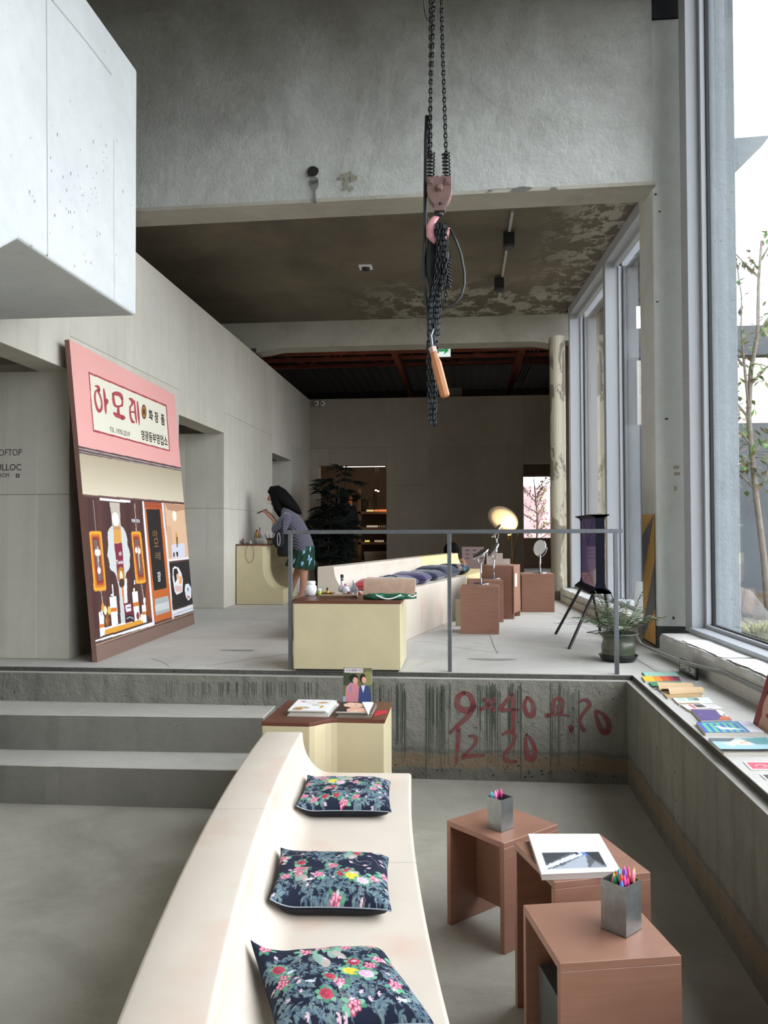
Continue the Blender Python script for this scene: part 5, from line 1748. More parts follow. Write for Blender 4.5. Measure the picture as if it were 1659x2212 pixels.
o = mk('hanging_cable', MB().tube([H_(*p) for p in loop], .0075, 8), M_rub, None, smooth=True); tag(o, 'black cable looping out to the right of the chain bundle', 'cable')
# wooden grip
wp = thing('pendant_grip', 'worn orange wooden grip hanging slanted at the foot of the chain bundle', 'handle', tuple(H_(945, 800)))
ga, gb = H_(934, 752, -.05), H_(962, 858, -.05)
T = (gb - ga)
mk('grip', MB().tube([ga, ga.lerp(gb, .2), ga.lerp(gb, .3), ga.lerp(gb, .97), gb], [.020, .021, .028, .027, .018], 8, ry=[.014, .016, .02, .02, .014]), wood('orange_varnished_wood', '#a86a3d', '#c48450', .4, (1, 1, 1)), wp, world=True)
mk('ferrule', MB().tube([ga - T * .02, ga + T * .09], .0215, 8), mat('worn_pale_metal', '#b49a8c', .5, .3), wp, world=True)
mk('shackle', MB().tube([H_(936, 710, -.05), H_(931, 725, -.05), H_(933, 742, -.05), H_(935, 755, -.05)], .008, 8), M_steel, wp, world=True, smooth=True)

# ================================================================== CEILING FITTINGS
tr = thing('track_light', 'thin ceiling track with two black square spotlights under the stained slab', 'light', tuple(atz(1090, 530, SZ - .01)))
a, b = atz(1107, 452, SZ), atz(1078, 640, SZ)
a2 = Vector((a.x, max(a.y, 7.0), SZ)); b2 = b
d = (b2 - a2).normalized(); s = Vector((-d.y, d.x, 0)) * .012
mk('track', MB().prism([tuple((a2 + s).xy), tuple((b2 + s).xy), tuple((b2 - s).xy), tuple((a2 - s).xy)], SZ - .03, SZ), mat('track_grey', '#a9a9a6', .5), tr, world=True)
for px, py in ((1099, 505), (1078, 602)):
    p = atz(px, py, SZ - .03); k = .055
    hd = mk('spot_head', MB().box(p.x - k, p.x + k, p.y - k, p.y + k, p.z - .13, p.z), M_black, tr, world=True, bevel=.004)
    mk('spot_bracket', MB().box(p.x - k * .7, p.x + k * .7, p.y - k - .01, p.y + k + .01, p.z - .15, p.z - .125), mat('spot_lens', '#55585b', .3, .5), tr, world=True)
p = atz(790, 577, SZ - .01)
dt = thing('smoke_detector', 'white square detector fixed to the stained slab', 'detector', tuple(p))
mk('base', MB().box(p.x - .075, p.x + .075, p.y - .075, p.y + .075, SZ - .02, SZ), M_paper, dt, world=True, bevel=.003)
mk('sensor', MB().lathe([(.05, -.02), (.042, -.045), (.03, -.05)], 18, (p.x, p.y, SZ)), M_black, dt, world=True)
# exit sign
ye = 12.2
p0, p1 = aty(943, 770, ye), aty(973, 744, ye)
es = thing('exit_sign', 'lit white sign with a green arrow pointing right, under the dark roof', 'sign', tuple((p0 + p1) / 2))
mk('box', MB().box(p0.x, p1.x, ye, ye + .05, p0.z, p1.z), mat('sign_glow', '#e8f4f2', .5, emit='#e6f6f4', es=.55), es, world=True)
ar = MB(); fe = lambda a, b: (p0.x + (p1.x - p0.x) * a, ye - .002, p0.z + (p1.z - p0.z) * b)
ar.add([fe(.15, .40), fe(.6, .40), fe(.6, .60), fe(.15, .60), fe(.5, .12), fe(.9, .5), fe(.5, .88), fe(.62, .5)], [(0, 1, 2, 3), (4, 5, 7), (5, 6, 7)])
mk('arrow', ar, mat('exit_green', '#2fae66', .5, emit='#23b060', es=.25), es, world=True)
mk('hanger', MB().box((p0.x + p1.x) / 2 - .006, (p0.x + p1.x) / 2 + .006, ye + .02, ye + .03, p1.z, 4.8), M_black, es, world=True)
for px, L in ((684, 'left'), (697, 'right')):
    p = aty(px, 872, 15.25)
    t = thing('security_camera', L + ' one of two small white cameras high in the back corner', 'camera', tuple(p), 0, 'corner cameras')
    mk('housing', MB().ball((0, 0, 0), .045, .05, .045, 10), M_paper, t, smooth=True)
    mk('mount', MB().box(-.02, .02, .02, .15, .01, .06), M_paper, t)
    mk('lens', MB().lathe([(.02, 0), (.018, .01)], 12, (0, -.048, -.005), 0, Matrix.Rotation(PI / 2, 3, 'X')), M_black, t)

# ================================================================== MAGAZINES, BOOKS, CARDS
M_edge = mat('paper_edges', '#cfcac0', .8)


def book(label, corners, z, th, canvas, group=None, name='book', cat='book', curl=0.0, n=(60, 44), edge=None, tilt=None):
    """flat book; corners world xy: near-left, near-right, far-right, far-left"""
    C = [Vector((c[0], c[1], 0)) for c in corners]; cen = sum(C, Vector()) / 4
    t = thing(name, label, cat, (cen.x, cen.y, z), 0, group)
    q = [c - cen for c in C]
    mk('pages', MB().prism([tuple((v * .992).xy) for v in q], .0008, th - .001), edge or M_edge, t)
    def fn(u, v):
        p = (q[0] * (1 - u) + q[1] * u) * (1 - v) + (q[3] * (1 - u) + q[2] * u) * v
        return Vector((p.x, p.y, th + curl * max(0, .35 - v) ** 2 * 6 + curl * .3 * (u - .5) ** 2))
    print_grid('cover', canvas, fn, M_print, t, *n)
    mk('back_cover', MB().prism([tuple(v.xy) for v in q], 0, .0008), edge or M_edge, t)
    return t


def pz(pts, z): return [tuple(atz(px, py, z).xy) for px, py in pts]


def cvs(bgc, shapes, w=120, h=90):
    c = Canvas(w, h, bgc)
    for s in shapes:
        k = s[0]
        if k == 'r': c.rect(*s[1:])
        elif k == 'e': c.ell(*s[1:])
        elif k == 'p': c.poly(s[1], s[2])
        elif k == 'l': c.line(s[1], s[2], s[3])
    return c


zt_ = zc
# left stack on the pit console
yb = 4.30
def stackbook(label, x0, x1, y0, y1, z, th, cv_, group, rot=0.0, **k):
    cx, cy = (x0 + x1) / 2, (y0 + y1) / 2
    C4 = [Vector((x - cx, y - cy, 0)) for x, y in ((x0, y0), (x1, y0), (x1, y1), (x0, y1))]
    R2 = Matrix.Rotation(rot, 3, 'Z')
    return book(label, [tuple((R2 @ v + Vector((cx, cy, 0))).xy) for v in C4], z, th, cv_, group, **k)
l0 = atz(611, 1546, zc + .03); l1 = atz(697, 1546, zc + .03)
sx0, sx1 = l0.x, l1.x; sy0 = max(l0.y, 4.26)
blobs = [('e', .2, .8, .06, .05, '#b8484f'), ('e', .75, .72, .16, .08, '#c9a067'), ('e', .62, .5, .12, .05, '#a9b48a'), ('e', .3, .25, .22, .09, '#b7a06a'), ('e', .22, .12, .14, .07, '#a06c44'), ('e', .8, .35, .05, .12, '#caa14e'), ('l', [(.2, .8), (.5, .6), (.85, .8)], .02, '#9c7b58'), ('e', .45, .85, .1, .04, '#e6c3c0')]
names = [('bottom', '#d7d3cc'), ('second lowest', '#b8b4ac'), ('middle', '#cfd2da'), ('second from top', '#a9b4c6')]
for i, (w_, ccc) in enumerate(names):
    stackbook('white magazine in the left stack on the pit console, %s' % w_, sx0 + .004 * i, sx1 + .012 - .004 * i + .008, sy0 + .003 * i, sy0 + .30, zc + .0065 * i, .0062, cvs('#dfe0e3', [], 8, 6), 'left magazine stack', rot=.02 * (i % 3) - .03, name='magazine', cat='magazine', n=(4, 4))
stackbook('white magazine with fruit and leaf drawings, topmost of the left stack', sx0, sx1, sy0 - .004, sy0 + .275, zc + .0262, .006, cvs('#e8e8ea', blobs), 'left magazine stack', name='magazine', cat='magazine')
r0_ = atz(719, 1552, zc + .02); r1_ = atz(796, 1552, zc + .02)
rx0, rx1 = r0_.x, r1_.x; ry0 = max(r0_.y, 4.25)
for i, (w_, e) in enumerate((('bottom', '#8f877c'), ('second lowest', '#9c9388'), ('middle', '#7d766c'), ('second from top', '#a79e92'))):
    stackbook('dark-edged magazine in the right stack on the pit console, %s' % w_, rx0 + .005 * ((i * 2) % 3), rx1 + .006 * (i % 2), ry0 + .004 * i, ry0 + .26, zc + .0065 * i, .0062, cvs('#5c4c44', [], 8, 6), 'right magazine stack', rot=.015 * (i - 1.5), name='magazine', cat='magazine', n=(4, 4), edge=mat('edge_' + e[1:], e, .8))
face = [('p', [(.1, .75), (.25, .95), (.75, .85), (.8, .55), (.45, .4), (.15, .55)], '#e0b9a0'), ('p', [(.28, .25), (.45, .5), (1, .35), (1, 0), (.35, 0)], '#d9a58c'), ('e', .5, .66, .05, .03, '#5a2f2a'), ('p', [(.3, .0), (.6, .02), (.9, .2), (.5, .12)], '#e8c9b4')]
stackbook('dark magazine with a pale painted face, topmost of the right stack', rx0 - .003, rx1 - .01, ry0, ry0 + .24, zc + .0262, .006, cvs('#2c211f', face), 'right magazine stack', name='magazine', cat='magazine')
# white funnel-shaped paper and red card on the right stack
w0 = aty(782, 1518, ry0 + .17); w1_ = aty(806, 1518, ry0 + .17); w2_ = aty(797, 1534, ry0 + .05)
zt2_ = zc + .0345
pp_ = [atz(782, 1517, zt2_ + .0), atz(806, 1517, zt2_), atz(800, 1530, zt2_), atz(796, 1545, zt2_), atz(790, 1533, zt2_)]
tag(mk('folded_paper', MB().prism([(v.x, v.y) for v in pp_], zt2_ - .002, zt2_ + .002), M_paper), 'small white folded paper lying on the right magazine stack', 'paper')
pr = [atz(797, 1543, .67), atz(818, 1528, .67), atz(816, 1526, .67), atz(800, 1528, .67)]
o = mk('card', MB().prism([(rx1 + .012, ry0 + .05), (rx1 + .075, ry0 + .14), (rx1 + .06, ry0 + .18), (rx1 + .012, ry0 + .15)], zc + .0005, zc + .005), mat('red_card', '#b8262f', .6)); tag(o, 'red card sticking out beside the right magazine stack', 'card')
# standing magazine
ym = 4.60
m0 = aty(741, 1522, ym); m1 = aty(803, 1444, ym)
ctw = cvs('#5d6a4a', [('r', 0, .5, 1, 1, '#6b6a45'), ('e', .85, .7, .2, .2, '#8b8a5a'), ('e', .1, .7, .2, .2, '#39452f'), ('r', .05, .86, .68, .98, '#ded9dd'),
    ('p', [(.06, 0), (.1, .45), (.25, .58), (.5, .56), (.62, .3), (.6, 0)], '#cd8791'), ('e', .36, .70, .15, .13, '#1d1a1d'), ('e', .42, .64, .09, .09, '#d9a68c'),
    ('p', [(.52, 0), (.55, .42), (.66, .54), (.88, .5), (.96, .3), (.98, 0)], '#3c4a7c'), ('p', [(.62, .5), (.7, .3), (.76, .52)], '#e0e2ea'), ('e', .68, .70, .11, .13, '#241a18'), ('e', .72, .66, .08, .09, '#dba98f'), ('r', 0, 0, .08, .2, '#9fb7c9'), ('r', .25, .3, .29, .5, '#7d8fa9')], 110, 140)
sm = thing('magazine', 'magazine standing upright at the back of the console, two women on its cover', 'magazine', ((m0.x + m1.x) / 2, ym, zc))
wd = m1.x - m0.x; hh = m1.z - zc
tl_ = .10
tilt = lambda u, v, o=0: Vector((-wd / 2 + wd * u, hh * tl_ * v - o, hh * v))
mk('pages', MB().add([tilt(0, 0), tilt(1, 0), tilt(1, 1), tilt(0, 1), tilt(0, 0, -.006), tilt(1, 0, -.006), tilt(1, 1, -.006), tilt(0, 1, -.006)], [(3, 2, 1, 0), (4, 5, 6, 7), (0, 1, 5, 4), (1, 2, 6, 5), (2, 3, 7, 6), (3, 0, 4, 7)]), M_edge, sm, recalc=True)
print_grid('cover', ctw, lambda u, v: tilt(u, v, .0006), M_print, sm)
tt = MB(); lettering(tt, '아모레매거진', lambda a, b: tilt(a, b, .0012), (.07, .88, .66, .965), .01)
mk('title_lettering', tt, mat('title_dark', '#5a3040', .5), sm)
o = mk('easel', MB().box(-.02, .02, .012, .055, 0, .11), M_black, sm)

# white art book on the middle stool
zb_ = .5605
C4 = pz([(1170, 1889), (1342, 1882), (1294, 1801), (1141, 1801)], zb_ + .018)
art = cvs('#e9eaf0', [('r', .1, .1, .86, .50, '#5b5e63'), ('p', [(.1, .12), (.62, .42), (.66, .5), (.58, .5), (.1, .2)], '#d5dcec'), ('p', [(.1, .22), (.1, .5), (.5, .5)], '#3f4347'), ('p', [(.1, .1), (.62, .10), (.66, .44), (.3, .18)], '#a9b1bd'), ('p', [(.60, .5), (.72, .5), (.72, .38), (.62, .44)], '#5d86c9'),
    ('p', [(.66, .5), (.86, .5), (.86, .12), (.74, .3)], '#2f3236'), ('p', [(.62, .1), (.86, .1), (.74, .26)], '#8d939b'), ('e', .55, .47, .03, .03, '#14161a')], 150, 120)
book('open white art book with a grey architectural photograph, on the middle brown stool', C4, zb_, .018, art, None, edge=mat('book_edge', '#b9aca6', .7))

# ledge books (pixel quads: near-left, near-right, far-right, far-left)
Lq = lambda pts: pz([(1300 + a / 4.621, 1340 + b / 4.621) for a, b in pts], PZ + .008)
G = 'books laid out on the window ledge'
LB_ = [
 ('mint green thin book, farthest from us on the window ledge', [(430, 560), (775, 562), (742, 516), (402, 515)], .008, cvs('#a8d3c4', [('r', 0, 0, .04, 1, '#7fae9c')])),
 ('yellow to red striped book on the window ledge', [(432, 612), (792, 605), (748, 560), (398, 560)], .010, cvs('#e8c33c', [('r', .3, 0, .5, 1, '#e39440'), ('r', .5, 0, .72, 1, '#d4603a'), ('r', .72, 0, .84, 1, '#b23a44'), ('r', .84, 0, 1, 1, '#7a2d4c'), ('l', [(.05, .5), (.6, .5)], .02, '#c79a2c')])),
 ('dark green thin book on the window ledge', [(508, 660), (830, 650), (790, 608), (466, 618)], .009, cvs('#4f8a68', [('r', 0, 0, 1, .08, '#2f5a44')])),
 ('tan booklet whose cover curls up, beside the green book', [(600, 713), (940, 712), (890, 662), (545, 668)], .009, cvs('#b99a72', [('r', .5, .2, .9, .8, '#c4a67e')])),
 ('second tan booklet, its page folded over', [(655, 775), (1005, 768), (960, 712), (610, 722)], .009, cvs('#b59668', [])),
 ('white booklet with pale green squares on the ledge', [(770, 838), (1122, 828), (1060, 768), (700, 768)], .008, cvs('#dde6e2', [('r', .12, .5, .32, .95, '#b4d3c2'), ('r', .38, .5, .55, .95, '#8fb8a6'), ('r', .55, .5, .68, .9, '#5f7a74'), ('l', [(.75, .3), (.95, .3)], .03, '#a4aaa8'), ('r', 0, 0, .6, .18, '#a79877')])),
 ('white booklet with red and dark blocks on the ledge', [(880, 905), (1217, 882), (1112, 838), (786, 842)], .010, cvs('#e5e1e0', [('r', .2, .3, .3, .95, '#c96a66'), ('r', .34, .4, .62, .95, '#4b4648'), ('r', .7, .4, .95, .9, '#cfd2d2'), ('r', 0, 0, .7, .25, '#b9aaa0')])),
 ('purple book with an orange and white back strip', [(992, 1008), (1300, 998), (1190, 902), (892, 896)], .012, cvs('#5d4b86', [('p', [(.55, 0), (1, 0), (1, .5), (.84, .42)], '#cf6a42'), ('p', [(.78, .45), (1, .3), (1, 1), (.82, 1)], '#e4e2dc'), ('r', .88, .4, .96, .55, '#3b3b3b'), ('r', .1, .5, .22, .55, '#8472aa')])),
 ('blue and green striped book with a white figure on its cover', [(1032, 1136), (1622, 1130), (1480, 1022), (940, 1028)], .015, cvs('#4a66b8', [('r', .08, .05, .15, .9, '#5cc49a'), ('r', .2, .05, .26, .9, '#5cc49a'), ('r', .32, .05, .38, .9, '#5cc49a'), ('r', .44, .05, .5, .9, '#5cc49a'), ('r', .56, .05, .62, .9, '#5cc49a'), ('r', .68, .05, .72, .9, '#5cc49a'), ('r', .08, .82, .7, .9, '#5cc49a'), ('e', .45, .35, .16, .09, '#e6eef2', -.3), ('e', .33, .5, .05, .1, '#e6eef2', .4), ('p', [(.5, .3), (.72, .22), (.7, .28), (.55, .4)], '#e6eef2'), ('r', .77, 0, 1, 1, '#dcd8e4'), ('l', [(.82, .7), (.95, .7)], .02, '#8a8694'), ('l', [(.82, .6), (.95, .6)], .02, '#8a8694'), ('l', [(.82, .5), (.95, .5)], .02, '#8a8694')])),
 ('pale magazine with a lying woman in a teal scarf, its cover curled', [(1215, 1332), (1760, 1330), (1640, 1180), (1062, 1187)], .012, cvs('#9cc3cc', [('p', [(0, .75), (0, 1), (.45, 1), (.35, .75)], '#5d6b72'), ('e', .55, .7, .24, .2, '#e6c9bb'), ('p', [(.55, .95), (1, 1), (1, .5), (.72, .55)], '#568f96'), ('e', .5, .66, .03, .02, '#8d4a40'), ('e', .6, .74, .04, .015, '#3a2f2c'), ('p', [(.15, .65), (.5, .8), (.3, .4)], '#dce2e2'), ('r', 0, 0, 1, .12, '#dfe3e2')])),
]
for L, pts, th, c_ in LB_:
    book(L, Lq(pts), PZ, th, c_, G, edge=M_edge if not L.startswith(('mint', 'dark green')) else mat('green_edge', '#35503f', .8), curl=.02 if 'curl' in L else 0)
# raised pages of the two tan booklets
for k, (pts, hgt) in enumerate((([(545, 668), (900, 665)], .028), ([(650, 722), (1005, 708)], .03))):
    a, b = Lq(pts)
    mb = MB(); n = 8
    rows_ = []
    for i in range(n + 1):
        t = i / n
        up = hgt * math.sin(t * 2.0); bk2 = -.03 * t
        rows_.append([(a[0] + .002, a[1] - .06 + .07 * t, PZ + .0105 + up), (b[0], b[1] - .05 + .065 * t, PZ + .0105 + up * .75)])
    for i in range(n):
        mb.add([rows_[i][0], rows_[i][1], rows_[i + 1][1], rows_[i + 1][0]], [(0, 1, 2, 3)])
    tb = [o for o in bpy.data.objects if o.get('label', '').startswith(('tan booklet', 'second tan'))][k]
    mk('raised_page', mb, mat('kraft_paper', '#c7aa84', .8), tb, world=True)
# loose photo cards at the near end
for L, pts, c_ in (('pink photo card with a white border near the right edge of the ledge', [(1490, 1478), (1760, 1480), (1660, 1398), (1410, 1396)], cvs('#f0e4e6', [('r', .08, .12, 1, .9, '#cc4f66'), ('e', .55, .5, .25, .2, '#e88a98'), ('e', .5, .45, .12, .1, '#a83248')])),
                   ('dark photo card with a white border, nearest us on the ledge', [(1640, 1578), (1900, 1580), (1810, 1520), (1575, 1520)], cvs('#eceaea', [('r', .08, .12, 1, .9, '#3a3138')]))):
    book(L, Lq(pts), PZ, .0025, c_, None, name='photo_card', cat='card', n=(50, 30))
# portrait magazine leaning on the sill
zf = PZ
a = Vector((SX(4.05) - .09, 4.16, zf)); b_ = Vector((SX(3.7) - .07, 3.86, zf))
pa_ = atz(1300 + 1505 / 4.621, 1340 + 1035 / 4.621, zf); pb_ = atz(1300 + 1632 / 4.621, 1340 + 1105 / 4.621, zf)
topv = aty(1300 + 1630 / 4.621, 1340 + 540 / 4.621, pa_.y + .03)
hgt = .27
Ub = (pb_ - pa_).normalized() * .21
Nn = Vector((Ub.y, -Ub.x, 0)).normalized()
if Nn.x < 0: Nn = -Nn
Vb = Vector((Nn.x * .085, Nn.y * .085, hgt))
por = cvs('#8c3236', [('p', [(.25, .0), (.3, .2), (.22, .4), (.28, .62), (.5, .72), (.9, .7), (1, .5), (1, 0)], '#d0a48d'), ('p', [(.2, .5), (.25, .75), (.5, .85), (1, .85), (1, .62), (.55, .68), (.3, .6)], '#3b2622'), ('e', .5, .5, .06, .025, '#2a1c1c'), ('e', .85, .5, .06, .025, '#2a1c1c'), ('p', [(.45, .26), (.65, .3), (.7, .25), (.55, .2)], '#a83238'), ('r', .5, .86, 1, .95, '#d9b64a'), ('r', .75, .78, 1, .88, '#3e6d8a')], 90, 120)
pm = thing('magazine', 'red magazine with a woman\'s portrait, leaning against the window sill', 'magazine', tuple(pa_))
print_grid('cover', por, lambda u, v: Ub * u + Vb * v, M_print, pm)
mk('pages', MB().add([Vector((0, 0, 0)), Ub, Ub + Vb, Vb] + [v + Nn * .006 for v in (Vector((0, 0, 0)), Ub, Ub + Vb, Vb)], [(4, 5, 6, 7), (0, 4, 7, 3), (1, 2, 6, 5), (3, 7, 6, 2), (0, 1, 5, 4)]), M_edge, pm, recalc=True)

# dark name plate against the sill, and the conduit running along its foot
n0 = atz(1300 + 770 / 4.621, 1340 + 512 / 4.621, PZ); n1_ = atz(1300 + 940 / 4.621, 1340 + 602 / 4.621, PZ)
npl = thing('name_plate', 'small black plate with white East Asian characters, standing at the foot of the sill', 'sign', tuple(n0))
d = (n1_ - n0); hh = .092
nn = Vector((d.y, -d.x, 0)).normalized()
if nn.x < 0: nn = -nn
mk('plate', MB().add([Vector((0, 0, 0)), d, d + Vector((0, 0, hh)), Vector((0, 0, hh))] + [v + nn * .016 for v in (Vector((0, 0, 0)), d, d + Vector((0, 0, hh)), Vector((0, 0, hh)))], [(0, 1, 2, 3), (7, 6, 5, 4), (0, 4, 5, 1), (1, 5, 6, 2), (2, 6, 7, 3), (3, 7, 4, 0)]), mat('plate_black', '#1c1e20', .35), npl, recalc=True)
lt = MB(); lettering(lt, '太平洋化學工業社', lambda a, b: d * a + Vector((0, 0, hh * b)) - nn * .001, (.07, .28, .95, .75), .02)
mk('plate_lettering', lt, mat('plate_white', '#d9dcdc', .5), npl)
cdp = [Vector((1.03 * SB(11) - .03, 11, .78)), Vector((SB(9) - .015, 9, .79)), Vector((SB(7.4) - .015, 7.4, .80)), atz(1385, 1392, .80), atz(1412, 1405, .80), atz(1440, 1416, .80), atz(1480, 1432, .80)]
cdp[3:] = [Vector((min(v.x, SX(v.y) - .015), v.y, v.z)) for v in cdp[3:]]
cdp += [Vector((SX(y) - .016, y, .80)) for y in (5.0, 4.2, 3.0, 1.0)]
o = mk('conduit', MB().tube(cdp, .012, 8), mat('painted_conduit', '#8b8e8c', .5, .2), None, smooth=True); tag(o, 'thin grey conduit running along the foot of the window sill', 'pipe')
# torn white paper sheets on the front sill
for k, (ya, yb_, off, L) in enumerate(((5.95, 5.15, .0, 'torn white sheet lying on the far part of the front sill'), (5.1, 4.3, .012, 'second torn white sheet lying on the near part of the front sill'))):
    n = 26; vs = []
    for i in range(n + 1):
        y = ya + (yb_ - ya) * i / n
        vs.append((SX(y) + .035 + .016 * noise.noise(Vector((y * 7, k, 0))) + .01 * noise.noise(Vector((y * 22, k, 1))), y, .8645 + off * .3))
        vs.append((WX(y) - .005, y, .8655 + off * .3 + .006 * noise.noise(Vector((y * 4, 5, k)))))
    o = mk('torn_sheet', MB().add(vs, [(2 * i, 2 * i + 1, 2 * i + 3, 2 * i + 2) for i in range(n)]), M_paper)
    m_ = o.modifiers.new('thickness', 'SOLIDIFY'); m_.thickness = .0015
    tag(o, L, 'paper', 'torn sheets on the sill')

# ================================================================== PEN CUPS
M_galv = mat('galvanised_sheet', '#8e9190', .38, .75, var=.22, scale=22, bump=.1, bscale=30)
PENC = ['#f2733a', '#ee4f8d', '#7fd04a', '#36b8c9', '#e7e43c', '#f49a3c', '#c4407f', '#8b5fd0', '#4a78d8', '#e8402e', '#35c08a', '#f58fb0']


def pen_cup(label, pz_, py_, zf_, ang, w, h, pens, stoolname, seed):
    r = random.Random(seed)
    f = atz(pz_, py_, zf_)
    t = thing('pen_cup', label, 'cup', (f.x, f.y, zf_ + .0006), ang)
    th = .0022
    mb = MB()
    mb.box(0, w, 0, th, 0, h).box(0, w, w - th, w, 0, h).box(0, th, th, w - th, 0, h).box(w - th, w, th, w - th, 0, h).box(0, w, 0, w, 0, th)
    mk('body', mb, M_galv, t)
    base = Matrix.Translation((f.x, f.y, zf_)) @ Matrix.Rotation(ang, 4, 'Z')
    for k in range(pens):
        if pens > 8:
            u = (k % 5) / 4; v = (k // 5) / 4
            x0, y0 = .010 + u * (w - .02) + r.uniform(-.003, .003), .010 + v * (w - .02) + r.uniform(-.003, .003)
        else:
            x0, y0 = [(.012, w - .014), (.02, w - .012), (w - .014, w - .012), (w - .012, w - .03), (.012, w - .03)][k]
        lean = Vector(((x0 - w / 2) * 2.2 + r.uniform(-.04, .04), (y0 - w / 2) * 2.2 + r.uniform(-.04, .04), 1)).normalized()
        L = h + r.uniform(.010, .034)
        c = PENC[(k * 5 + seed) % len(PENC)]
        pn = thing('gel_pen', 'pen', 'pen', tuple(base @ Vector((w / 2 + (x0 - w / 2) * .62, w / 2 + (y0 - w / 2) * .62, .004))), ang)
        ps = [Vector((0, 0, 0)) + lean * s for s in (0, L - .04, L - .035, L - .016, L)]
        mk('barrel', MB().tube(ps[:3], .0036, 6), mat('smoke_barrel', '#4b4650', .3), pn)
        mk('cap', MB().tube(ps[2:], [.0058, .0074, .0012], 8, ry=[.0058, .0056, .001]), mat('pen_' + c[1:], c, .3), pn, smooth=True)
        cn = {'#f2733a': 'orange', '#ee4f8d': 'hot pink', '#7fd04a': 'lime green', '#36b8c9': 'turquoise', '#e7e43c': 'yellow', '#f49a3c': 'light orange', '#c4407f': 'magenta', '#8b5fd0': 'violet', '#4a78d8': 'blue', '#e8402e': 'red', '#35c08a': 'sea green', '#f58fb0': 'pale pink'}[c]
        pos = ('front', 'near', 'middle', 'far', 'back')[min(4, int(5 * y0 / w))] + ' ' + ('left', 'left-centre', 'centre', 'right-centre', 'right')[min(4, int(5 * x0 / w))]
        pn['label'] = '%s-tipped pen at the %s of the cup %s' % (cn, pos, stoolname)
        pn['group'] = 'pens ' + stoolname
    return t


pen_cup('square metal cup holding a few pens, on the farthest pit stool', 1083, 1799, .43, a1 + .06, .075, .128, 5, 'on the farthest pit stool', 3)
pen_cup('square metal cup packed with coloured pens, on the nearest stool', 1353, 2028, .55, a3 + .62, .078, .135, 20, 'on the nearest stool', 8)

# ================================================================== THINGS ON THE PLATFORM CONSOLE
zt2 = ZC2
K = lambda px, py: atz(px, py, zt2)
def pxr(n, y): return n / F_PX * y
def lathe_thing(name, label, cat, p, parts, group=None, n=22):
    t = thing(name, label, cat, (p.x, p.y, p.z + .0005), 0, group)
    for nm, prof, m_ in parts: mk(nm, MB().lathe(prof, n), m_, t, smooth=True)
    return t
M_frost = mat('frosted_white_glass', '#e3e6ea', .25)
M_clear = mat('clear_bottle_glass', '#c9c9d2', .08, spec=.8)
M_gold = mat('gold_metal', '#c99a3c', .3, .8)
p = K(672, 1287)
lathe_thing('glass_jar', 'round frosted white glass jar at the left end of the console', 'jar', p, [('body', [(.022, 0), (.032, .004), (.042, .045), (.040, .068), (.030, .082), (.027, .086)], M_frost), ('lid', [(.031, .084), (.033, .088), (.033, .104), (.028, .108)], M_frost)])
p = K(690, 1285)
lathe_thing('small_jar', 'small lime green jar with a white lid behind the frosted jar', 'jar', p, [('body', [(.014, 0), (.015, .003), (.015, .030)], mat('lime_glass', '#a8bb3a', .3)), ('lid', [(.0155, .030), (.0155, .042), (.013, .044)], M_paper)])
p = K(707, 1285)
tt_ = thing('perfume_bottle', 'tiny gold perfume figure with a dark stopper on a card tray', 'bottle', (p.x, p.y, zt2 + .0125))
mk('body', MB().lathe([(.016, 0), (.018, .006), (.010, .018), (.005, .022)], 14), M_gold, tt_, smooth=True); mk('stopper', MB().ball((0, 0, .032), .008, .008, .011, 8), M_black, tt_, smooth=True)
mk('foot', MB().box(-.028, .028, -.006, .006, 0, .006), M_gold, tt_)
def tray(label, x0, x1, py, dpt, h, group, ribs=True):
    a, b = K(x0, py), K(x1, py)
    t = thing('card_tray', label, 'tray', (a.x, a.y, zt2 + .0005), 0, group)
    w_ = b.x - a.x
    mk('plate', MB().box(0, w_, 0, dpt, h * .75, h), mat('tan_card', '#a58b6d', .7), t)
    rb = MB(); n = int(w_ / .009)
    for i in range(n + 1): rb.box(i * w_ / n - .0015, i * w_ / n + .0015, .001, dpt - .001, 0, h * .75)
    rb.box(0, w_, .006, dpt - .006, 0, h * .75)
    tag(mk('corrugation', rb, mat('tan_card_dark', '#7c6650', .8), t), kind='stuff')
tray('long corrugated card tray at the front edge of the console', 690, 771, 1291, .09, .017, 'card trays on the console')
tray('short corrugated card tray behind the lime green jar', 684, 719, 1284, .10, .012, 'card trays on the console')
p = K(739, 1284) + Vector((0, 0, .017))
lathe_thing('round_flask', 'round clear flask with a tall neck and dark stopper', 'bottle', p, [('body', [(.015, 0), (.026, .006), (.031, .02), (.026, .036), (.012, .048), (.010, .054), (.010, .105)], M_clear), ('stopper', [(.012, .105), (.013, .108), (.013, .128), (.011, .131)], mat('navy_stopper', '#1d2233', .4)), ('neck_label', [(.0104, .085), (.0104, .1)], mat('dark_label', '#3a3f46', .5))])
p = K(747, 1284.5)
lathe_thing('ribbed_bottle', 'white ribbed bottle with a pink cap behind the clear flask', 'bottle', p, [('body', [(.018, 0), (.028, .008), (.030, .018), (.027, .021), (.030, .026), (.027, .032), (.029, .038), (.024, .05), (.014, .06), (.008, .064)], M_frost), ('cap', [(.010, .064), (.013, .068), (.012, .078), (.006, .083)], mat('pink_cap', '#e79ab8', .4))])
p = K(765, 1286)
tt_ = thing('square_bottle', 'clear shouldered glass bottle with a white cap and printed face', 'bottle', (p.x, p.y, zt2 + .0005))
mk('body', MB().prism([(-.028, .008), (.028, .008), (.028, .05), (.018, .062), (.010, .068), (.010, .09), (-.010, .09), (-.010, .068), (-.018, .062), (-.028, .05)], -.014, .014, M=XZ), mat('smoky_glass', '#9ea0a8', .1, spec=.8), tt_, bevel=.002, recalc=True)
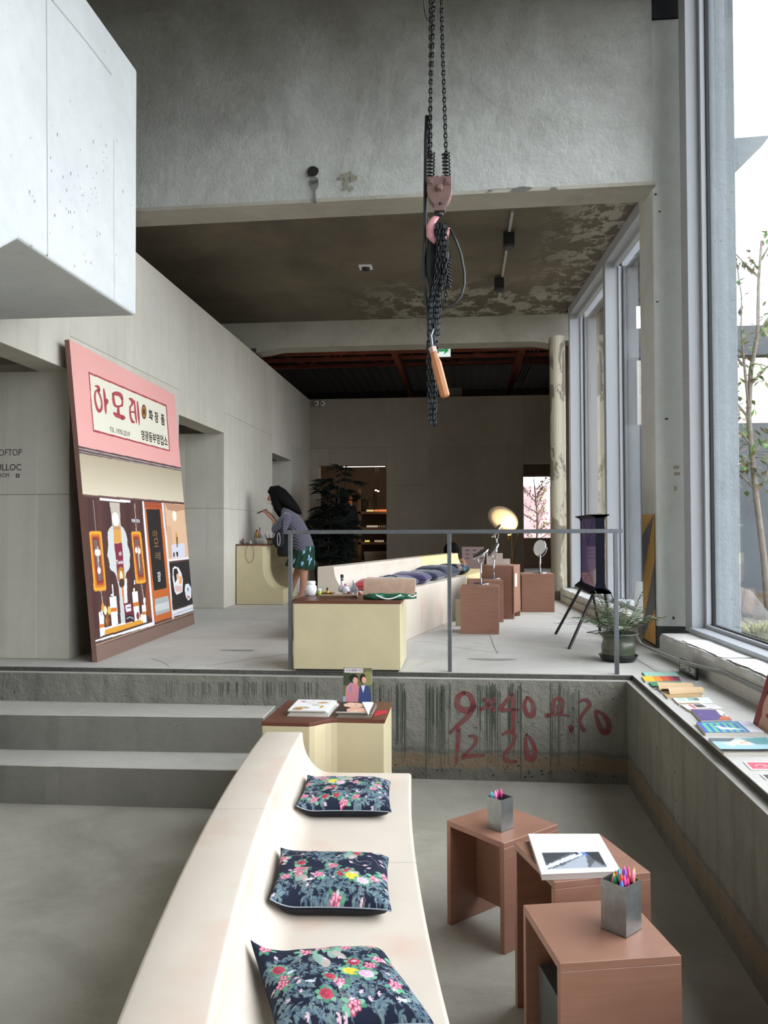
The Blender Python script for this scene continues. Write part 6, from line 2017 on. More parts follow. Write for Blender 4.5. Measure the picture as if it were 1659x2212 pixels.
mk('cap', MB().lathe([(.010, .09), (.011, .093), (.011, .108), (.008, .11)], 14), M_paper, tt_, smooth=True)
tb_ = MB(); [tb_.box(-.018, .018 - .006 * i, -.0146, -.0141, .04 - .008 * i, .042 - .008 * i) for i in range(3)]
tag(mk('printed_text', tb_, mat('dark_label', '#3a3f46', .5), tt_), kind='stuff')
for k, (px, py, c, w_, L) in enumerate(((754, 1285, '#a03a36', .008, 'small red capped vial left of the shouldered bottle'), (762, 1288, '#c9c0b4', .008, 'small pale vial in front of the shouldered bottle'), (771, 1289, '#d9d2c8', .007, 'small white vial at the right end of the card tray'), (777, 1284, '#a8452e', .012, 'short red lacquer pot beside the tan bag'))):
    p = K(px, py)
    lathe_thing('vial', L, 'bottle', p, [('body', [(w_ * .8, 0), (w_, .002), (w_, .018)], mat('vial_' + c[1:], c, .3)), ('cap', [(w_ * .8, .018), (w_ * .8, .025)], M_paper if k else mat('cap_red', '#8e2b2b', .4))], 'small vials on the console', 12)

# tan cloth bag with a green rubber base
ya_, yb2 = yc0 + .10, yc0 + .30
A = aty(782, 1283, ya_); B = aty(898, 1283, ya_)
bg_ = thing('cloth_bag', 'tan felt bag folded over a green base with white rope handles', 'bag', ((A.x + B.x) / 2, ya_ + .09, zt2))
W_ = (B.x - A.x); zb0 = zt2
mb = MB(); nx, nr = 24, 14
prof = []
for i in range(nr + 1):
    t = i / nr
    ang_ = -PI / 2 + t * PI * 1.0
    prof.append((-.06 + .0 * t, .05 + .10 * t) if False else (.0, 0))
ring = [(-.072, .035), (-.070, .075), (-.060, .120), (-.045, .142), (-.02, .150), (.015, .148), (.04, .138), (.06, .11), (.066, .07), (.066, .035)]
rows_ = []
for i in range(nx + 1):
    u = i / nx; x = (-W_ / 2 + .008 + (W_ - .02) * u)
    s_ = 1 - .06 * (u ** 6 + (1 - u) ** 6)
    rows_.append([Vector((x + .008 * (z_ / .15) * (1 if u > .5 else 0), y_ * s_ + .004 * noise.noise(Vector((u * 6, z_ * 30, 0))), z_ * s_ + .005 * noise.noise(Vector((u * 5, y_ * 20, 2))))) for y_, z_ in ring])
k = len(ring)
mb.add([v for r in rows_ for v in r], [(i * k + j, (i + 1) * k + j, (i + 1) * k + j + 1, i * k + j + 1) for i in range(nx) for j in range(k - 1)])
mb.add(rows_[0], [tuple(range(k))]); mb.add(rows_[-1], [tuple(range(k))[::-1]])
mk('cloth', mb, mat('tan_felt', '#a98d79', .95, var=.12, scale=18, bump=.3, bscale=120, sheen=.4), bg_, smooth=True, recalc=True)
gb_ = MB(); rows_ = []
for i in range(33):
    u = i / 32; x = -W_ / 2 + W_ * u; wv = .010 * math.sin(u * 16 + 1); e = min(1, 5 * u + .25, 5 * (1 - u) + .25)
    rows_.append([Vector((x, (-.092 + wv) * e, .004)), Vector((x, (-.098 + wv) * e, .022)), Vector((x, (-.088 + wv) * e, .046 - .006 * abs(math.sin(u * 9)))), Vector((x, .06 * e, .046)), Vector((x, .075 * e, .022)), Vector((x, .06 * e, .002))])
k = 6
gb_.add([v for r in rows_ for v in r], [(i * k + j, (i + 1) * k + j, (i + 1) * k + (j + 1) % k, i * k + (j + 1) % k) for i in range(32) for j in range(k)])
gb_.add(rows_[0], [tuple(range(k))]); gb_.add(rows_[-1], [tuple(range(k))[::-1]])
mk('rubber_base', gb_, mat('glossy_green', '#1d5c42', .3), bg_, smooth=True, recalc=True)
for x0, x1, sag in ((-.09, .085, .028), (.135, .19, .012)):
    pts = [Vector((x0 + (x1 - x0) * i / 12, -.106 - .006 * math.sin(PI * i / 12), .036 - sag * math.sin(PI * i / 12))) for i in range(13)]
    mk('rope_handle', MB().tube(pts, .005, 8), mat('white_rope', '#dfe3e0', .6), bg_, smooth=True)
mk('back_strap', MB().tube([Vector((-.02 + .1 * i / 8 - .03, .03, .148 + .014 * math.sin(PI * i / 8))) for i in range(9)], .004, 6), mat('dark_blue_strap', '#2c3448', .6), bg_)

# ================================================================== SMALL THINGS ON THE LEFT COUNTERS
zc1_, zc2_ = PZ + .78, PZ + .85
bt = [  # px, row, h, r, colour, cap, label
 (500, 0, .03, .012, '#3a3c42', '#25262a', 'tiny dark pot at the wall end of the lower counter'),
 (506, 0, .035, .012, '#7d7f85', '#2b2c30', 'small grey pot second from the wall on the lower counter'),
 (513, 0, .06, .016, '#2b2a2d', '#2b2a2d', 'dark square jar on the lower counter'),
 (519, 0, .04, .014, '#83807d', '#4b494a', 'grey low jar on the lower counter'),
 (525, 0, .075, .022, '#5f4a38', '#b0353a', 'brown bottle with a red cap on the lower counter'),
 (534, 0, .035, .016, '#46454c', '#8c8b92', 'small dark patterned tin on the lower counter'),
 (541, 0, .045, .02, '#9b9aa0', '#c8c7cc', 'patterned white tin on the lower counter'),
 (556, 0, .04, .02, '#5a5960', '#8c8b92', 'dark patterned tin at the right of the lower counter'),
 (527, 1, .10, .009, '#8d8f8b', '#5a5c5b', 'thin grey bottle, leftmost on the upper counter'),
 (534, 1, .085, .011, '#5d6362', '#3f4443', 'dark slim bottle second on the upper counter'),
 (540, 1, .115, .010, '#a49f97', '#6c6661', 'slender pale bottle third on the upper counter'),
 (547, 1, .155, .024, '#8fa28d', '#c5ccc9', 'tall pale green bottle on the upper counter'),
 (555, 1, .12, .022, '#c9a63d', '#b32f3c', 'yellow bottle with a red top on the upper counter'),
 (561, 1, .15, .015, '#cf8fa4', '#5b1f2b', 'pink bottle with a dark red stopper on the upper counter'),
 (565, 1, .05, .030, '#c7c9d6', '#d6d7e0', 'round pale blue pot on the upper counter'),
 (575, 1, .085, .022, '#e3e2e2', '#efefee', 'larger white ceramic jar on the upper counter'),
 (583, 1, .06, .016, '#e3e2e2', '#efefee', 'smaller white ceramic jar at the right on the upper counter'),
]
for px, rw, h, r, c, cc, L in bt:
    y = (yk + .2) if rw == 0 else (yk + .95)
    z = zc1_ if rw == 0 else zc2_
    q_ = aty(px, 1170, y)
    if rw == 0 and q_.x + r > k1: y = yk + .30; q_.x = min(q_.x, k1 + .02)
    hourg = 'ceramic' in L
    prof = [(r * .9, 0), (r, .003), (r, h * .6), (r * .55, h * .75)] if not hourg else [(r * .7, 0), (r * .55, h * .15), (r, h * .4), (r * .9, h * .6), (r * .45, h * .75)]
    lathe_thing('cosmetic_bottle', L, 'bottle', Vector((q_.x, y, z)), [('body', prof, mat('btl_' + c[1:], c, .35)), ('cap', [(r * .45, h * .75), (r * .55, h * .8), (r * .5, h * .97), (r * .3, h)], mat('cap_' + cc[1:], cc, .4))], 'small bottles on the left counters', 12)

# ================================================================== MIRRORS ON THE PLATFORM STOOLS
def mirror(label, base_px, base_py, ztop, pole_top_px, R, yaw, tilt_, back=False, low=.0):
    """base centre pixel on the stool top; disc radius R, yaw about Z, tilt backward"""
    p = atz(base_px, base_py, ztop)
    t = thing('table_mirror', label, 'mirror', (p.x, p.y, ztop + .0005), 0, 'round mirrors on brown stools')
    mk('base', MB().lathe([(.082, 0), (.086, .003), (.080, .010), (.02, .014)], 28), M_chrome, t, smooth=True)
    hz_ = pole_top_px
    mk('pole', MB().tube([(0, 0, .01), (0, 0, hz_)], .009, 10), M_chrome, t, smooth=True)
    M = Matrix.Translation((0, 0, hz_ + R * .78)) @ Matrix.Rotation(yaw, 4, 'Z') @ Matrix.Rotation(tilt_, 4, 'X')
    # yoke
    ya = [Vector((math.cos(a) * (R + .012), 0, math.sin(a) * (R + .012))) for a in [PI + PI * i / 14 for i in range(15)]]
    Y = Matrix.Translation((0, 0, hz_ + R * .98)) @ Matrix.Rotation(yaw, 4, 'Z')
    mk('yoke', MB().tube([Y @ v for v in ya], .006, 8), M_chrome, t, smooth=True)
    D = Y @ Matrix.Rotation(tilt_, 4, 'X') @ Matrix.Rotation(PI / 2, 4, 'X')
    mk('shell', MB().lathe([(R * .3, -.014), (R * .9, -.010), (R, 0), (R, .010), (R * .97, .012)], 32, (0, 0, 0), 0, None), M_chrome, t, smooth=True).matrix_local = D
    mk('glass', MB().lathe([(R * .94, .0122), (R * .94, .0128)], 32), M_mirror, t).matrix_local = D
    return t


mirror('round silver mirror tilted flat, on the nearest platform stool', 1039, 1262, PZ + .43, .20, .09, -PI / 2 + .3, -1.0)
mirror('round silver mirror seen nearly edge-on, on the half-hidden stool', 1067, 1250, PZ + .43, .22, .09, -PI / 2 + .2, -.62)
mirror('round silver mirror on the tall stool with the white card', 1073, 1217, PZ + .57, .28, .09, -PI / 2 + .2, -.62)
mirror('round silver mirror turned sideways on the stool by the round column', 1167, 1238, PZ + .44, .21, .095, -.85, -.25)
# white-edged folder behind stool A, boards behind the stools
a = atz(984, 1353, PZ)
o = mk('card_box', MB().box(a.x, a.x + .09, a.y + .02, a.y + .05, PZ + .001, PZ + .26), mat('pale_card_box', '#b9ad8c', .7)); tag(o, 'pale card box standing on the floor left of the nearest platform stool', 'box')
for x0, x1, y0p, y1p, yd, col_, L, nm in ((1051, 1086, 1217, 1195, 9.12, '#b8aaa2', 'plain pale card standing behind the mirror on the tall stool', 'card_board'), (1086, 1102, 1217, 1207, 9.12, '#c0b3a8', 'small pale card right of the plain one on the tall stool', 'card_board')):
    a = aty(x0, 1219, yd - .1); b = aty(x1, y1p, yd - .1)
    o = mk(nm, MB().box(a.x, b.x, yd - .105, yd - .09, PZ + .5705, b.z), mat('cb_' + col_[1:], col_, .7)); tag(o, L, 'card', 'cards on the tall stool')
a = aty(998, 1213, 12.3); b = aty(1045, 1181, 12.3)
bxt = thing('display_box', 'low mauve display board with dark lettering, standing behind the bench end', 'board', (a.x, 12.3, PZ))
mk('board', MB().box(a.x, b.x, 12.3, 12.33, PZ, b.z), mat('mauve_board', '#a08a88', .7), bxt, world=True)
sq = MB()
for i in range(9): sq.box(a.x + .05 + .11 * (i % 3), a.x + .05 + .11 * (i % 3) + .06, 12.298, 12.3, b.z - .06 - .06 * (i // 3), b.z - .045 - .06 * (i // 3))
tag(mk('dark_marks', sq, mat('mark_plum', '#5f464c', .7), bxt, world=True), kind='stuff')

# ================================================================== FLOOR LAMP
yl = 12.6
lp = thing('floor_lamp', 'tall floor lamp with a big round reflector disc lit by a brass uplight', 'lamp', tuple(aty(1104, 1190, yl).xy) + (PZ,))
M_reflect = mat('matt_white_reflector', '#efdcc0', .55, sheen=.2)
M_brass = mat('brass', '#b98a45', .3, .9)
dc = aty(1087.5, 1120, yl)
nrm = Vector((-.34, -.62, -.52)).normalized()
hd_ = aty(1099, 1160, yl - .12)
qd = nrm.to_track_quat('Z', 'Y').to_matrix().to_4x4()
R_d = .245
ds_ = mk('reflector_disc', MB().lathe([(R_d * .2, .0), (R_d * .6, .004), (R_d, .018), (R_d, .024), (R_d * .6, .010), (R_d * .2, .006)], 48), M_reflect, lp, smooth=True)
ds_.matrix_local = Matrix.Translation(dc - Vector(lp.location)) @ qd
mk('uplight_cup', MB().lathe([(.012, -.05), (.02, -.04), (.022, 0), (.038, .02), (.043, .028)], 18, tuple(hd_)), M_brass, lp, world=True, smooth=True)
mk('bulb', MB().ball(tuple(hd_ + Vector((0, 0, .025))), .016, .016, .016, 8), mat('bulb_glow', '#fff0d0', .5, emit='#ffd9a0', es=12), lp, world=True, smooth=True)
fb_ = aty(1104, 1228, yl)
mk('pole', MB().tube([hd_ - Vector((0, 0, .05)), Vector((fb_.x - .0, hd_.y + .05, 1.6)), Vector((fb_.x + .03, hd_.y + .12, PZ + .02))], .009, 8), M_brass, lp, world=True)
arm0 = aty(1119, 1142, yl + .05)
mk('arm', MB().tube([dc + Vector((.0, .05, 0)), Vector((dc.x + .16, dc.y + .1, dc.z - .1)), arm0, aty(1120, 1150, yl + .05), aty(1107, 1222, yl + .02), Vector((aty(1105, 1228, yl).x, yl, PZ + .02))], .008, 8), mat('bronze_arm', '#4a3b2c', .4, .6), lp, world=True, smooth=True)
mk('foot', MB().lathe([(.14, 0), (.14, .012), (.1, .02)], 24, (fb_.x + .02, yl, PZ)), mat('bronze_arm', '#4a3b2c', .4, .6), lp, world=True)
sl = bpy.data.lights.new('lamp_beam', 'SPOT'); sl.energy = 8; sl.color = (1.0, .74, .42); sl.spot_size = math.radians(95); sl.spot_blend = .6; sl.shadow_soft_size = .02
so = bpy.data.objects.new('lamp_beam', sl); COL.objects.link(so); so.location = hd_ + Vector((0, 0, .05)); so.rotation_euler = (dc + Vector((.05, 0, 0)) - so.location).to_track_quat('-Z', 'Y').to_euler()
pl2 = bpy.data.lights.new('lamp_glow', 'POINT'); pl2.energy = 3; pl2.color = (1.0, .72, .42); pl2.shadow_soft_size = .03
po = bpy.data.objects.new('lamp_glow', pl2); COL.objects.link(po); po.location = hd_ + Vector((0, 0, .07))

# ================================================================== TELEVISION ON LEGS
M_tv = mat('dark_blue_tv_shell', '#101320', .75, spec=.2)
yn, yf_ = 6.72, 7.62
xt = 1.10
zl0, zl1 = 1.13, 1.775
tv = thing('television', 'dark navy television with an I-shaped frame on four thin slanted legs', 'television', (xt, (yn + yf_) / 2, PZ))
# I-profile frame in XZ: thin web with flared flanges, extruded along Y
def ibeam(y0, y1):
    pr = [(-.075, zl0), (.095, zl0), (.095, zl0 + .012), (.05, zl0 + .05), (.045, zl0 + .09), (.045, zl1 - .05), (.055, zl1 - .02), (.085, zl1 - .008), (.085, zl1), (-.065, zl1), (-.065, zl1 - .008), (-.03, zl1 - .02), (-.02, zl1 - .05), (-.02, zl0 + .09), (-.028, zl0 + .05), (-.075, zl0 + .014)]
    return MB().prism([(xt + x, z) for x, z in pr], y0, y1, M=XZ)
mk('side_frame', ibeam(yn, yn + .045), M_tv, tv, world=True, recalc=True); mk('side_frame', ibeam(yf_ - .045, yf_), M_tv, tv, world=True, recalc=True)
mk('lower_shelf', MB().prism([(xt - .075, zl0), (xt + .095, zl0), (xt + .095, zl0 + .012), (xt + .02, zl0 + .045), (xt - .02, zl0 + .045), (xt - .075, zl0 + .014)], yn, yf_, M=XZ), M_tv, tv, world=True, recalc=True)
mk('upper_shelf', MB().prism([(xt - .065, zl1), (xt + .085, zl1), (xt + .085, zl1 - .008), (xt + .02, zl1 - .03), (xt - .02, zl1 - .03), (xt - .065, zl1 - .008)], yn, yf_, M=XZ), M_tv, tv, world=True, recalc=True)
mk('back_shell', MB().box(xt + .0, xt + .04, yn + .04, yf_ - .04, zl0 + .04, zl1 - .03), M_tv, tv, world=True)
mk('rear_box', MB().box(xt + .04, xt + .065, yn + .12, yf_ - .12, zl0 + .06, zl1 - .2), M_tv, tv, world=True)
m, nt, p = nodes_of('tv_screen')
p.inputs['Base Color'].default_value = (.005, .005, .01, 1); p.inputs['Roughness'].default_value = .06; p.inputs['Specular IOR Level'].default_value = .8
p.inputs['Emission Color'].default_value = (*hx('#5a4a80'), 1); p.inputs['Emission Strength'].default_value = .22
mk('screen', MB().box(xt - .018, xt - .001, yn + .045, yf_ - .045, zl0 + .045, zl1 - .03), m, tv, world=True)
sc2 = MB()
for (za, zb3) in ((zl1 - .04, zl1 - .28), (zl0 + .06, zl0 + .18)):
    sc2.add([(xt - .0186, yn + .15, za), (xt - .0186, yn + .22, za), (xt - .0186, (yn + yf_) / 2, zb3 + .05 if za > zb3 else zb3 - .05), (xt - .0186, yf_ - .22, za), (xt - .0186, yf_ - .15, za), (xt - .0186, (yn + yf_) / 2, zb3)], [(0, 1, 2, 5), (5, 2, 3, 4)])
m2, nt, p = nodes_of('tv_pattern')
p.inputs['Base Color'].default_value = (.01, .01, .02, 1); p.inputs['Roughness'].default_value = .06; p.inputs['Emission Color'].default_value = (*hx('#3c3058'), 1); p.inputs['Emission Strength'].default_value = .2
mk('screen_picture', sc2, m2, tv, world=True)
for (fx, fy), (tx, ty) in (((1229, 1402), (xt - .03, yn + .10)), ((1200, 1370), (xt - .03, yf_ - .10)), ((1298, 1371), (xt + .06, yf_ - .10)), ((1325, 1392), (xt + .06, yn + .10))):
    f_ = atz(fx, fy, PZ)
    lg = mk('leg', MB().tube([f_ + Vector((0, 0, .001)), Vector((tx, ty, zl0 + .002))], .0125, 8), M_black, tv, world=True)
    mk('foot_cap', MB().tube([f_ + Vector((0, 0, .0)), f_.lerp(Vector((tx, ty, zl0)), .025)], .014, 8), M_rub, tv, world=True)
o = mk('cable', MB().tube([Vector((xt + .11, yn + .2, zl0 + .02)), Vector((xt + .16, yn + .1, 1.0)), atz(1310, 1330, .85), atz(1312, 1360, PZ + .01), atz(1290, 1368, PZ + .006), atz(1268, 1366, PZ + .006), atz(1290, 1362, PZ + .006), atz(1330, 1362, PZ + .006)], .004, 6), M_rub, None, smooth=True); tag(o, 'black cable trailing from the television to the floor', 'cable')
o = mk('cable', MB().tube([atz(px, py, PZ + .006) for px, py in ((1300, 1350), (1260, 1347), (1225, 1348), (1197, 1345), (1210, 1343), (1250, 1345), (1285, 1347))], .0035, 6), mat('white_cable', '#d9d9dc', .5), None, smooth=True); tag(o, 'white cable lying on the floor behind the television legs', 'cable')
a = atz(1264, 1330, PZ)
o = mk('power_adapter', MB().box(SB(8.1) - .09, SB(8.1) - .03, 8.05, 8.2, PZ, PZ + .07), mat('adapter_white', '#c9cbd0', .5), None, bevel=.006); tag(o, 'white power adapter by the sill behind the television', 'adapter')
pb0 = aty(1337, 1330, 7.3)
o = mk('white_board', MB().box(SB(7.4) + .02, SB(7.4) + .17, 7.36, 7.375, .866, aty(1335, 1257, 7.36).z), M_paper); tag(o, 'white board standing on the rear sill beside the window', 'board')

# ================================================================== PEOPLE
def skin(name, joints, edges, root, m, parent, sub=2):
    """one continuous body surface grown from a skeleton (world coordinates)"""
    keys = list(joints); idx = {k: i for i, k in enumerate(keys)}
    off = Vector(parent.location)
    me = bpy.data.meshes.new(name)
    me.from_pydata([tuple(Vector(joints[k][0]) - off) for k in keys], [(idx[a], idx[b]) for a, b in edges], [])
    o = bpy.data.objects.new(name, me); COL.objects.link(o); o.parent = parent
    me.materials.append(m)
    md = o.modifiers.new('skin', 'SKIN'); md.use_smooth_shade = True
    for k in keys:
        r = joints[k][1]; r = r if isinstance(r, tuple) else (r, r)
        me.skin_vertices[0].data[idx[k]].radius = r
        me.skin_vertices[0].data[idx[k]].use_root = (k == root)
    s = o.modifiers.new('sub', 'SUBSURF'); s.levels = sub; s.render_levels = sub
    return o


M_skin = mat('skin_tone', '#b98a74', .55, spec=.3)
M_hair = mat('black_hair', '#0b0909', .7, spec=.15, bump=.6, bscale=60, stretch=(6, 6, .6))
wy = 10.8
W = lambda px, py, dy=0.0: aty(px, py, wy + dy)
wp_ = W(640, 1301, 0); wp_.z = PZ
wm = thing('person', 'woman in a grey ribbed cardigan and green skirt bending over a phone at the counter', 'person', tuple(wp_))
J = {}
J['pelvis'] = (W(655, 1190), (.11, .12)); J['spine'] = (W(646, 1163), .105); J['chest'] = (W(632, 1134), (.115, .13)); J['upper'] = (W(621, 1113), .08)
J['neck'] = (W(610, 1100), .05); J['skull'] = (W(600, 1083), .062); J['head'] = (W(592, 1072), (.080, .078)); J['crown'] = (W(592, 1064), .07)
J['chin'] = (W(585, 1090), .026); J['nose'] = (W(577, 1080), .014)
for s, sg in (('l', -1), ('r', 1)):
    J['sh' + s] = (W(622, 1114, sg * .15), .052)
    J['el' + s] = (W(604 + (0 if sg < 0 else -2), 1139, sg * .19), .038)
    J['wr' + s] = (W(586, 1118 if sg < 0 else 1114, sg * .07), .024)
    J['hd' + s] = (W(579, 1112 if sg < 0 else 1109, sg * .04), (.030, .016))
    for f, (fx, fy, fd) in enumerate(((568, 1105, .0), (567, 1103, .014), (568, 1102, .028), (570, 1101, .04))):
        J['f%s%da' % (s, f)] = (W(fx + 6, fy + 5, sg * (.055 - fd)), .0085)
        J['f%s%db' % (s, f)] = (W(fx, fy, sg * (.05 - fd)), .0065)
    J['t%s' % s] = (W(575, 1099 if sg > 0 else 1104, sg * .02), .008)
    J['hip' + s] = (W(656, 1203, sg * .09), .085)
J['knl'] = (W(656, 1245, -.10), .055); J['cal'] = (W(656, 1258, -.10), .056); J['anl'] = (W(651, 1287, -.10), .034); J['tol'] = (W(634, 1298, -.10), .026)
J['knr'] = (W(640, 1243, .12), .052); J['car'] = (W(634, 1258, .12), .053); J['anr'] = (W(626, 1284, .12), .033); J['tor'] = (W(611, 1294, .12), .026)
E = [('pelvis', 'spine'), ('spine', 'chest'), ('chest', 'upper'), ('upper', 'neck'), ('neck', 'skull'), ('skull', 'head'), ('head', 'crown'), ('skull', 'chin'), ('head', 'nose')]
for s in 'lr':
    E += [('upper', 'sh' + s), ('sh' + s, 'el' + s), ('el' + s, 'wr' + s), ('wr' + s, 'hd' + s), ('hd' + s, 't' + s), ('pelvis', 'hip' + s), ('hip' + s, 'kn' + s), ('kn' + s, 'ca' + s), ('ca' + s, 'an' + s), ('an' + s, 'to' + s)]
    for f in range(4): E += [('hd' + s, 'f%s%da' % (s, f)), ('f%s%da' % (s, f), 'f%s%db' % (s, f))]
skin('body', J, E, 'pelvis', M_skin, wm)
# face details
fc_ = MB()
mk('eye', MB().ball(tuple(W(579.5, 1076, -.03)), .010, .008, .006, 8), M_hair, wm, world=True, smooth=True)
mk('mouth', MB().ball(tuple(W(581, 1086.5, -.012)), .009, .018, .005, 8), mat('lip_tone', '#8a4a48', .5), wm, world=True, smooth=True)
# ribbed cardigan
m, nt, p = nodes_of('ribbed_knit')
tc = nt.nodes.new('ShaderNodeTexCoord')
wv = nt.nodes.new('ShaderNodeTexWave'); wv.inputs['Scale'].default_value = 13; wv.inputs['Distortion'].default_value = .4; wv.bands_direction = 'DIAGONAL'
mp = nt.nodes.new('ShaderNodeMapping'); mp.inputs['Rotation'].default_value = (0, 0.25, 0)
nt.links.new(tc.outputs['Object'], mp.inputs['Vector']); nt.links.new(mp.outputs['Vector'], wv.inputs['Vector'])
nt.links.new(mixc(nt, wv.outputs['Fac'], hx('#33333f'), hx('#6d6b7c')), p.inputs['Base Color']); p.inputs['Roughness'].default_value = .95; p.inputs['Sheen Weight'].default_value = .3
M_knit = m
M_lining = mat('cardigan_dark', '#16161d', .9)
up = (1, 0, 0)
cg = mk('cardigan', MB().tube([W(657, 1198), W(655, 1185), W(650, 1165), W(640, 1142), W(629, 1122), W(619, 1107), W(611, 1100)], [.135, .15, .14, .135, .12, .08, .05], 22, ry=[.19, .20, .19, .20, .21, .16, .07], up=up), M_knit, wm, world=True, smooth=True)
for sg in (-1, 1):
    mk('sleeve', MB().tube([W(622, 1112, sg * .13), W(617, 1122, sg * .18), W(608, 1136, sg * .2), W(600, 1143, sg * .2), W(594, 1140, sg * .17)], [.06, .085, .09, .085, .07], 16, ry=[.06, .075, .08, .075, .06], up=up), M_knit, wm, world=True, smooth=True)
mk('cardigan_front', MB().tube([W(628, 1130, .0), W(624, 1150), W(620, 1172), W(618, 1196), W(618, 1202)], [.09, .12, .13, .12, .10], 16, ry=[.14, .16, .17, .16, .15], up=up), M_lining, wm, world=True, smooth=True)
# skirt with pale blue flowers
sk = Canvas(160, 60, '#123528')
rs_ = random.Random(4)
for k in range(26):
    u, v = rs_.random(), rs_.uniform(.05, .95)
    for j in range(4):
        a = rs_.random() * 6.28
        sk.ell(u + .008 * math.cos(a), v + .06 * math.sin(a), .009, .06, rs_.choice(['#8cc3dc', '#6fb0cc', '#a9d6e8']), n=8)
    sk.line([(u, v), (u - .01, v - .12)], .02, '#7fb6cf', 2.6)
a_, b_ = W(656, 1180), W(648, 1226)
def skirt(u, v):
    c = b_.lerp(a_, v); t = 2 * PI * u
    fl_ = 1 + .045 * math.sin(14 * t) * (1 - v)
    rx_ = (.195 - .045 * v) * fl_; ry_ = (.22 - .03 * v) * fl_
    return c + Vector((rx_ * math.cos(t), ry_ * math.sin(t), -.03 * math.cos(t) * (1 - v))) - Vector(wm.location)
print_grid('skirt', sk, skirt, vcol_mat('printed_skirt', .8), wm, 161, 24)
# hair: cap and long fall over the back
hr = MB()
hr.tube([W(583, 1067), W(588, 1062), W(596, 1063), W(606, 1070), W(617, 1081), W(629, 1092), W(641, 1102), W(651, 1110)], [.045, .075, .098, .105, .10, .085, .055, .015], 18, ry=[.06, .085, .105, .12, .13, .12, .08, .02], up=(0, 0, 1))
hr.tube([W(594, 1066, 0), W(600, 1082, 0), W(604, 1100, 0), W(607, 1116, 0)], [.08, .085, .075, .03], 16, ry=[.10, .115, .11, .05], up=(1, 0, 0))
mk('hair', hr, M_hair, wm, world=True, smooth=True)
mk('shoe', MB().tube([W(656, 1297, -.10), W(650, 1295, -.10), W(640, 1298, -.10), W(630, 1300, -.10)], [.03, .042, .036, .02], 10, ry=[.03, .04, .042, .03]), M_black, wm, world=True, smooth=True)
mk('shoe', MB().tube([W(631, 1293, .12), W(625, 1291, .12), W(616, 1294, .12), W(607, 1296, .12)], [.03, .042, .036, .02], 10, ry=[.03, .04, .042, .03]), M_black, wm, world=True, smooth=True)
ph = thing('phone', 'dark phone held flat in the hands of the woman', 'phone', tuple(W(566, 1103)))
pm_ = Matrix.Rotation(math.radians(-24), 3, 'Y')
mk('body', MB().box(-.075, .05, -.036, .036, -.012, -.004, M=pm_), M_black, ph, bevel=.002)
mk('screen', MB().box(-.068, .045, -.032, .032, -.004, -.0035, M=pm_), mat('phone_screen', '#3c444c', .1), ph)
hb2 = thing('handbag', 'black handbag with a pale loop hanging in front of the woman', 'bag', tuple(W(605, 1165, -.27)))
mk('body', MB().tube([W(609, 1144, -.27), W(605, 1155, -.27), W(601, 1172, -.27), W(602, 1183, -.27)], [.03, .06, .085, .04], 14, ry=[.03, .05, .06, .03], up=up), M_lining, hb2, world=True, smooth=True)
mk('strap', MB().tube([W(610, 1145, -.28), W(610, 1130, -.30), W(612, 1120, -.28)], .008, 6), M_black, hb2, world=True)
mk('loop', MB().tube([W(602 + 3 * math.sin(2 * PI * i / 16) + i * .0, 1165 + 14 * math.cos(2 * PI * i / 16), -.335) for i in range(17)], .004, 6, cap=False), mat('pale_loop', '#b9b9c0', .4), hb2, world=True)

# person in black in the rear opening, seen from behind
py_ = 14.8
Bp = lambda px, py, dy=0.0: aty(px, py, py_ + dy)
z_feet = PZ
pm2 = thing('person', 'person in a long black coat standing with their back to us by the tall plant', 'person', (Bp(742, 1200).x, py_, PZ))
cx_ = Bp(740, 1200).x
S = lambda x, z, y=0.0: Vector((cx_ + x, py_ + y, PZ + z))
J = {'pelvis': (S(0, .92), (.13, .11)), 'spine': (S(0, 1.1), .12), 'chest': (S(0, 1.3), (.14, .11)), 'neck': (S(0, 1.47), .055), 'skull': (S(0, 1.55), .07), 'head': (S(0, 1.62), (.08, .09))}
E = [('pelvis', 'spine'), ('spine', 'chest'), ('chest', 'neck'), ('neck', 'skull'), ('skull', 'head')]
for s, sg in (('l', -1), ('r', 1)):
    J['sh' + s] = (S(sg * .17, 1.4), .055); J['el' + s] = (S(sg * .24, 1.13, .02), .04); J['wr' + s] = (S(sg * .21, .92, .08), .028); J['ha' + s] = (S(sg * .20, .84, .1), (.03, .018))
    for f in range(4): J['f%s%d' % (s, f)] = (S(sg * (.185 + .012 * f), .77 - .006 * abs(f - 1.5), .10), .009); E.append(('ha' + s, 'f%s%d' % (s, f)))
    J['t' + s] = (S(sg * .165, .82, .12), .010)
    J['hip' + s] = (S(sg * .09, .86), .09); J['kn' + s] = (S(sg * .10, .48), .06); J['an' + s] = (S(sg * .10, .09), .042); J['to' + s] = (S(sg * .11, .04, .14), .035)
    E += [('chest', 'sh' + s), ('sh' + s, 'el' + s), ('el' + s, 'wr' + s), ('wr' + s, 'ha' + s), ('ha' + s, 't' + s), ('pelvis', 'hip' + s), ('hip' + s, 'kn' + s), ('kn' + s, 'an' + s), ('an' + s, 'to' + s)]
skin('body', J, E, 'pelvis', M_skin, pm2, 1)
mk('coat', MB().tube([S(0, .45), S(0, .8), S(0, 1.1), S(0, 1.33), S(0, 1.44), S(0, 1.5)], [.22, .22, .20, .215, .15, .06], 18, ry=[.17, .17, .15, .15, .11, .06], up=up), M_lining, pm2, world=True, smooth=True)
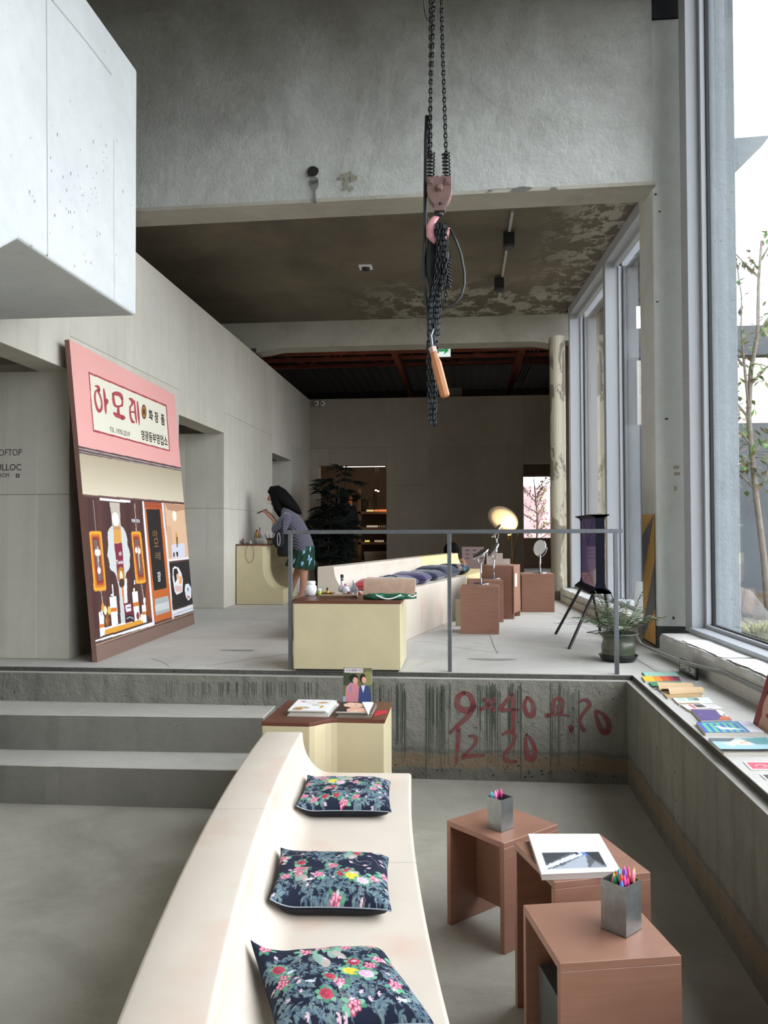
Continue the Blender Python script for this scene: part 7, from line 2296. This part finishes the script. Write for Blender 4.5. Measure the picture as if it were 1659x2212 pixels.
for sg in (-1, 1):
    mk('coat_sleeve', MB().tube([S(sg * .17, 1.41), S(sg * .24, 1.15, .02), S(sg * .21, .92, .08)], [.07, .065, .05], 12), M_lining, pm2, world=True, smooth=True)
    mk('trouser_leg', MB().tube([S(sg * .09, .86), S(sg * .10, .48), S(sg * .10, .07)], [.11, .08, .065], 12), M_lining, pm2, world=True, smooth=True)
    mk('shoe', MB().tube([S(sg * .10, .04, -.05), S(sg * .10, .05, .02), S(sg * .11, .03, .18)], [.035, .045, .03], 10), M_black, pm2, world=True, smooth=True)
mk('hair', MB().tube([S(0, 1.73), S(0, 1.68, -.01), S(0, 1.6, -.02), S(0, 1.48, -.04), S(0, 1.36, -.09)], [.05, .095, .11, .11, .07], 16, ry=[.06, .105, .115, .09, .05], up=up), M_hair, pm2, world=True, smooth=True)

# person sitting low behind the bench: only the dark hair shows
sy = 12.0
hd0 = aty(975, 1190, sy)
ps = thing('person', 'person with short black hair sitting low behind the platform bench, only the head showing', 'person', (hd0.x, sy, PZ))
hz0 = hd0.z - PZ
S = lambda x, z, y=0.0: Vector((hd0.x + x, sy + y, PZ + z))
J = {'pelvis': (S(0, .16, .10), (.13, .12)), 'spine': (S(0, .30, .08), .11), 'chest': (S(0, .46, .03), .12), 'neck': (S(0, hz0 - .16), .05), 'skull': (S(0, hz0 - .07), .07), 'head': (S(0, hz0), (.08, .09)), 'nose': (S(0, hz0 - .04, -.1), .014)}
E = [('pelvis', 'spine'), ('spine', 'chest'), ('chest', 'neck'), ('neck', 'skull'), ('skull', 'head'), ('head', 'nose')]
for s, sg in (('l', -1), ('r', 1)):
    J['sh' + s] = (S(sg * .16, .50), .05); J['el' + s] = (S(sg * .22, .34, -.12), .037); J['wr' + s] = (S(sg * .10, .40, -.28), .026); J['ha' + s] = (S(sg * .07, .42, -.33), .022)
    for f in range(4): J['f%s%d' % (s, f)] = (S(sg * (.03 + .016 * f), .43, -.40), .008); E.append(('ha' + s, 'f%s%d' % (s, f)))
    J['t' + s] = (S(sg * .03, .45, -.34), .009)
    J['hip' + s] = (S(sg * .1, .15, .02), .085); J['kn' + s] = (S(sg * .2, .40, -.25), .055); J['an' + s] = (S(sg * .16, .07, -.22), .038); J['to' + s] = (S(sg * .17, .035, -.36), .03)
    E += [('chest', 'sh' + s), ('sh' + s, 'el' + s), ('el' + s, 'wr' + s), ('wr' + s, 'ha' + s), ('ha' + s, 't' + s), ('pelvis', 'hip' + s), ('hip' + s, 'kn' + s), ('kn' + s, 'an' + s), ('an' + s, 'to' + s)]
skin('body', J, E, 'pelvis', M_skin, ps, 1)
mk('jacket', MB().tube([S(0, .1, .1), S(0, .3, .07), S(0, .48, .02), S(0, .56, 0)], [.19, .17, .19, .08], 16, ry=[.16, .14, .14, .07], up=up), M_lining, ps, world=True, smooth=True)
mk('hair', MB().ball(tuple(S(0, hz0 + .015, .02)), .115, .12, .115, 12), M_hair, ps, world=True, smooth=True)

# ================================================================== PLANTS
M_pot = mat('olive_glazed_pot', '#474c3e', .3, var=.15, scale=15)
M_soil = mat('pot_soil', '#5a4b3a', .95, bump=.8, bscale=90, var=.3, scale=60)
M_fr = [mat('palm_green', '#66765f', .6, var=.2), mat('palm_dark', '#33402f', .6, var=.2), mat('palm_pale', '#a9ab8c', .7, var=.1)]


def frond(mb, p0, d, L, nl, lw, droop, cols, leaf_l):
    """an arching stem with narrow leaflets on both sides"""
    P = [Vector(p0)]; dd = Vector(d).normalized(); n = 8
    for i in range(n):
        dd = (dd + Vector((0, 0, -droop))).normalized(); P.append(P[-1] + dd * L / n)
    mb.tube(P, [.0022 * (1 - i / (n + 1)) + .0006 for i in range(n + 1)], 4, cols[0])
    for i in range(nl):
        t = .25 + .75 * i / (nl - 1); k = min(n - 1, int(t * n)); q = P[k].lerp(P[k + 1], t * n - k)
        T = (P[k + 1] - P[k]).normalized(); S_2 = T.cross(Vector((0, 0, 1)))
        S_2 = S_2.normalized() if S_2.length > .05 else Vector((1, 0, 0))
        for sg in (-1, 1):
            v = (T * .75 + S_2 * sg * .9 + Vector((0, 0, rnd.uniform(-.1, .35)))).normalized()
            l2 = leaf_l * (1 - .45 * abs(t - .5)) * rnd.uniform(.8, 1.1)
            e = q + v * l2 + Vector((0, 0, -.3 * l2)); m_ = q.lerp(e, .5) + Vector((0, 0, .1 * l2)); w = v.cross(Vector((0, 0, 1))).normalized() * lw / 2
            mb.add([q, m_ + w, e, m_ - w], [(0, 1, 2), (0, 2, 3)], cols[1 if rnd.random() < .8 else 2])


pc2 = atz(1336, 1427, PZ)
pt_ = thing('potted_palm', 'small feathery palm in a ribbed olive pot on a black saucer, by the railing end', 'plant', tuple(pc2))
mk('saucer', MB().lathe([(.105, .001), (.118, .006), (.138, .040), (.140, .044), (.130, .044), (.112, .012), (.10, .011)], 36), mat('black_saucer', '#15181a', .25), pt_, smooth=True)
mk('pot', MB().lathe([(.085, .014), (.105, .02), (.116, .04), (.120, .06), (.117, .066), (.120, .074), (.118, .085), (.121, .094), (.118, .104), (.119, .112), (.112, .13), (.107, .15), (.112, .168), (.130, .186), (.145, .196), (.146, .202), (.136, .204), (.120, .188), (.10, .176)], 40), M_pot, pt_, smooth=True)
mk('soil', MB().lathe([(.112, .170), (.112, .180), (.06, .186)], 24), M_soil, pt_)
for i in range(34):
    a = rnd.random() * 2 * PI; el = rnd.uniform(.6, 1.45)
    mb = MB(); r0_ = .05 * rnd.random()
    frond(mb, (r0_ * math.cos(a), r0_ * math.sin(a), .18), (math.cos(a) * math.cos(el), math.sin(a) * math.cos(el), math.sin(el)), rnd.uniform(.2, .36), 12, .0042, rnd.uniform(.02, .12), (1, 0, 2), .08)
    mk('frond', mb, M_fr, pt_)

# tall dark palm by the rear opening
tp0 = Vector((aty(712, 1200, 13.4).x, 13.4, PZ))
tp_ = thing('tall_palm', 'tall dark lady palm standing in front of the rear left opening', 'plant', tuple(tp0))
M_dk = [mat('stem_brown', '#4a4034', .8), mat('dark_leaf', '#0f1811', .7, var=.2), mat('dark_leaf_light', '#1a251c', .7, var=.2)]
mk('pot', MB().lathe([(.20, 0), (.24, .02), (.26, .32), (.27, .34), (.25, .34), (.24, .30)], 24), mat('dark_pot', '#2b2826', .6), tp_, smooth=True)
mk('soil', MB().lathe([(.24, .30), (.1, .31)], 20), M_soil, tp_)
for i in range(20):
    a = rnd.random() * 2 * PI; r0_ = .16 * rnd.random(); H = rnd.uniform(.9, 1.95)
    x0, y0 = r0_ * math.cos(a), r0_ * math.sin(a); x1, y1 = x0 * 1.9 + rnd.gauss(0, .07), y0 * 1.9
    mk('stem', MB().tube([(x0, y0, .28), ((x0 + x1) / 2, (y0 + y1) / 2, H * .55), (x1, y1, H)], [.013, .011, .008], 6), M_dk[0], tp_)
    for k in range(11):
        mb = MB(); b2_ = rnd.random() * 2 * PI; zz = H - rnd.random() * .75 * min(1, H / 1.2); el = rnd.uniform(.0, 1.0)
        p0_ = Vector((x1, y1, zz)); dv = Vector((math.cos(b2_) * math.cos(el), math.sin(b2_) * math.cos(el), math.sin(el)))
        pe = p0_ + dv * rnd.uniform(.14, .26)
        mb.tube([p0_, pe], .003, 4, 0)
        S_2 = dv.cross(Vector((0, 0, 1))).normalized()
        for j in range(9):
            f = (j - 4) / 4
            v = (dv * (1.1 - abs(f) * .5) + S_2 * f * 1.0 + Vector((0, 0, -.15 - .2 * abs(f)))).normalized(); l2 = rnd.uniform(.20, .30)
            w = v.cross(Vector((0, 0, 1))).normalized() * .019; e = pe + v * l2 + Vector((0, 0, -.06)); m_ = pe.lerp(e, .5) + Vector((0, 0, .02))
            mb.add([pe, m_ + w, e, m_ - w], [(0, 1, 2), (0, 2, 3)], 1 if rnd.random() < .7 else 2)
        mk('leaf_fan', mb, M_dk, tp_)

# small plant in a white pot behind the railing post
w0 = atz(641, 1291, PZ); w0 = Vector((aty(640, 1290, 12.3).x, 12.3, PZ))
wpn = thing('potted_plant', 'small leafy plant in a pale white pot, behind the legs of the woman', 'plant', tuple(w0))
mk('pot', MB().lathe([(.10, 0), (.125, .02), (.13, .2), (.12, .29), (.11, .29), (.105, .24)], 24), mat('pale_pot', '#b9c0c8', .4), wpn, smooth=True)
mk('soil', MB().lathe([(.105, .24), (.05, .25)], 16), M_soil, wpn)
mb = MB()
for k in range(120):
    a = rnd.random() * 2 * PI; el = rnd.uniform(.2, 1.4)
    d = Vector((math.cos(a) * math.cos(el), math.sin(a) * math.cos(el), math.sin(el)))
    leaf_mesh(mb, Vector((0, 0, .26)) + d * rnd.uniform(.02, .22), d + Vector((0, 0, -.4)), Vector((0, 0, 1)), .09, .035, rnd.randrange(2))
tag(mk('foliage', mb, [mat('small_leaf', '#4a6242', .6), M_fr[1]], wpn), kind='stuff')

# ================================================================== SHELVES IN THE BACK ROOM
M_shelf = wood('shelf_oak', '#8a6440', '#a07a52', .5, (9, 1, 1))
ysh = 16.3
X = lambda px, y=ysh: aty(px, 1100, y).x
Z = lambda py, y=ysh: aty(780, py, y).z
sh_ = thing('product_shelf', 'open wooden shelving unit with lit products, seen through the rear left opening', 'shelf', (X(806), ysh, PZ))
xl, xr = X(776), X(858)
mk('upright', MB().box(xl - .03, xl + .03, ysh, ysh + .06, PZ, Z(1056)), M_shelf, sh_, world=True)
mk('upright', MB().box(xr - .03, xr + .03, ysh, ysh + .06, PZ, Z(1056)), M_shelf, sh_, world=True)
mk('back_panel', MB().box(xl, xr, ysh + .42, ysh + .44, PZ, Z(1110)), mat('shelf_back', '#5f4c40', .8), sh_, world=True)
ORD = ['first', 'second', 'third', 'fourth', 'fifth', 'sixth', 'seventh', 'eighth', 'ninth']
rows3 = [1105, 1139, 1171, 1212]
for py in rows3:
    z = Z(py)
    mk('shelf_board', MB().box(xl - .03, xr + .03, ysh, ysh + .42, z - .05, z), M_shelf, sh_, world=True)
for L_i, (py, x0, x1, n, c1_, es_) in enumerate(((1101, 790, 806, 5, '#f3d79a', 3.5), (1101, 807, 834, 9, '#f08a5a', 3.5), (1136, 790, 815, 8, '#e9d8c4', 2.0), (1136, 816, 832, 4, '#bfae9c', .6), (1168, 786, 797, 3, '#ffd768', 4.5), (1168, 807, 828, 6, '#d9c7b2', 2.2))):
    names_ = ('pale yellow lit bottle on the top shelf', 'orange lit bottle on the top shelf', 'cream lit jar on the middle shelf', 'dull jar at the right of the middle shelf', 'bright yellow lit jar on the lower shelf', 'pale jar at the right of the lower shelf')
    for k in range(n):
        px = x0 + (x1 - x0) * (k + .5) / n; x = X(px); z = Z(py + 4)
        t = thing('shelf_bottle', '%s, %s from the left' % (names_[L_i], ORD[k]), 'bottle', (x, ysh + .12, Z(rows3[[0, 0, 1, 1, 2, 2][L_i]]) + .0005), 0, 'products on the lit shelves, ' + names_[L_i].split(' on ')[0].split(' at ')[0])
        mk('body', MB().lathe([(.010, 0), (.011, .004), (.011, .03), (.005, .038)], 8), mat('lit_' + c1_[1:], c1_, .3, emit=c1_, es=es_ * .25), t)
        mk('cap', MB().lathe([(.006, .038), (.006, .05)], 8), M_gold, t)
bx_ = thing('storage_crate', 'pale cardboard crate on the floor of the lit shelving', 'box', (X(812), ysh + .1, Z(1230)))
a = aty(788, 1213, ysh - .3); b = aty(838, 1192, ysh - .3)
bx_.location = (a.x, ysh - .3, Z(1212) - .3)
bx_.location.z = PZ
mk('box', MB().box(a.x, b.x, ysh - .35, ysh - .05, PZ, b.z), mat('kraft_pale', '#8f7c66', .8), bx_, world=True)
mk('lid', MB().box(a.x - .01, b.x + .01, ysh - .36, ysh - .04, b.z - .05, b.z + .003), mat('kraft_pale2', '#a08c74', .8), bx_, world=True)
# items above the shelf: cushions/round baskets, framed picture, bright poster
pp3 = thing('wall_poster', 'orange and peach photo poster glowing on the wall of the back room', 'poster', (X(748, 18.0), 18.0, PZ + 1.2))
a = aty(738, 1102, 18.0); b = aty(760, 1070, 18.0)
bx3 = MB().box(a.x, b.x, 18.0, 18.03, a.z, b.z)
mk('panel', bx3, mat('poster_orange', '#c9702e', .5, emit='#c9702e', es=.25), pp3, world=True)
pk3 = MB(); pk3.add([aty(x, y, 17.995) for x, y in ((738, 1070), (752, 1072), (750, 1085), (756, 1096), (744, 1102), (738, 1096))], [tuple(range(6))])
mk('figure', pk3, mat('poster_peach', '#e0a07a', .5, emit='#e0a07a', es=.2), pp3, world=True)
bk3 = thing('poster_stand', 'dark stand carrying the orange poster in the back room', 'stand', (a.x, 18.05, PZ))
mk('post', MB().box(a.x + .05, b.x - .05, 18.035, 18.08, PZ, b.z), M_black, bk3, world=True); mk('foot', MB().box(a.x, b.x, 17.95, 18.2, PZ, PZ + .03), M_black, bk3, world=True)
for k, (px0, px1, py0, py1, c) in enumerate(((776, 792, 1078, 1094, '#2e2a28'), (793, 803, 1079, 1098, '#5a534b'), (806, 814, 1068, 1099, '#3a332c'))):
    a = aty(px0, py1, ysh + .3); b = aty(px1, py0, ysh + .3); zz = Z(1105)
    tt4 = thing('basket', ('dark round bowl at the left end', 'grey round pot in the middle', 'tall dark box')[k] + ' on the top shelf of the back room', 'container', ((a.x + b.x) / 2, ysh + .3, zz + .0005))
    w_ = (b.x - a.x) / 2; h_ = b.z - zz
    mk('body', MB().lathe([(w_ * .5, 0), (w_ * .9, h_ * .3), (w_, h_ * .8), (w_ * .95, h_)], 16) if k < 2 else MB().box(-w_, w_, -.05, .05, 0, h_), mat('bsk_' + c[1:], c, .7), tt4, smooth=k < 2)
    mk('rim', MB().torus(w_ * .93, .006, (0, 0, h_)) if k < 2 else MB().box(-w_ - .004, w_ + .004, -.054, .054, h_, h_ + .01), M_black, tt4)
# strip light and spot row of the back room
st_ = thing('strip_light', 'long white strip light just inside the rear left opening', 'light', (X(788, 15.9), 15.9, 2.9))
a = aty(742, 1010, 15.9); b = aty(832, 1006, 15.9)
mk('tube', MB().box(a.x, b.x, 15.88, 15.92, b.z - .02, b.z), mat('strip_glow', '#ffffff', .5, emit='#fff6ea', es=2.2), st_, world=True)
mk('housing', MB().box(a.x - .02, b.x + .02, 15.87, 15.93, b.z, 3.35), mat('housing_grey', '#3d3a37', .6), st_, world=True)
for k, (px, py) in enumerate(((812, 1059), (817, 1061), (738, 1060), (745, 1062))):
    p = aty(px, py, 17.2)
    t = thing('downlight', ('first', 'second', 'third', 'fourth')[k] + ' small bright spotlight in the back room, counted from the right opening edge' if False else ('small bright spotlight above the shelving, %s' % ('left one', 'right one')[k % 2] if k < 2 else 'small bright spotlight beside the palm top, %s' % ('left one', 'right one')[k % 2]), 'light', tuple(p), 0, 'back room spotlights')
    mk('lens', MB().ball((0, 0, 0), .022, .022, .014, 8), mat('spot_glow', '#fff4dd', .5, emit='#ffe9c4', es=8), t)
    mk('rod', MB().tube([(0, 0, .01), (0, 0, 3.35 - p.z)], .006, 6), M_black, t)
for x, y, z, e, c in ((-1.9, 17.0, 3.1, 11, (1, .8, .6)), (-2.6, 18.6, 3.1, 14, (1, .82, .64)), (-1.35, 16.1, 2.2, 2.5, (1, .75, .5))):
    l = bpy.data.lights.new('back_room_lamp', 'POINT'); l.energy = e; l.color = c; l.shadow_soft_size = .15
    o = bpy.data.objects.new('back_room_lamp', l); COL.objects.link(o); o.location = (x, y, z)
